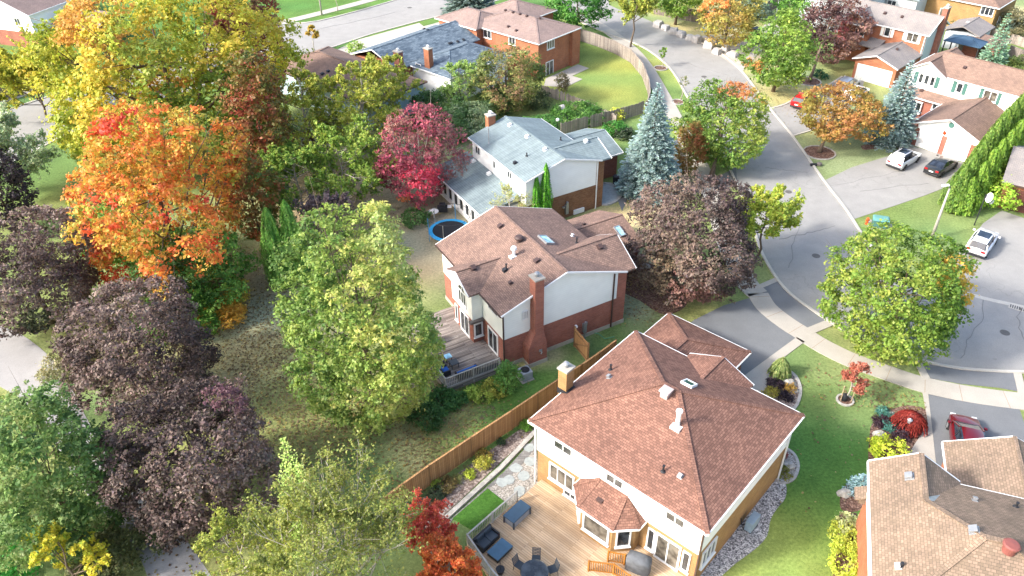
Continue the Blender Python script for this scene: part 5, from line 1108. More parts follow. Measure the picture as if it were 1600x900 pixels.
fence('wood_fence', 'long curved weathered board fence enclosing the lawn of the brick house at the top', [(902, 63), (930, 72), (960, 84), (985, 98), (1003, 120), (1012, 145), (1014, 165), (1010, 178)], 1.8, 'wood_pale', jag=.03)
fence('picket_fence', 'grey picket fence with loose boards below the brick house patio', [(846, 148), (870, 156), (905, 170), (945, 188), (962, 196)], 1.3, 'wood_pale', cap=False, gaps=.12, jag=.12, board=.17)
fence('picket_fence', 'silvery picket fence running from the blue-grey roof to the big blue spruce', [(876, 213), (900, 206), (940, 196), (975, 187), (1010, 176)], 1.6, 'wood_pale', cap=False, gaps=.06, jag=.08, board=.17)
fence('wood_fence', 'old dark grey board fence at the left edge', [(-60, 176), (0, 159), (34, 149)], 1.7, 'wood_grey', jag=.04)
fence('wood_fence', 'grey board fence behind the row of stone blocks at the top', [(1022, 22), (1050, 28), (1095, 37), (1140, 46)], 1.9, 'wood_grey', jag=.03)
fence('wood_fence', 'grey board fence at the very top beside the tall green maple', [(1195, 22), (1215, 12), (1228, -5)], 1.9, 'wood_grey')
fence('wood_fence', 'silver-grey board fence beside the blue gazebo', [(1493, 88), (1515, 82), (1532, 72)], 1.8, 'wood_pale')
fence('wood_fence', 'low pale fence across the back yards behind the gazebo', [(1452, 30), (1480, 40), (1520, 50), (1560, 62), (1610, 78)], 1.3, 'wood_pale')
fence('wood_fence', 'pale board fence right of the red brick shed', [(1574, 88), (1592, 95), (1615, 108)], 1.5, 'wood_pale')

# ================================================================ DECK OF THE NEAREST HOUSE
def at_A(u, v): return (A.o[0]+A.c*u-A.s*v, A.o[1]+A.s*u+A.c*v)
D2 = thing('garden_deck', 'large tan plank deck behind the white-sided house with pale baluster railing', 'deck', (*A.o, 0), rad(-42.4))
dk = [(.75, .38), (.6, -6.1), (3.0, -6.8), (7, -7.6), (13, -8.0), (13, .38)]
mb = MB(); mb.prism(dk, .4, .5); mb.build('decking', M['deck_tan'], D2)
mb = MB(); mb.prism([(.8, .36), (.66, -6.0), (3, -6.7), (7, -7.5), (12.9, -7.9), (12.9, .36)], 0, .395); mb.build('skirt', M['deck_tan'], D2)
railing(D2, [(.72, -1.9), (.66, -4.0), (.62, -6.05), (3.0, -6.72), (7, -7.5)], .5, 1.4, 'rail_white')
for pts, lb in (([(6.9, -2.85), (8.05, -2.1), (9.1, -2.1)], 'honey-coloured railing'), ([(7.35, -1.65), (8.15, -1.2)], 'honey-coloured short railing')):
    r_ = None; railing(D2, pts, .5, 1.4, 'rail_gold', .12, .04, .08, name='stair_railing')
def furn(name, label, cat, u, v, z=.5, rz=0, group=None, H=None):
    H = H or A; x = H.o[0]+H.c*u-H.s*v; y = H.o[1]+H.s*u+H.c*v
    return thing(name, label, cat, (x, y, z), math.atan2(H.s, H.c)+rz, group)
t = furn('storage_box', 'long charcoal deck storage box against the deck railing', 'storage box', 1.55, -2.8)
mb = MB(); mb.box(-.36, -.72, .03, .36, .72, .56); mb.build('body', m_plain('grey_woven_panel', rgb('8e9196'), .7), t)
for sx in (-.38, .38):
    for sy in (-.74, .74): mb = MB(); mb.box(sx-.04, sy-.04, 0, sx+.04, sy+.04, .6); mb.build('post', M['charcoal'], t)
mb = MB(); mb.box(-.42, -.78, .56, .42, .78, .66); mb.build('lid', m_plain('slate_blue_lid', rgb('3d5468'), .5), t, bevel=.02)
def loveseat(t, w, dpt, n, cm, fm):
    mb = MB(); mb.box(-dpt/2, -w/2, .08, dpt/2, w/2, .32); mb.box(-dpt/2, -w/2, .32, -dpt/2+.14, w/2, .72); mb.box(-dpt/2, -w/2, .32, dpt/2, -w/2+.1, .55); mb.box(-dpt/2, w/2-.1, .32, dpt/2, w/2, .55); mb.build('frame', M[fm], t, bevel=.015)
    for k in range(n):
        y0 = -w/2+.11+(w-.22)*k/n; y1 = -w/2+.11+(w-.22)*(k+1)/n; mb = MB(); mb.box(-dpt/2+.15, y0+.01, .32, dpt/2-.02, y1-.01, .44); mb.build('seat_cushion', M[cm], t, bevel=.03)
        mb = MB(); mb.box(-dpt/2+.14, y0+.02, .44, -dpt/2+.26, y1-.02, .78); mb.build('back_cushion', M[cm], t, bevel=.03)
t = furn('outdoor_sofa', 'dark grey two-seat wicker sofa in the corner of the tan deck', 'sofa', 1.35, -5.25); loveseat(t, 1.45, .8, 2, 'charcoal', 'dark')
t = furn('coffee_table', 'low slate-blue rectangular table before the dark sofa', 'table', 2.4, -5.25)
mb = MB(); mb.box(-.4, -.62, .06, .4, .62, .3); mb.build('base', M['dark'], t); mb = MB(); mb.box(-.43, -.65, .3, .43, .65, .38); mb.build('tabletop', m_plain('slate_blue_top', rgb('46647a'), .4), t, bevel=.02)
t = furn('dining_table', 'round dark glass patio table at the bottom edge of the deck', 'table', 5.0, -5.25)
mb = MB(); mb.lathe([(.75, .70), (.78, .72), (.78, .74), (.74, .75)], n=28); mb.build('tabletop', M['glass'], t)
for k in range(4): a = k*math.pi/2+.4; mb = MB(); mb.tube([(.6*math.cos(a), .6*math.sin(a), 0), (.3*math.cos(a), .3*math.sin(a), .7)], .025); mb.build('leg', M['dark'], t)
cw = ['nearest the railing', 'with its back to the sofa', 'nearest the house corner', 'beside the bay window steps', 'facing the honey-coloured railing']
for k, a in enumerate((1.1, 2.2, 3.2, .1, 4.3)):
    t = furn('patio_chair', 'dark metal patio chair '+cw[k]+' at the round table', 'chair', 5.0+1.05*math.cos(a), -5.25+1.05*math.sin(a), rz=a, group='patio chairs round the glass table')
    mb = MB(); mb.box(-.24, -.24, .40, .24, .24, .44); mb.build('seat', M['charcoal'], t)
    mb = MB(); mb.bar((.24, -.22, .42), (.36, -.22, .95), .03); mb.bar((.24, .22, .42), (.36, .22, .95), .03)
    for j in range(5): mb.bar((.24+.024*j, -.22, .52+.1*j), (.24+.024*j, .22, .52+.1*j), .03, .05)
    mb.build('backrest', M['charcoal'], t)
    for sx in (-.22, .22):
        for sy in (-.22, .22): mb = MB(); mb.bar((sx, sy, .4), (sx*1.2, sy*1.1, 0), .025); mb.build('leg', M['dark'], t)
t = furn('barbecue', 'covered barbecue under a grey cover beside the sliding doors', 'barbecue', 8.9, -.95, rz=.3)
mb = MB(); P_ = [(.62, .0, .30), (.66, .15, .34), (.62, .55, .32), (.66, .85, .36), (.60, 1.05, .34), (.35, 1.2, .24), (.1, 1.24, .1)]
vs = [(a*sx, b*sy, z) for a, z, b in P_ for sx, sy in ((-1, -1), (0, -1.15), (1, -1), (1.1, 0), (1, 1), (0, 1.1), (-1, 1), (-1.08, 0))]
mb.add(vs, [(i*8+k, i*8+(k+1) % 8, (i+1)*8+(k+1) % 8, (i+1)*8+k) for i in range(6) for k in range(8)]+[tuple(range(48, 56))]); mb.build('cover', m_plain('grey_cover_fabric', rgb('5a5d61'), .8, var=.25), t, smooth=True)
t = furn('planter', 'dark round planter by the deck railing at the bottom edge', 'planter', 3.3, -6.2); mb = MB(); mb.lathe([(.16, 0), (.24, .35), (.26, .38), (.2, .36)], n=14); mb.build('pot', M['dark'], t)
mb = MB(); mb.tube([(0, 0, .3), (.02, 0, 1.3)], .02); mb.build('stake', M['dark'], t)
t = furn('heat_pump', 'grey-blue outdoor heat pump on the white gravel beside the right brick wall', 'heat pump', 12.15, 6.1, 0)
mb = MB(); mb.box(-.2, -.5, .15, .25, .5, .95); mb.build('body', m_plain('grey_blue_casing', rgb('8da0ad'), .5), t, bevel=.02)
mb = MB(); mb.lathe([(.3, 0), (.3, .03), (.05, .04)], n=16); o = mb.build('fan_grille', M['dark'], t); o.rotation_euler = (0, rad(-90), 0); o.location = (-.2, .1, .55)
mb = MB(); mb.box(-.25, -.45, 0, -.1, .45, .15); mb.box(.1, -.45, 0, .25, .45, .15); mb.build('stand', M['dark'], t); mb = MB(); mb.tube([(-.2, -.4, .5), (-.4, -.45, .4), (-.5, -.5, .9)], .03); mb.build('hose', M['dark'], t)
# by the middle house: air conditioner, deck furniture
t = furn('air_conditioner', 'grey cube air conditioner with round black fan beside the leafy shrub', 'air conditioner', 1.15, -1.35, 0, H=B)
mb = MB(); mb.box(-.42, -.42, .08, .42, .42, .82); mb.build('casing', m_plain('light_grey_casing', rgb('9aa0a6'), .5), t, bevel=.05); mb = MB(); mb.lathe([(.34, .8), (.34, .835), (.3, .84), (.08, .86), (.02, .9)], n=18); mb.build('fan_grille', M['dark'], t); mb = MB(); mb.box(-.5, -.5, 0, .5, .5, .08); mb.build('pad', M['concrete'], t)
for k, (u, v, lb) in enumerate(((-4.0, 1.5, 'blue-cushioned black patio armchair at the outer deck railing corner'), (-4.0, 2.6, 'blue-cushioned black patio armchair second along the outer deck railing'))):
    t = furn('patio_armchair', lb, 'chair', u, v, H=B); loveseat(t, .8, .75, 1, 'cushion', 'dark')
t = furn('outdoor_sofa', 'long blue-cushioned bench sofa along the pale deck railing', 'sofa', -2.6, .55, H=B, rz=rad(90)); loveseat(t, 1.7, .62, 1, 'cushion', 'dark')
t = furn('bench_box', 'slim grey storage bench beside the deck railing near the patio door', 'storage box', -1.0, .5, H=B); mb = MB(); mb.box(-.75, -.25, 0, .75, .25, .42); mb.build('body', M['charcoal'], t); mb = MB(); mb.box(-.78, -.28, .42, .78, .28, .48); mb.build('lid', M['grey_trim'], t)
t = furn('side_table', 'small dark patio table with a potted plant on the grey deck', 'table', -3.0, 1.9, H=B); mb = MB(); mb.box(-.3, -.3, .4, .3, .3, .45); mb.build('tabletop', M['charcoal'], t)
for sx in (-.25, .25):
    for sy in (-.25, .25): mb = MB(); mb.box(sx-.02, sy-.02, 0, sx+.02, sy+.02, .4); mb.build('leg', M['dark'], t)
t = furn('side_table', 'small pale square stool table on the grey deck', 'table', -3.1, 2.7, H=B); mb = MB(); mb.box(-.25, -.25, .42, .25, .25, .47); mb.build('tabletop', M['skylight'], t)
for sx in (-.2, .2):
    for sy in (-.2, .2): mb = MB(); mb.box(sx-.02, sy-.02, 0, sx+.02, sy+.02, .42); mb.build('leg', M['dark'], t)
t = furn('barbecue', 'small dark covered barbecue near the trees on the grey deck', 'barbecue', -3.3, 5.2, H=B); mb = MB(); mb.lathe([(.36, 0), (.4, .3), (.42, .8), (.3, 1.0), (.05, 1.08)], n=12); mb.build('cover', m_plain('dark_cover', rgb('4a4644'), .9), t, smooth=True)
mb = MB(); mb.tube([G(900, 590)+[0, 0, .03], G(870, 605)+[0, 0, .03], G(862, 600)+[0, 0, .04]], .02); 
t = tag(MB().tube([tuple(G(922, 520)+np.array([0, 0, .06])), tuple(G(935, 522)+np.array([0, 0, .05])), tuple(G(945, 530)+np.array([0, 0, .05])), tuple(G(960, 527)+np.array([0, 0, .05]))], .035).build('garden_hose', m_plain('green_hose', rgb('5f9c78'), .4), None), 'pale green garden hose lying by the foot of the red brick wall', 'hose')

# ================================================================ TRAMPOLINE, BINS, PLAY THINGS
x, y = G2(703, 360, .8); t = thing('trampoline', 'round trampoline with bright blue rim and black mat behind the middle house', 'trampoline', (x, y, 0))
mb = MB(); n = 32; ri, ro = 1.62, 1.95
mb.lathe([(ri, .80), (ro, .80), (ro+.03, .84), (ro, .88), (ri, .86), (ri, .80)], n=n); o = MB()
vs = [(r_*math.cos(2*math.pi*k/n), r_*math.sin(2*math.pi*k/n), z) for r_, z in ((ri, .80), (ro, .78), (ro+.02, .85), (ri, .88)) for k in range(n)]
fs = [(j*n+k, j*n+(k+1) % n, ((j+1) % 4)*n+(k+1) % n, ((j+1) % 4)*n+k) for j in range(4) for k in range(n)]
MB().add(vs, fs).build('rim_pad', M['blue'], t, smooth=False); mb = MB(); mb.prism([(ri*math.cos(a), ri*math.sin(a)) for a in np.linspace(0, 2*math.pi, n+1)[:-1]], .82, .84); mb.build('jumping_mat', M['mat_black'], t)
for k in range(6):
    a = k*math.pi/3+.3; mb = MB(); mb.tube([(1.98*math.cos(a), 1.98*math.sin(a), 0), (1.98*math.cos(a), 1.98*math.sin(a), 2.5)], .03, 6); mb.build('pole', M['blue'] if k % 2 else M['metal'], t)
mb = MB(); mb.tube([(1.98*math.cos(a), 1.98*math.sin(a), 2.5) for a in np.linspace(0, 2*math.pi, 25)], .02, 5); mb.build('net_hoop', M['dark'], t)
t = thing('barbecue', 'black kettle barbecue with pale side shelf behind the trampoline', 'barbecue', (*G2(692, 334), 0)); mb = MB(); mb.box(-.5, -.3, .3, .5, .3, .85); mb.box(-.3, -.25, .85, .3, .25, 1.15); mb.build('body', M['dark'], t, bevel=.05); mb = MB(); mb.box(.5, -.25, .8, .9, .25, .85); mb.build('shelf', M['trim'], t)
t = thing('patio_table', 'small round white garden table behind the trampoline', 'table', (*G2(678, 340), 0)); mb = MB(); mb.lathe([(.5, .68), (.52, .7), (.5, .73)], n=16); mb.build('tabletop', M['trim'], t); mb = MB(); mb.cyl(0, 0, 0, .68, .04); mb.build('leg', M['trim'], t)
t = thing('waste_bin', 'black cylindrical bin by the driveway of the blue-grey roofed house', 'bin', (*G2(962, 288), 0)); mb = MB(); mb.lathe([(.3, 0), (.36, .85), (.38, .9), (.3, .92)], n=14); mb.build('body', M['dark'], t); mb = MB(); mb.lathe([(.38, .93), (.3, 1.0), (.05, 1.02)], n=14); mb.build('lid', M['dark'], t)
bed('terrace', [(943, 287), (965, 290), (971, 300), (966, 312), (950, 320), (938, 318), (936, 300)], M['flag'], .07, .3)
t = thing('wall_stone', 'dark grey granite rock with pyramid shape on the lawn by the picket fence', 'rock', (*G2(877, 184), 0)); r = random.Random(3)
mb = MB(); vs = [(r_*math.cos(a)*r.uniform(.8, 1.2), r_*math.sin(a)*r.uniform(.8, 1.2), z*r.uniform(.85, 1.15)) for r_, z in ((1.0, 0), (.8, .6), (.35, 1.4)) for a in np.linspace(0, 5.5, 8)]
mb.add(vs+[(0, 0, 1.6)], [(i*8+k, i*8+(k+1) % 8, (i+1)*8+(k+1) % 8, (i+1)*8+k) for i in range(2) for k in range(8)]+[(16+k, 16+(k+1) % 8, 24) for k in range(8)]); mb.build('rock_body', M['boulder'], t)
t.name = 'garden_rock'

# ================================================================ STONE BLOCKS ALONG THE FAR STREET
ordn = ['first', 'second', 'third', 'fourth', 'fifth', 'sixth', 'seventh', 'eighth', 'ninth', 'tenth', 'eleventh', 'twelfth', 'thirteenth', 'fourteenth', 'fifteenth', 'sixteenth']
BL = [(1028, 42, 1.5, 1.1), (1040, 47, 1.3, .95), (1052, 53, 1.4, 1.1), (1064, 57, 1.4, 1.0), (1077, 62, 1.2, .85), (1088, 66, 1.4, 1.2), (1101, 64, 1.1, .8), (1112, 67, 1.5, 1.1), (1107, 75, 1.5, 1.3), (1120, 84, 1.3, .9), (1133, 81, 1.1, 1.2), (1145, 88, 1.6, .8)]
for i, (px, py, s, h) in enumerate(BL):
    x, y = G2(px, py); r = random.Random(i+11); mb = MB(); h = h*.85; w_, d_ = s*.46, s*.4
    vs = [(sx*w_*r.uniform(.8, 1.05)*k, sy*d_*r.uniform(.8, 1.05)*k, z*h*r.uniform(.9, 1.06)) for z, k in ((0, 1), (.55, 1.04), (1, .82)) for sx, sy in ((-1, -1), (0, -1.1), (1, -1), (1.1, 0), (1, 1), (0, 1.1), (-1, 1), (-1.1, 0))]
    vs = [(a, b, max(0, c_ if j >= 8 else 0)) for j, (a, b, c_) in enumerate(vs)]
    mb.add(vs, [(q*8+k, q*8+(k+1) % 8, (q+1)*8+(k+1) % 8, (q+1)*8+k) for q in range(2) for k in range(8)]+[tuple(range(16, 24)), tuple(range(7, -1, -1))])
    o = mb.build('boulder', M['boulder'], bevel=.05); o.location = (x, y, 0); o.rotation_euler = (0, 0, rad(-35+r.uniform(-20, 20)))
    tag(o, ordn[i]+' grey quarried block from the upper left in the row along the top street', 'boulder', 'stone blocks along the top street')
t = thing('skid_steer', 'small black and orange skid-steer loader parked beyond the stone blocks', 'loader', (*G2(1180, 66), 0), rad(40))
mb = MB(); mb.box(-1.0, -.6, .45, .8, .6, 1.1); mb.box(-1.2, -.55, .6, -.9, .55, 1.35); mb.build('body', M['charcoal'], t, bevel=.05)
mb = MB(); mb.box(-.7, -.5, 1.1, .45, .5, 2.05); mb.build('cab', M['car_glass'], t, bevel=.08); mb = MB(); mb.box(-.75, -.55, 2.03, .5, .55, 2.12); mb.build('cab_roof', M['dark'], t)
for sy in (-.72, .72):
    mb = MB(); mb.bar((-1.0, sy, 1.4), (1.0, sy, 1.0), .12, .16); mb.bar((1.0, sy, 1.0), (1.5, sy, .3), .12, .16); mb.build('lift_arm', M['dark'], t)
    for sx in (-.6, .5): mb = MB(); mb.lathe([(.15, -.14), (.4, -.14), (.42, 0), (.4, .14), (.15, .14)], n=14); o = mb.build('wheel', M['rubber'], t); o.rotation_euler = (rad(90), 0, 0); o.location = (sx, sy*1.02, .42)
mb = MB(); mb.box(1.4, -.9, .08, 2.0, .9, .2); mb.box(1.35, -.9, .08, 1.45, .9, .6); mb.build('bucket', M['dark'], t); mb = MB(); mb.box(-.95, -.5, 1.1, -.75, .5, 1.3); mb.build('hood', M['orange'], t)
t = thing('water_butt', 'bright blue square container on the verge behind the stone blocks', 'container', (*G2(1104, 50), 0), .5); mb = MB(); mb.box(-.6, -.5, 0, .6, .5, .9); mb.build('tank', M['blue'], t, bevel=.08); mb = MB(); mb.box(-.3, -.25, .9, .3, .25, 1.15); mb.build('lid', M['trim'], t)

# ================================================================ STREET FURNITURE
def lamp(label, base, h, arm, az, mat='metal', r=.09):
    x, y = G2(*base); t = thing('street_lamp', label, 'street lamp', (x, y, 0), az); mb = MB(); mb.tube([(0, 0, 0), (0, 0, h*.5), (0, 0, h)], [r*1.3, r, r*.6], 10); mb.build('pole', M['concrete'] if mat == 'concrete' else M[mat], t, smooth=True)
    mb = MB(); mb.tube([(0, 0, h-.1), (arm*.3, 0, h+.25), (arm, 0, h+.35)], .035, 6); mb.build('arm', M['metal'], t); mb = MB(); mb.add([(arm-.1, -.12, h+.28), (arm+.6, -.16, h+.28), (arm+.6, .16, h+.28), (arm-.1, .12, h+.28), (arm-.05, -.08, h+.42), (arm+.5, -.1, h+.42), (arm+.5, .1, h+.42), (arm-.05, .08, h+.42)], [(3, 2, 1, 0), (4, 5, 6, 7), (0, 1, 5, 4), (1, 2, 6, 5), (2, 3, 7, 6), (3, 0, 4, 7)]); mb.build('lamp_head', M['trim'], t, bevel=.03); return t
lamp('tall pale concrete street lamp on the lawn beside the bright hedge', (1455, 374), 5.3, .25, rad(190), 'concrete', .12)
lamp('white street lamp pole on the far grass verge at the top left', (503, 24), 7.5, 1.5, rad(-60), 'concrete', .12)
lamp('slim street lamp with curved arm near the top centre', (1206, 60), 6.0, 1.6, rad(180), 'metal', .07)
t = thing('satellite_dish', 'pale satellite dish on a leaning black pole beside the white car', 'satellite dish', (*G2(1522, 352), 0)); q = MB(); q.tube([(0, 0, 0), (.0, .0, 3.3)], .05, 8); q.build('pole', M['dark'], t)
q = MB(); q.lathe([(.02, 0), (.18, .02), (.28, .08), (.3, .09), (.18, .04), (.02, .02)], n=18); o = q.build('dish', M['trim'], t, smooth=True); o.location = (.35, -.1, 3.0); o.rotation_euler = (rad(70), 0, rad(-40)); o.scale = (1, 1.6, 1)
q = MB(); q.lathe([(.02, 0), (.14, .02), (.24, .08), (.25, .09), (.02, .02)], n=16); o = q.build('dish', M['trim'], t, smooth=True); o.location = (.75, -.2, 2.5); o.rotation_euler = (rad(60), 0, rad(-120)); q = MB(); q.bar((0, 0, 2.9), (.7, -.2, 2.6), .04); q.build('bracket', M['dark'], t)
t = thing('utility_box', 'green metal utility cabinet on the grass behind the round maple', 'utility box', (*G2(1374, 353), 0), rad(-20)); mb = MB(); mb.box(-.7, -.5, .06, .7, .5, .75); mb.build('cabinet', M['teal'], t, bevel=.03); mb = MB(); mb.add([(-.74, -.54, .75), (.74, -.54, .75), (.74, .54, .75), (-.74, .54, .75), (-.6, -.2, .88), (.6, -.2, .88), (.6, .45, .88), (-.6, .45, .88)], [(3, 2, 1, 0), (4, 5, 6, 7), (0, 1, 5, 4), (1, 2, 6, 5), (2, 3, 7, 6), (3, 0, 4, 7)]); mb.build('lid', m_plain('light_teal', rgb('5f908a'), .4), t); mb = MB(); mb.box(-1.1, -.85, 0, 1.1, .85, .06); mb.build('pad', M['concrete'], t)
t = thing('hydrant', 'small orange hydrant-like marker beside the green utility box', 'marker', (*G2(1354, 350), 0)); mb = MB(); mb.lathe([(.16, 0), (.16, .1), (.11, .12), (.11, .5), (.14, .55), (.1, .68), (.02, .74)], n=12); mb.build('body', M['orange'], t); mb = MB(); mb.tube([(-.2, 0, .42), (.2, 0, .42)], .05, 8); mb.build('outlet', M['orange'], t)
t = thing('mailbox', 'small white post box on the verge of the far street', 'post box', (*G2(474, 93), 0)); mb = MB(); mb.box(-.25, -.25, .0, .25, .25, .9); mb.build('body', M['trim'], t, bevel=.05)
t = thing('flood_lamp', 'small black object on the kerb below the orange tree', 'garden tool', (*G2(1273, 259), 0)); mb = MB(); mb.box(-.5, -.15, 0, .2, .15, .25); mb.build('body', M['dark'], t, bevel=.03); mb = MB(); mb.lathe([(.1, 0), (.28, .1), (.28, .3), (.1, .4)], n=12); o = mb.build('drum', M['grey_trim'], t); o.location = (.45, 0, 0)
t.name = 'leaf_blower'
t = thing('bird_feeder', 'white round feeder on a thin pole by the blue-grey roof', 'bird feeder', (*G2(871, 206), 0)); mb = MB(); mb.tube([(0, 0, 0), (0, 0, 1.3)], .025, 6); mb.build('pole', M['dark'], t); mb = MB(); mb.lathe([(.02, 1.3), (.2, 1.42), (.2, 1.6), (.02, 1.72)], n=12); mb.build('globe', M['trim'], t)
t = thing('garden_lantern', 'small grey lantern on a post in front of the red Japanese maple', 'lantern', (*G2(1414, 676), 0)); mb = MB(); mb.tube([(0, 0, 0), (0, 0, .9)], .03); mb.build('post', M['dark'], t); mb = MB(); mb.lathe([(.05, .9), (.12, .95), (.12, 1.2), (.18, 1.22), (.02, 1.36)], n=8); mb.build('lantern_head', M['metal'], t)
for i, (px, py, s, lb) in enumerate([(1233, 600, .55, 'pale angular rock beneath the weeping shrub'), (1241, 612, .3, 'small white rock in the bed by the garage corner'), (1231, 729, .5, 'pale flat rock beside the right brick wall of the nearest house'), (1320, 772, .5, 'large pale rock left of the blue spruce shrub'), (1373, 680, .5, 'pale slab rock behind the yellow shrub'), (1329, 810, .35, 'white rock beside the orange brick side wall'), (1392, 648, .3, 'small pink rock above the red maple shrub'), (1060, 425, .4, 'grey rock under the bronze maple'), (1008, 418, .5, 'flat grey rock in the bed in front of the middle house'), (1244, 592, .22, 'tiny grey rock on the edge of the corner bed')]):
    x, y = G2(px, py); r = random.Random(i+50); mb = MB(); vs = [(k*s*math.cos(a)*r.uniform(.75, 1.2), k*s*.7*math.sin(a)*r.uniform(.75, 1.2), z*s*.7) for k, z in ((1, 0), (.95, .55), (.5, 1)) for a in np.linspace(0, 5.4, 7)]
    mb.add(vs, [(q*7+k, q*7+(k+1) % 7, (q+1)*7+(k+1) % 7, (q+1)*7+k) for q in range(2) for k in range(7)]+[tuple(range(14, 21))]); o = mb.build('garden_rock', M['stone'], bevel=.02); o.location = (x, y, 0); tag(o, lb, 'rock')

# ================================================================ CARS
def car(name, label, paint, rear, front, L=4.6, W=1.84, Hh=1.62, kind='suv', cat='car'):
    """rear, front: photo points of the bumper centres, at bumper height"""
    a = np.array(G2(*rear, .5)); b = np.array(G2(*front, .5)) if not isinstance(front, (int, float)) else a+np.array([math.cos(front), math.sin(front)])
    d = (b-a)/np.linalg.norm(b-a); c_ = a+d*L/2; t = thing(name, label, cat, (c_[0], c_[1], 0), math.atan2(d[1], d[0]))
    h = L/2; w_ = W/2; gc = .22
    if kind == 'suv': belt = [(-h, .62, .86), (-h+.06, .95, .9), (-h+.35, 1.02, .97), (-h+1.4, 1.0, 1), (0, .98, 1), (h-1.55, .98, 1), (h-1.1, .97, .98), (h-.35, .86, .93), (h-.05, .7, .84), (h, .5, .78)]; cab = [(-h+.12, .96, .84), (-h+.45, Hh-.08, .73), (-h+.9, Hh, .74), (-.3, Hh-.01, .74), (.15, Hh-.07, .73), (h-.98, .95, .86)]
    else: belt = [(-h, .6, .84), (-h+.05, .92, .88), (-h+.4, .98, .96), (-h+1.2, .95, 1), (0, .93, 1), (h-1.5, .92, 1), (h-1.1, .90, .98), (h-.35, .78, .93), (h-.05, .64, .83), (h, .48, .77)]; cab = [(-h+.65, .96, .84), (-h+1.35, Hh-.06, .70), (-h+1.8, Hh, .71), (-.2, Hh, .71), (.15, Hh-.05, .70), (h-1.05, .89, .86)]
    mb = MB(); vs = []; n = len(belt)
    for x, z, k in belt:
        hw = w_*k; zb = gc+(.12 if abs(x) > h-.1 else 0)
        pr = [(-hw*.9, zb), (-hw, zb+.2), (-hw, z-.2), (-hw*.97, z-.07), (-hw*.86, z), (0, z+.035), (hw*.86, z), (hw*.97, z-.07), (hw, z-.2), (hw, zb+.2), (hw*.9, zb)]
        vs += [(x, y, zz) for y, zz in pr]
    q = 11; fs = [(i*q+k, i*q+(k+1) % q, (i+1)*q+(k+1) % q, (i+1)*q+k) for i in range(n-1) for k in range(q)]+[tuple(range(q-1, -1, -1)), tuple(range((n-1)*q, n*q))]
    mb.add(vs, fs); body = mb.build('body', M[paint], t, smooth=True)
    e = body.modifiers.new('s', 'EDGE_SPLIT'); e.split_angle = rad(38)
    def cabin(lo, hi_in, name, mat, k0, k1, par, out=0.0):
        mb = MB(); vs = []
        for x, z, k in cab: vs += [(x, -w_*k-out, z+lo), (x, w_*k+out, z+lo)]
        return vs
    # greenhouse: glass hull with painted roof skin and pillars
    vs = []
    for x, z, k in cab:
        top = z; zb = .9
        vs += [(x, -w_*.90*(.98 if k < .8 else .93), zb), (x, -w_*k, top-.03), (x, -w_*k*.8, top), (x, w_*k*.8, top), (x, w_*k, top-.03), (x, w_*.90*(.98 if k < .8 else .93), zb)]
    m = len(cab); fs = [(i*6+k, i*6+k+1, (i+1)*6+k+1, (i+1)*6+k) for i in range(m-1) for k in range(5)]+[(5, 4, 3, 2, 1, 0), tuple(range((m-1)*6, m*6))]
    MB().add(vs, fs).build('windows', M['car_glass'], t, smooth=False)
    rv = []
    for x, z, k in cab[1:-1]: rv += [(x, -w_*k-.012, z-.09), (x, -w_*k*.82, z+.02), (x, 0, z+.035), (x, w_*k*.82, z+.02), (x, w_*k+.012, z-.09)]
    mm = len(cab)-2; MB().add(rv, [(i*5+k, i*5+k+1, (i+1)*5+k+1, (i+1)*5+k) for i in range(mm-1) for k in range(4)]).build('roof_panel', M[paint], t, smooth=True)
    for sgn in (-1, 1):
        for i0, i1 in ((0, 1), (4, 5)):
            x0, z0, k0 = cab[i0]; x1, z1, k1 = cab[i1]; mb = MB(); mb.bar((x0, sgn*w_*k0*1.0, z0-.02), (x1, sgn*w_*k1, z1-.04), .09, .06); mb.build('pillar', M[paint], t)
        mb = MB(); mb.bar((-.15, sgn*w_*.90, .95), (-.2, sgn*(w_*cab[3][2]+.01), Hh-.08), .07, .03); mb.build('pillar', M[paint] if kind != 'suv' else M['dark'], t)
        mb = MB(); mb.box(cab[5][0]-.45, sgn*(w_+.02), .98, cab[5][0]-.28, sgn*(w_+.22), 1.12); mb.build('mirror', M[paint], t, bevel=.03)
        for x in (-h+.85, h-.88):
            mb = MB(); mb.lathe([(.2, -.11), (.31, -.11), (.335, -.06), (.335, .06), (.31, .11), (.2, .11)], n=18); wv = mb.build('wheel', M['rubber'], t, smooth=True); wv.rotation_euler = (rad(90), 0, 0); wv.location = (x, sgn*(w_-.10), .335)
            mb = MB(); mb.lathe([(.205, -.112), (.21, .0), (.205, .115), (.05, .09)], n=14); rm = mb.build('rim', M['rim'], wv)
            mb = MB(); mb.add([(x+.41*math.cos(a), sgn*(w_+.004), .335+.41*math.sin(a)) for a in np.linspace(0, math.pi, 10)], [tuple(range(10)) if sgn < 0 else tuple(range(9, -1, -1))]); mb.build('wheel_arch', M['dark'], t)
        mb = MB(); mb.box(-h-.015, sgn*w_*.82, .72, -h+.12, sgn*w_*.45, .9); mb.build('tail_light', M['lamp_red'], t, bevel=.02)
        mb = MB(); mb.box(h-.2, sgn*w_*.84, .60, h+.0, sgn*w_*.5, .74); mb.build('headlight', M['lamp_clear'], t, bevel=.02)
    mb = MB(); mb.box(-h-.03, -w_*.84, .28, -h+.1, w_*.84, .46); mb.box(h-.12, -w_*.75, .25, h+.03, w_*.75, .4); mb.build('bumper', M['dark'], t, bevel=.03)
    mb = MB(); mb.box(-h-.02, -.22, .60, -h+.02, .22, .72); mb.build('licence_plate', M['trim'], t)
    return t, h, w_
t, h, w_ = car('suv', 'white hatchback SUV with roof rails beside a black sedan on the double drive', 'car_white', (1395.5, 259), (1434, 236), 4.45, 1.86, 1.6)
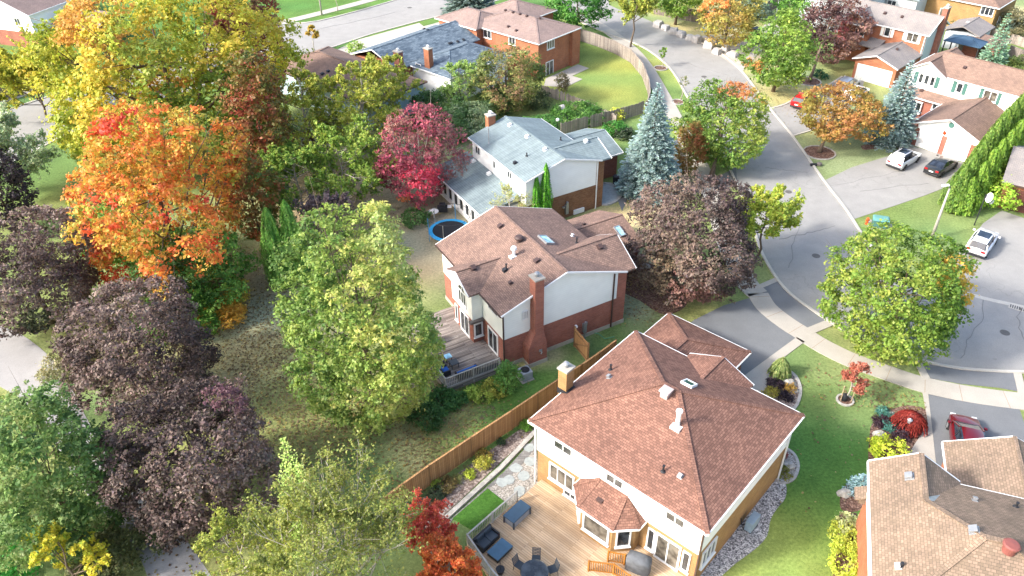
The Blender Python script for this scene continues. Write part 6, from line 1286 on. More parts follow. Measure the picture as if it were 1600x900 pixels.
for s_ in (-1, 1): mb = MB(); mb.bar((-1.5, s_*.60, 1.64), (.4, s_*.60, 1.62), .05, .05); mb.build('roof_rail', M['dark'], t)
mb = MB(); mb.box(-1.1, -.45, 1.60, .1, .45, 1.635); mb.build('sunroof', M['car_glass'], t)
hd = math.atan2(*(np.array(G2(1434, 236, .5))-np.array(G2(1395.5, 259, .5)))[::-1])
car('sedan', 'black sedan parked next to the white SUV below the bright hedge', 'car_black', (1454, 270), hd, 4.6, 1.8, 1.42, 'sedan')
t, h, w_ = car('electric_car', 'white low crossover with dark glass sunroof parked by the lawn edge at right', 'car_white', (1522.5, 396), (1549.5, 357), 4.5, 1.86, 1.5, 'suv')
mb = MB(); mb.box(-.9, -.5, 1.51, .2, .5, 1.545); mb.build('sunroof', M['car_glass'], t)
fx, fy = G2(1504, 652, .5); a = rad(yw); ra = np.array([fx, fy])+np.array([math.cos(a), math.sin(a)])*4.7
cr, h, w_ = car('minivan', 'dark red car partly hidden by the tan roof at the bottom right', 'car_red', (1504, 652), (1504, 652.01), 4.7, 1.92, 1.68, 'suv')
cr.rotation_euler = (0, 0, a+math.pi); cr.location = (fx+math.cos(a)*2.35, fy+math.sin(a)*2.35, 0)
car('hatchback', 'bright red car glimpsed left of the orange street tree', 'car_bright', (1244, 166), (1275, 143), 4.3, 1.78, 1.45)
car('suv', 'pale silver-blue SUV parked before the grey-roofed brick garage', 'car_silver', (1312, 142), (1336, 125), 4.6, 1.85, 1.65)
car('suv', 'white SUV half hidden between the orange tree and the blue spruce', 'car_white', (1326, 156), (1349, 139), 4.6, 1.85, 1.65)
car('van', 'white van on the drive behind the slate-blue roof', 'car_white', (682, 54), (712, 44), 4.8, 1.9, 1.8)
car('sedan', 'dark blue car at the top left behind the yellow maple', 'car_black', (95, 7), (118, -1), 4.6, 1.8, 1.42, 'sedan')

# ================================================================ THE TREES OF THE PLACE
YG = ('5b6b22', '8f9a30', 'b3ac3a', 'c9b53e'); GRN = ('3d5f28', '55792d', '75923a', '8fa845'); PURP = ('2e2628', '4a3c3e', '645153', '7c6a66')
BRNZ = ('4a3a35', '6d5548', '8a6f5c', '9a8468'); ORG = ('b8501f', 'd06a28', 'd98a32', 'd8a83c'); RED = ('9a2f2a', 'b93a30', 'cc5040'); LIME = ('6f8a22', '93a82c', 'a9b83a')
SPB = ('475a57', '647c79', '869a93'); CED = ('3a5a1e', '5a7a28', '768e36')
# left-hand giants
deciduous('maple_tree', 'huge yellow-green maple at the upper left, its crown touching the orange maple', (262, 126), 182, 9.6, 9.4, pal=('7c8a24', '9ca028', 'b0a42c', 'bca434'), leaf=.27, cover=3.4, prof='oval', clump=.12, gap=0, hy=.85, irr=.14, patches=[(-.45, -.2, .85, .35, ('a87c2c', 'b89040')), (.1, -.5, .55, .2, ('b47a20', 'c08c2c')), (.55, -.5, .35, .5, ('5f7a28', '788a30')), (.15, -.6, .8, .3, ('7c8a2c', '969c34'))], limbs=22, cat='tree')
deciduous('maple_tree', 'orange and scarlet maple in front of the huge yellow maple', (250, 316), 126, 8.2, 7.8, pal=('8f9430', 'b4922a', 'c48428', 'c4602a', 'b89a30', '9c9632'), leaf=.22, cover=2.9, prof='oval', clump=.12, gap=.10, irr=.30, patches=[(-.1, -.2, .95, .30, ('a8321c', 'b84428')), (-.55, .1, .85, .34, ('c04a1e', 'c85c26')), (.5, -.5, .5, .28, ('b03a1e', 'c04a28')), (.85, -.3, .5, .25, ('b4481e', 'c06028')), (-.8, -.3, .45, .3, ('b85024', 'c06c28')), (-.3, -.75, .1, .3, ('b0401f', 'b85c24')), (-.2, -.7, .62, .36, ('c24a20', 'c8602a')), (.75, -.35, .3, .3, ('c0401e', 'd05a2a')), (-.4, -.55, .12, .26, ('bc3a22', 'cc5228')), (.35, -.75, .5, .22, ('b8301e', 'c84a30')), (-.75, -.45, .2, .3, ('c0441e', 'cc6a2a')), (.3, -.8, .3, .25, ('c85822', 'd0782c')), (.1, -.2, .45, .35, ('a89c38', 'b8a43c')), (.6, -.4, .12, .5, ('4f7a30', '7a9438', '9a9a3c')), (-.1, -.6, .3, .3, ('b09a38', '8a9438'))], limbs=20)
deciduous('maple_tree', 'tall slender maple with dull red leaves behind the yellow giant, beside the far street', (385, 58), 62, 10, 8, pal=('6a3a30', '843c34', '7c4c3a', '6f5438'), leaf=.26, clump=.14, gap=.05, cover=2.7)
deciduous('maple_tree', 'maple with scattered red sprays and olive leaves right of the yellow giant', (404, 195), 50, 8, 7.5, pal=('4c602c', '62682f', '78602f', '8a4230'), leaf=.24, clump=.14, gap=.05)
deciduous('maple_tree', 'green and rust maple beside the bright columnar cedars', (392, 305), 46, 5.5, 5, pal=('3f5c28', '56702c', '7a6a30', 'a05a30'), leaf=.2, clump=.2, gap=.2)
deciduous('maple_tree', 'dark green broadleaf under the orange maple, touching the purple plum', (305, 425), 84, 3.6, 3.4, pal=('2f5224', '47702a', '5f8a34', '7a9c3c'), leaf=.17, clump=.2, cover=2.2)
deciduous('maple_tree', 'pale green broadleaf low between the orange maple and the purple trees', (180, 360), 66, 3.6, 3.2, pal=('4f7a34', '6f9a3c', '8aa84a'), leaf=.2, clump=.2)
shrub('shrub', 'low bright green bushes at the foot of the orange maple by the leafy grass', (290, 508), 3.1, 3.0, ('3f6a28', '5f8c34', '7fa444'), 3, .15)
shrub('shrub', 'small yellow-orange shrub on the leafy grass right of the orange maple', (352, 497), 1.7, 1.5, ('a89030', 'c8a838', 'd09a30'), 4, .13)
shrub('shrub', 'thin yellow shrub sprig left of the bright cedars', (370, 470), 1.2, 2.2, ('8f9030', 'b8a038'), 5, .13)
branchy('maple_tree', 'smaller golden-green tree at the left edge before the white gabled house', (72, 182), 7.5, 5.6, ('86902a', 'a4a42e', 'b8ac36'), 6, .26, nl=34, ns=12, ntw=6, lt=10, bark='bark', upright=.7, twig=1.2)
spruce('spruce_tree', 'dark green spruce at the left edge in front of the white gable', (8, 138), 34, 9.5, ('2c4a3c', '3f5f4c', '5a7860'), 'spruce', 7, .34, .7)
branchy('willow_tree', 'pale feathery silver-green tree at the left edge above the dark purple trees', (42, 300), 7.5, 4.6, ('7f9468', '9aab84', 'a9ad90'), 8, .17, nl=34, ns=12, ntw=7, lt=10, bark='bark', upright=.6)
# purple trees down the left
deciduous('plum_tree', 'dark purple-leaved tree at the far left edge above the park path', (44, 425), 102, 5.0, 4.6, pal=('3a2f2c', '52433e', '67564f', '7c6b62'), leaf=.15, cover=3.4, lmat='leaf_dark', clump=.135, gap=.05, patches=[(.3, -.6, .2, .3, ('3a4030', '565a40'))], prof='oval', irr=.12, limbs=8)
deciduous('plum_tree', 'near-black purple tree cut by the left edge, highest of the purple row', (-8, 290), 52, 5, 4.2, pal=('211d22', '332c30', '4a4044'), leaf=.17, cover=2.3, lmat='leaf_dark', clump=.17)
deciduous('plum_tree', 'purple-leaved tree in the middle of the row between path and leafy grass', (218, 547), 116, 4.6, 4.4, pal=('3a2f2c', '52433e', '67564f', '7c6b62'), leaf=.14, cover=3.4, lmat='leaf_dark', clump=.135, gap=.05, prof='oval', irr=.12, limbs=8)
deciduous('plum_tree', 'largest purple-leaved tree, its crown overhanging the path at the bottom', (302, 722), 131, 4.6, 4.5, pal=('3a2f2c', '52433e', '67564f', '7c6b62'), leaf=.135, cover=3.4, lmat='leaf_dark', clump=.135, gap=.05, prof='oval', irr=.12, limbs=10, patches=[(.5, .3, .9, .3, ('5a4048', '6e4c50'))])
deciduous('maple_tree', 'mid-green maple filling the lower left corner', (72, 745), 100, 5.5, 5.6, pal=('40592c', '567438', '6e8846', '8a965a'), leaf=.15, cover=3.2, prof='oval', clump=.12, gap=.05, hy=1.1, limbs=8)
branchy('maple_tree', 'yellow-leaved young tree at the bottom left under the green maple', (128, 930), 5.2, 2.0, ('a39a22', 'c8bc2c', '8a9a2c'), 12, .15, nl=12, ns=7, ntw=5, lt=8, bark='bark')
shrub('shrub', 'fresh green broad-leaved bush at the bottom left corner', (20, 905), 1.4, 2.2, ('2f7a2c', '4fa03a'), 13, .16)
branchy('maple_tree', 'lime-green leafy top at the left edge over the park path', (-4, 690), 6.6, 1.5, ('7a9a20', 'a8bc2c'), 14, .17, nl=14, ns=7, ntw=5, lt=8, bark='bark')
shrub('shrub', 'olive undergrowth between the path and the largest purple tree', (185, 875), 2.2, 1.4, ('3a4428', '5a6238', '7a7a50'), 15, .12)
shrub('shrub', 'dull olive bush between the two upper purple trees beside the path', (112, 585), 1.8, 1.6, ('5a6238', '7a7a50', '8f8a62'), 16, .12)
# centre
deciduous('maple_tree', 'tall oval yellow-green maple at the centre, between leafy grass and grey deck', (562, 503), 121, 8.1, 8.1, pal=('4c682c', '6c8436', '8a9a44', 'a8a856'), leaf=.16, cover=3.0, prof='oval', clump=.115, gap=.05, irr=.12, limbs=14, patches=[(.6, -.3, .6, .6, ('607c36', '809448')), (.7, 0, .85, .5, ('8a9a50', 'a0a868'))])
for i, (px, H_, R_c, lb) in enumerate([((442, 445), 7.4, 1.15, 'left one of the bright green cedar pair at the centre left'), ((470, 440), 7.8, 1.1, 'right one of the bright green cedar pair at the centre left')]):
    cedar('cedar_tree', lb, px, R_c, H_, ('44762a', '629436', '84aa46'), 20+i, 'cedars beside the central maple', .15)
branchy('plum_tree', 'thin purple-grey tree behind the top of the central maple', (528, 400), 6.2, 3.0, ('4a3f42', '6a5a5c', '8a7a78'), 22, .13, nl=22, ns=9, ntw=6, lt=9, bark='bark')
BIR = ('74862c', '9aa238', 'b4ac4a')
for i, (px, H_, R_c, lb, pal) in enumerate([((487, 262), 11, 4.2, 'leftmost yellow-green birch before the rose-brown roof', BIR), ((560, 252), 11.5, 4.2, 'tall yellow-green birch in the middle of the birch group', BIR), ((602, 200), 9.0, 3.4, 'upper right birch with white stem beside the slate-blue roof', BIR), ((545, 330), 8.5, 4.6, 'lowest birch, fresher green, left of the crimson tree', ('55792d', '7a9434', '98a040')), ((478, 345), 7, 3.8, 'bushy green birch just above the cedar pair', ('4a702a', '6f8c34', '8f9a3c'))]):
    branchy('birch_tree', lb, px, H_, R_c, pal, 30+i, .20, nl=32, ns=10, ntw=6, lt=7, group='birches in the back yards', stems=1 if i != 1 else 2, upright=.45)
branchy('cherry_tree', 'small bare-branched tree with dark red leaves among the birches', (505, 250), 5, 2.6, ('4a1f22', '6a2a2c'), 38, .16, nl=14, ns=6, ntw=3, lt=4)
deciduous('maple_tree', 'crimson and rose tree just left of the blue-grey roof', (655, 242), 70, 5.2, 5.0, pal=('7a6058', '8a5054', '943f50', 'a34a5c'), leaf=.17, cover=2.0, clump=.14, gap=.16, irr=.17, bark='bark_pale', limbs=20, patches=[(-.3, -.5, .95, .6, ('7c5a50', '94655a')), (.6, -.2, .6, .4, ('6e5a4e', '8c5a58')), (.1, -.7, .35, .5, ('b8324a', 'cc4a60')), (-.2, -.7, .1, .3, ('9a5a34', 'b06a3c'))])
branchy('serviceberry', 'sparse pale yellow-green small tree in front of the low blue-grey roof', (797, 372), 5.2, 2.1, ('8f9a5c', 'a8a468'), 41, .10, nl=16, ns=8, ntw=5, lt=4, group=None)
for i, (px, H_, R_c, lb) in enumerate([((852, 353), 6.4, .62, 'tallest of three narrow bright cedars against the off-white gable wall'), ((838, 356), 5.4, .55, 'middle-height narrow cedar of the three against the off-white gable wall'), ((826, 352), 3.6, .42, 'shortest narrow cedar of the three against the off-white gable wall')]):
    cedar('cedar_tree', lb, px, R_c, H_, ('2f6a1c', '4f9420', '74b02c'), 44+i, 'narrow cedars by the off-white gable', .10)
# back yards behind the blue-grey roof
deciduous('pear_tree', 'rounded olive-green tree in front of the brick hip-roofed house', (790, 122), 60, 3.9, 3.6, pal=('4f6030', '6a7636', '868a48', '8a6e4c'), leaf=.19, cover=2.2, clump=.15, prof='oval')
branchy('willow_tree', 'feathery light green tree between the slate-blue roof and the olive tree', (722, 175), 6, 2.6, ('7f9c4a', '9ab05c'), 50, .14, nl=22, ns=9, ntw=5, lt=7, bark='bark')
for i, (px, R_c, H_, lb, pal) in enumerate([((690, 190), 3.4, 3.6, 'dark green bush right behind the crimson tree', ('35532c', '4a6c34', '66854a')), ((735, 205), 2.8, 3.2, 'grey-green bush above the blue-grey roof', ('4a6240', '6a7f58', '8a9870')), ((705, 215), 2.4, 3.0, 'green bush at the upper left eave of the blue-grey roof', ('3f5c34', '5a7a44')), ((902, 186), 2.6, 1.5, 'spreading green juniper beside the pyramid rock', ('3c6428', '54802f', '74984a')), ((925, 190), 1.8, 1.3, 'dark green low bush right of the spreading juniper', ('3c6030', '547a3c')), ((772, 175), 2.6, 2.4, 'dark bush at the foot of the rounded olive tree', ('3a5630', '55703c')), ((835, 165), 1.9, 2.2, 'bush with brownish leaves by the left end of the picket fence', ('4a5a34', '6a6c44')), ((960, 210), 1.2, 1.5, 'bright green bush in front of the silvery picket fence', ('3f7a2c', '5a9a3c')), ((975, 216), 1.1, 1.1, 'dark low bush at the foot of the silvery picket fence', ('3a4a34', '55604a')), ((878, 143), .8, 2.6, 'thin brown-leaved shrub over the grey picket fence', ('6a5a44', '7a7a4c')), ((845, 200), 2.0, 1.2, 'low green plants beyond the ridge of the blue-grey roof', ('4a7a34', '6a9a4c')), ((963, 187), .9, 1.4, 'yellow leafy bush where the two picket fences meet', ('9aa82c', 'c0c03c')), ((650, 350), 1.2, 1.4, 'small bush left of the trampoline', ('35532c', '557a3c'))]):
    shrub('shrub', lb, px, R_c, H_, pal, 60+i, .14)
# street trees, top
deciduous('maple_tree', 'dense dark green maple at the top right of the brick hip-roofed house', (903, 8), 48, 4.6, 3.6, pal=('2f5a24', '447a2c', '5f9436'), leaf=.28, cover=2.2, clump=.18)
spruce('spruce_tree', 'dark grey-green spruce at the top edge above the dusty rose roof', (735, 22), 45, 10, ('36483a', '50645a', '73857c'), 'spruce', 75, .4, .5)
branchy('ash_tree', 'airy yellow-green street tree on the verge inside the street bend', (985, 74), 9.5, 4.0, ('7a8c34', '96a040', 'b0a84a'), 76, .25, nl=30, ns=10, ntw=6, lt=9, bark='bark', low=.38, upright=.6)
branchy('sapling', 'staked sapling in a stone ring on the grass verge', (1036, 106), 2.9, .75, ('55792d', '7a9434'), 77, .16, nl=8, ns=4, ntw=3, lt=4, low=.5)
branchy('sapling', 'sparse sapling lower on the grass verge beside the street', (1064, 157), 3.1, .8, ('7a8450', '8a8a60'), 78, .13, nl=8, ns=4, ntw=3, lt=2, low=.5)
branchy('sapling', 'young yellow-orange tree on the verge of the far left street', (492, 80), 4.2, 1.0, ('a08a30', 'b8983a', '8a8a34'), 79, .2, nl=12, ns=5, ntw=4, lt=6, low=.45)
branchy('sapling', 'young yellow tree on the grass strip beyond the far left street', (528, 17), 4.0, 1.0, ('b0a030', '90a030'), 80, .22, nl=12, ns=5, ntw=4, lt=6, low=.45)
shrub('shrub', 'tall grassy clump at the left corner of the slate-blue roof', (558, 92), 1.1, 2.6, ('7a9440', '9ab04c'), 81, .2)
deciduous('maple_tree', 'bright green maple at the top edge behind the stone blocks', (1060, -8), 44, 4.5, 3.5, pal=('5a7a2c', '7a9434', '98a83c'), leaf=.28)
deciduous('maple_tree', 'ochre and orange maple at the top beside the blue container', (1138, 28), 50, 4.4, 3.9, pal=('7c7e38', '948c3c', 'a48842'), leaf=.26, cover=2.2, clump=.17, patches=[(-.6, -.2, .85, .6, ('c88038', 'd09048'))])
deciduous('maple_tree', 'tall bright green maple in front of the bronze-purple tree at the top', (1224, 75), 52, 5.9, 5.0, pal=('506f2c', '6f8c34', '8aa03c'), leaf=.25, cover=2.8, clump=.13, gap=.03, prof='egg', base=(1208, 143), patches=[(-.85, -.2, .35, .3, ('b07038', 'a88a3c'))])
deciduous('maple_tree', 'small green tree poking out above the tall bright green maple', (1240, -2), 26, 6, 3.5, pal=('45702a', '5f8c34', '7aa040'), leaf=.28)
deciduous('plum_tree', 'bronze-purple tree in front of the orange brick house', (1300, 45), 52, 5.0, 4.6, pal=('3a2a2c', '5a3f3e', '72524a', '8a6a58'), leaf=.22, cover=2.4, lmat='leaf_dark', clump=.17, base=(1264, 128), patches=[(.2, -.3, .6, .4, ('7a3c3c', '8a4a48'))])
for i, (px, R_c, H_, lb, pal) in enumerate([((1282, 122), .7, 1.2, 'round dark green bush on the lawn before the red brick garage', ('1f4a30', '2f6040')), ((1150, 20), 2.2, 2.4, 'grey-green bush by the top fence', ('55684a', '77856a')), ((1175, 30), 2.5, 2.8, 'grey bush between the ochre maple and the lamp', ('5f7260', '80907c')), ((1445, 14), 2.6, 2.2, 'olive bush behind the grey-roofed brick house', ('4f5f34', '6a7a44')), ((1500, 52), 1.6, 2.0, 'pale green bush left of the blue gazebo', ('7f9c5a', '9ab074')), ((1580, 60), 2.4, 4.5, 'brown-green tall bush at the right edge above the sheds', ('5a5a3c', '7a7450')), ((1545, 92), 1.5, 1.2, 'low bush at the foot of the pale fence', ('4f5f34', '6a6a44')), ((1590, 112), 2.0, 1.8, 'bush at the right edge behind the rose roof', ('5a6a34', '7f8a48')), ((1540, 42), 1.6, 1.4, 'low yellow-green bush behind the outbuilding', ('6f8c34', '8fa84a'))]):
    shrub('shrub', lb, px, R_c, H_, pal, 90+i, .2)
spruce('spruce_tree', 'small green spruce in front of the red brick shed', (1546, 108), 22, 7.5, ('44664a', '64886a', '86a486'), 'spruce', 101, .3, .6)
# street trees, right
deciduous('maple_tree', 'green maple with an orange-brown top beside the big blue spruce', (1132, 195), 74, 4.6, 4.4, pal=('4c6c2c', '688432', '829438', '969c44'), leaf=.2, cover=2.9, clump=.13, gap=.04, irr=.14, limbs=14, base=(1112, 275), patches=[(.2, .1, .95, .42, ('a8683c', 'b87a44')), (.55, .3, .75, .3, ('a88a3c', 'b89a44'))])
deciduous('maple_tree', 'narrow rust-brown tree squeezed against the big blue spruce', (1078, 232), 26, 3.2, 3.1, pal=('6a6a2c', '8a6a38', '9a5c38'), leaf=.18, clump=.22)
deciduous('maple_tree', 'spreading golden-orange street maple in a stone ring', (1313, 177), 67, 3.9, 2.7, pal=('7c7630', '8f7e34', '9c7a38', '9c6c3c'), leaf=.18, cover=2.3, clump=.13, gap=.1, limbs=20, base=(1280, 238))
spruce('spruce_tree', 'medium blue spruce on the lawn before the white house', (1388, 222), 40, 9.5, SPB, 'spruce', 110, .28, .9)
spruce('spruce_tree', 'largest blue spruce, between the blue-grey roof and the street', (1012, 300), 52, 11.5, SPB, 'spruce', 111, .24, 1.0, n_w=42)
deciduous('plum_tree', 'broad bronze-brown maple over the front bed of the middle house', (1083, 372), 102, 5.2, 4.9, pal=('3a302f', '51433f', '65554e', '766556'), leaf=.15, cover=3.4, lmat='leaf_dark', clump=.115, gap=.05, limbs=12, prof='oval', patches=[(0, -.5, .15, .5, ('6a4a42', '7a584c')), (-.6, -.3, .3, .4, ('5c4f40', '7a684e'))])
branchy('maple_tree', 'open yellow-green street tree right of the bronze maple', (1183, 402), 6.6, 3.0, ('7a9430', '98a838', 'b0ac40'), 113, .18, nl=26, ns=11, ntw=6, lt=9, bark='bark', low=.35)
deciduous('maple_tree', 'big round green maple standing on the verge of the cul-de-sac', (1401, 458), 112, 5.0, 4.5, pal=('42601f', '5a7826', '70882e', '87933a'), leaf=.17, cover=3.2, clump=.115, gap=0, irr=.1, prof='oval', limbs=16, base=(1388, 556), patches=[(.85, -.05, .6, .42, ('a89a34', 'c09a38'))])
# the tall bright hedge
HP = [(1486, 328, 4.6), (1497, 318, 5.3), (1508, 305, 5.8), (1519, 292, 6.2), (1529, 281, 6.5), (1540, 268, 6.8), (1551, 257, 7.0), (1562, 247, 7.1), (1573, 236, 7.2), (1584, 226, 7.2), (1596, 215, 7.3), (1608, 204, 7.3), (1620, 194, 7.3)]
for i, (px, py, H_) in enumerate(HP):
    cedar('cedar_tree', ordn[i]+' cedar from the street end in the tall bright hedge', (px, py), 1.25, H_, CED, 120+i, 'cedars of the tall bright hedge', .15, cover=2.2)
HP2 = [(1502, 332, 3.6), (1515, 322, 4.6), (1528, 308, 5.2), (1540, 296, 5.4), (1553, 283, 5.6), (1566, 270, 5.8)]
for i, (px, py, H_) in enumerate(HP2):
    cedar('cedar_tree', ordn[i]+' cedar from the street end in the back row of the bright hedge', (px, py), 1.2, H_, ('3f641c', '688a26', '86a434'), 150+i, 'cedars in the back row of the hedge', .15, cover=2.0)
shrub('shrub', 'bright yellow-green bush by the brown garage door', (1545, 322), 1.9, 3.2, ('5a8a20', '86ac2c', '9cb834'), 160, .14)
# planting round the near houses
branchy('oak_tree', 'young staked oak with coppery pink leaves on the front lawn', (1320, 626), 3.4, .95, ('8a4f3c', 'a8604a', 'b87860'), 170, .12, nl=18, ns=7, ntw=4, lt=6, low=.3, upright=.5)
t = thing('watering_bag', 'black watering bag at the foot of the young coppery oak', 'watering bag', (*G2(1318, 625), 0)); mb = MB(); mb.lathe([(.2, 0), (.24, .2), (.2, .5), (.06, .62)], n=12); mb.build('bag', M['dark'], t, smooth=True)
for dx, lb in ((-.35, 'left'), (.4, 'right')):
    x, y = G2(1320, 626); o = MB().tube([(0, 0, 0), (dx*.15, 0, 1.5)], .035, 6).build('tree_stake', M['deck_tan']); o.location = (x+dx, y-.1, 0); tag(o, 'pale wooden stake '+('by the black bag side' if lb == 'left' else 'on the far side')+' of the young coppery oak', 'stake')
def weeping(name, label, px, R, H, pal, seed, leaf=.1, n=5200, cat='shrub', wide=1.0):
    x, y = G2(*px); r = np.random.default_rng(seed); t = thing(name, label, cat, (x, y, 0)); k = 190
    az = r.random(k)*6.28; rr = R*np.sqrt(r.uniform(.05, 1, k)); L = []; D_ = []
    for a, q in zip(az, rr):
        m = int(n/k); s = r.random(m); p = np.stack([np.cos(a)*q*s**.6*wide, np.sin(a)*q*s**.6*wide, H*(1-(q/R)**2*.25)*(1-s**2.2*.9)+.05], 1)+r.normal(0, .02, (m, 3)); L.append(p)
        D_.append(unit(np.stack([np.cos(a)*np.full(m, .4), np.sin(a)*np.full(m, .4), -.3-s], 1)))
    P = np.concatenate(L); d = np.concatenate(D_); u = unit(np.cross(d, r.normal(size=P.shape))); s_ = leaf*r.uniform(.6, 1.3, (len(P), 1))
    V = np.stack([P-d*s_, P+u*s_*.25, P+d*s_, P-u*s_*.25], 1); quads_object('foliage', V, np.clip(pal_pick(r, pal, r.random(len(P)), .16), .003, .9), M['leaf'], t)
    MB().tube([(0, 0, 0), (.05, 0, H*.5), (0, 0, H*.95)], [.06, .05, .02], 6).build('trunk', M['bark'], t); return t
weeping('weeping_shrub', 'weeping green mop-headed shrub beside the front walk', (1217, 588), .85, 1.7, ('5a7434', '8a9a58', 'a0a868'), 171, .16)
weeping('japanese_maple', 'low mounded scarlet Japanese maple beside the driveway walk', (1419, 668), 1.25, 1.35, ('6f221d', '862c25', '963c32'), 172, .10, 11000)
SH = [((1388, 712), 1.15, 1.05, 'bright yellow-green conifer shrub before the tan roof', ('8a9c1c', 'b4c024', 'c8cc3c'), .12), ((1374, 661), .5, .45, 'dark maroon bun-shaped shrub left of the scarlet maple', ('2c1f26', '45303a'), .08),
      ((1381, 648), .5, .45, 'teal-green cushion shrub behind the maroon shrub', ('35685a', '54887a'), .08), ((1387, 670), .45, .35, 'teal-green low shrub in front of the maroon shrub', ('35685a', '54887a'), .08), ((1408, 682), .55, .5, 'dark purple low shrub below the scarlet maple', ('2f2229', '4a3640'), .08),
      ((1211, 604), .55, .5, 'dark purple shrub in the corner bed, upper one', ('2c2229', '443642'), .08), ((1226, 623), .45, .45, 'dark purple shrub in the corner bed, lower one', ('2c2229', '443642'), .08), ((1233, 609), .4, .4, 'golden-brown shrub in the corner bed', ('a0802c', 'b8943c'), .08), ((1206, 616), .5, .3, 'yellow-green low plants at the edge of the corner bed', ('8a8a34', 'a89a3c'), .08),
      ((1222, 742), .5, .45, 'olive tuft shrub by the side wall of the nearest house', ('5f6428', '868436'), .09), ((1221, 712), .3, .35, 'small red plant by the side wall', ('8a3a34', 'a8503c'), .07),
      ((793, 612), .8, 2.9, 'tall leafy green shrub beside the grey deck and red brick corner', ('4a7434', '6a9440', '8aa850'), .11), ((774, 614), .8, 1.1, 'yellowish shrub at the foot of the deck railing', ('7a8430', '9a9a3c'), .11), ((752, 622), .8, .7, 'low weedy plant in front of the pale deck railing', ('6f8c34', '9aa844'), .1), ((738, 618), .5, .7, 'bright green weed tuft against the deck railing', ('7a9c34', '9cb84a'), .1), ((690, 632), 1.1, .9, 'dark green undergrowth at the outer corner of the grey deck', ('2f5428', '4a7438'), .11), ((712, 630), .8, .7, 'green undergrowth below the railing corner', ('3a6430', '558040'), .11), ((665, 655), 1.2, .8, 'dark green bush beneath the central maple', ('2f4f26', '476a34'), .11),
      ((823, 668), .45, .45, 'bright green bun beside the corner of the white siding', ('5a8a2c', '7aa83c'), .07), ((783, 692), .25, .3, 'tiny dark shrub against the orange fence', ('2f4a2c', '46603c'), .07), ((757, 715), .45, .6, 'ochre grass tuft beside the orange fence', ('8a7a34', 'a08a3c'), .07), ((755, 730), .5, .8, 'yellow spiky plant in the pale mulch', ('9a9a34', 'b4b040'), .07), ((735, 744), .35, .4, 'yellow-green cushion in the pale mulch', ('9aa82c', 'b8c03c'), .07), ((715, 751), .3, .35, 'small olive plant in the pale mulch', ('6f7a3c', '8a8a50'), .07),
      ((699, 762), .55, .5, 'brown-green patchy plant in the pale mulch', ('4a4a2c', '7a6a3c'), .07), ((683, 776), .6, .5, 'dark grey-green cushion near the orange fence', ('3a4a34', '5a6a4c'), .07), ((681, 760), .3, .4, 'yellow-green sprig against the orange fence', ('7f9a34', 'a0b040'), .07), ((1403, 205), .8, .7, 'dark shrub before the bay window of the white house', ('2c4a2c', '4a6a3c'), .1), ((1415, 208), .8, .7, 'brownish shrub before the garage of the white house', ('4a4434', '6a6048'), .1), ((1410, 182), .6, 1.0, 'green shrub under the bay window of the white house', ('2f5a2c', '4a7a3c'), .1),
      ((1325, 850), 1.0, .7, 'yellow-green euonymus by the orange brick side wall, middle one', ('8a9a2c', 'b8bc44'), .09), ((1328, 826), .8, .6, 'variegated pale shrub by the orange brick side wall, upper one', ('7a8c4a', 'b0b47a'), .09), ((1322, 885), 1.1, .8, 'yellow variegated shrub at the bottom edge by the orange wall', ('94a42c', 'c0c844'), .09), ((455, 745), .8, .8, 'green undergrowth at the foot of the small light spruce', ('4f6c30', '6f8c3c'), .1)]
for i, (px, R_c, H_, lb, pal, lf) in enumerate(SH): shrub('shrub', lb, px, R_c, H_, pal, 180+i, lf, stemn=3)
spruce('spruce_shrub', 'small silvery blue spruce shrub at the corner of the tan roof', (1342, 768), 22, 1.5, ('47666a', '688888', '8aa4a4'), 'spruce', 230, .13, 1.6, n_w=12)
spruce('spruce_tree', 'slender light yellow-green spruce at the bottom, before the leafy grass', (486, 850), 42, 9.0, ('5f7c2c', '86a040', 'a4b85c'), 'spruce', 231, .13, 1.2, droop=.1)
branchy('larch_tree', 'wide feathery yellow-green tree with pale bare branches at the bottom centre', (560, 985), 8.0, 5.0, ('566228', '6f7836', '868a40', '7f8c34'), 232, .10, nl=46, ns=11, ntw=6, lt=8, upright=1.1, stems=3, low=.25, twig=1.3)
branchy('larch_tree', 'left-hand feathery yellow-green tree with upright shoots at the bottom', (430, 965), 7.6, 3.0, ('66742a', '848e34', '9c9a44'), 233, .10, nl=30, ns=11, ntw=5, lt=7, upright=1.0, stems=2, low=.2, twig=1.3)
branchy('sumac_tree', 'scarlet and rust sumac against the deck corner at the bottom', (702, 930), 5.2, 1.6, ('b44a22', 'c05c28', 'b8742e', 'bc4430'), 234, .11, nl=40, ns=12, ntw=6, lt=9, low=.15, upright=.5, stems=2)
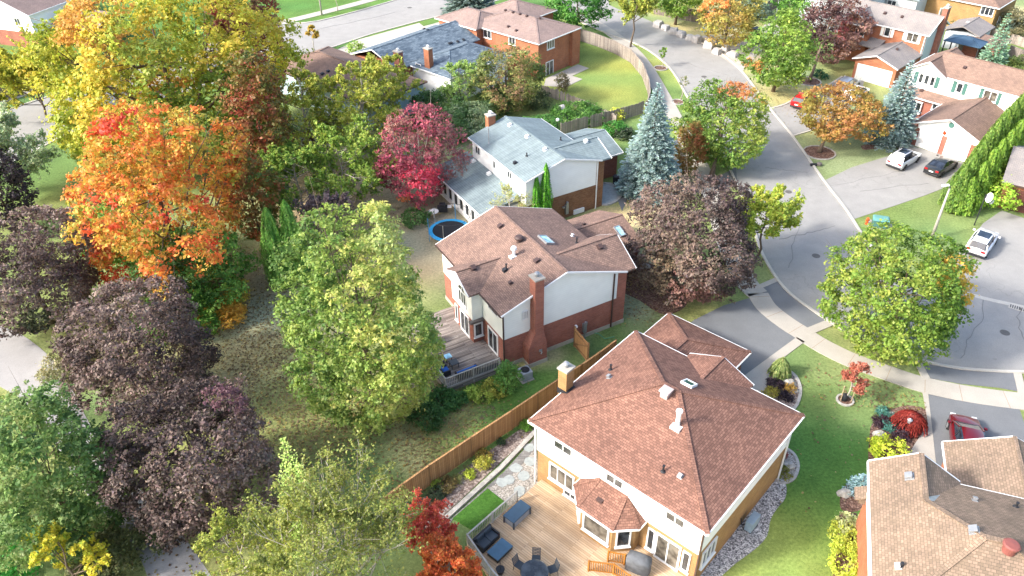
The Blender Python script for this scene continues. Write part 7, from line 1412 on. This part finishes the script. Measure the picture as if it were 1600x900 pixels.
branchy('sumac_tree', 'rosy red small sumac beside the pale mulch at the bottom', (668, 862), 4.2, 1.6, ('b84038', 'c45444', 'b8743c'), 235, .11, nl=26, ns=10, ntw=5, lt=8, low=.2)

# ================================================================ IRONWORK AND REPAIRS IN THE ROAD
for i, (px, r_, lb) in enumerate([((1100, 120), .36, 'round iron manhole cover in the street by the upper bend'), ((1275, 400), .36, 'round iron manhole cover in the street left of the big round maple'), ((1232, 300), .34, 'round iron manhole cover in mid-street near the double drive'), ((1570, 520), .36, 'round iron manhole cover in the cul-de-sac'), ((640, 12), .4, 'round iron manhole cover in the far street')]):
    x, y = G2(*px); o = MB().lathe([(r_, -.05), (r_, .027), (r_*.9, .03), (r_*.86, .026), (.02, .028)], n=22).build('manhole_cover', m_plain('cast_iron', rgb('5f5c59'), .7) if i == 0 else bpy.data.materials['cast_iron']); o.location = (x, y, 0); tag(o, lb, 'manhole cover')
x, y = G2(1591, 482); t = thing('storm_drain', 'slotted iron storm drain in the pale gutter at the right edge', 'drain', (x, y, 0), rad(-35))
mb = MB()
for k in range(8): mb.box(-.6+k*.16, -.25, .0, -.52+k*.16, .25, .045)
mb.build('grate', bpy.data.materials['cast_iron'], t); mb = MB(); mb.box(-.68, -.32, -.02, .72, .32, .036); mb.build('frame', M['kerbc'], t)
M['tar'] = m_plain('tar_seal', rgb('7a7876'), .8)
r = random.Random(8)
for k, (a, b) in enumerate([((1195, 262), (1262, 268)), ((1215, 372), (1300, 350)), ((1590, 480), (1597, 560)), ((1540, 470), (1500, 560)), ((1290, 290), (1420, 262)), ((1345, 300), (1440, 280)), ((1060, 95), (1140, 118)), ((1180, 200), (1110, 170)), ((1250, 330), (1240, 420)), ((480, 50), (620, 20))]):
    A_, B_ = np.array(G2(*a)), np.array(G2(*b)); n = 14; d = B_-A_; q = np.array([-d[1], d[0]])/np.linalg.norm(d); off = 0; pts = []
    for i in range(n+1): off += r.uniform(-.22, .22); pts.append(A_+d*i/n+q*off)
    strip(pts, r.uniform(.04, .08), .0, .036).build('tar_seam', M['tar'])['kind'] = 'structure'
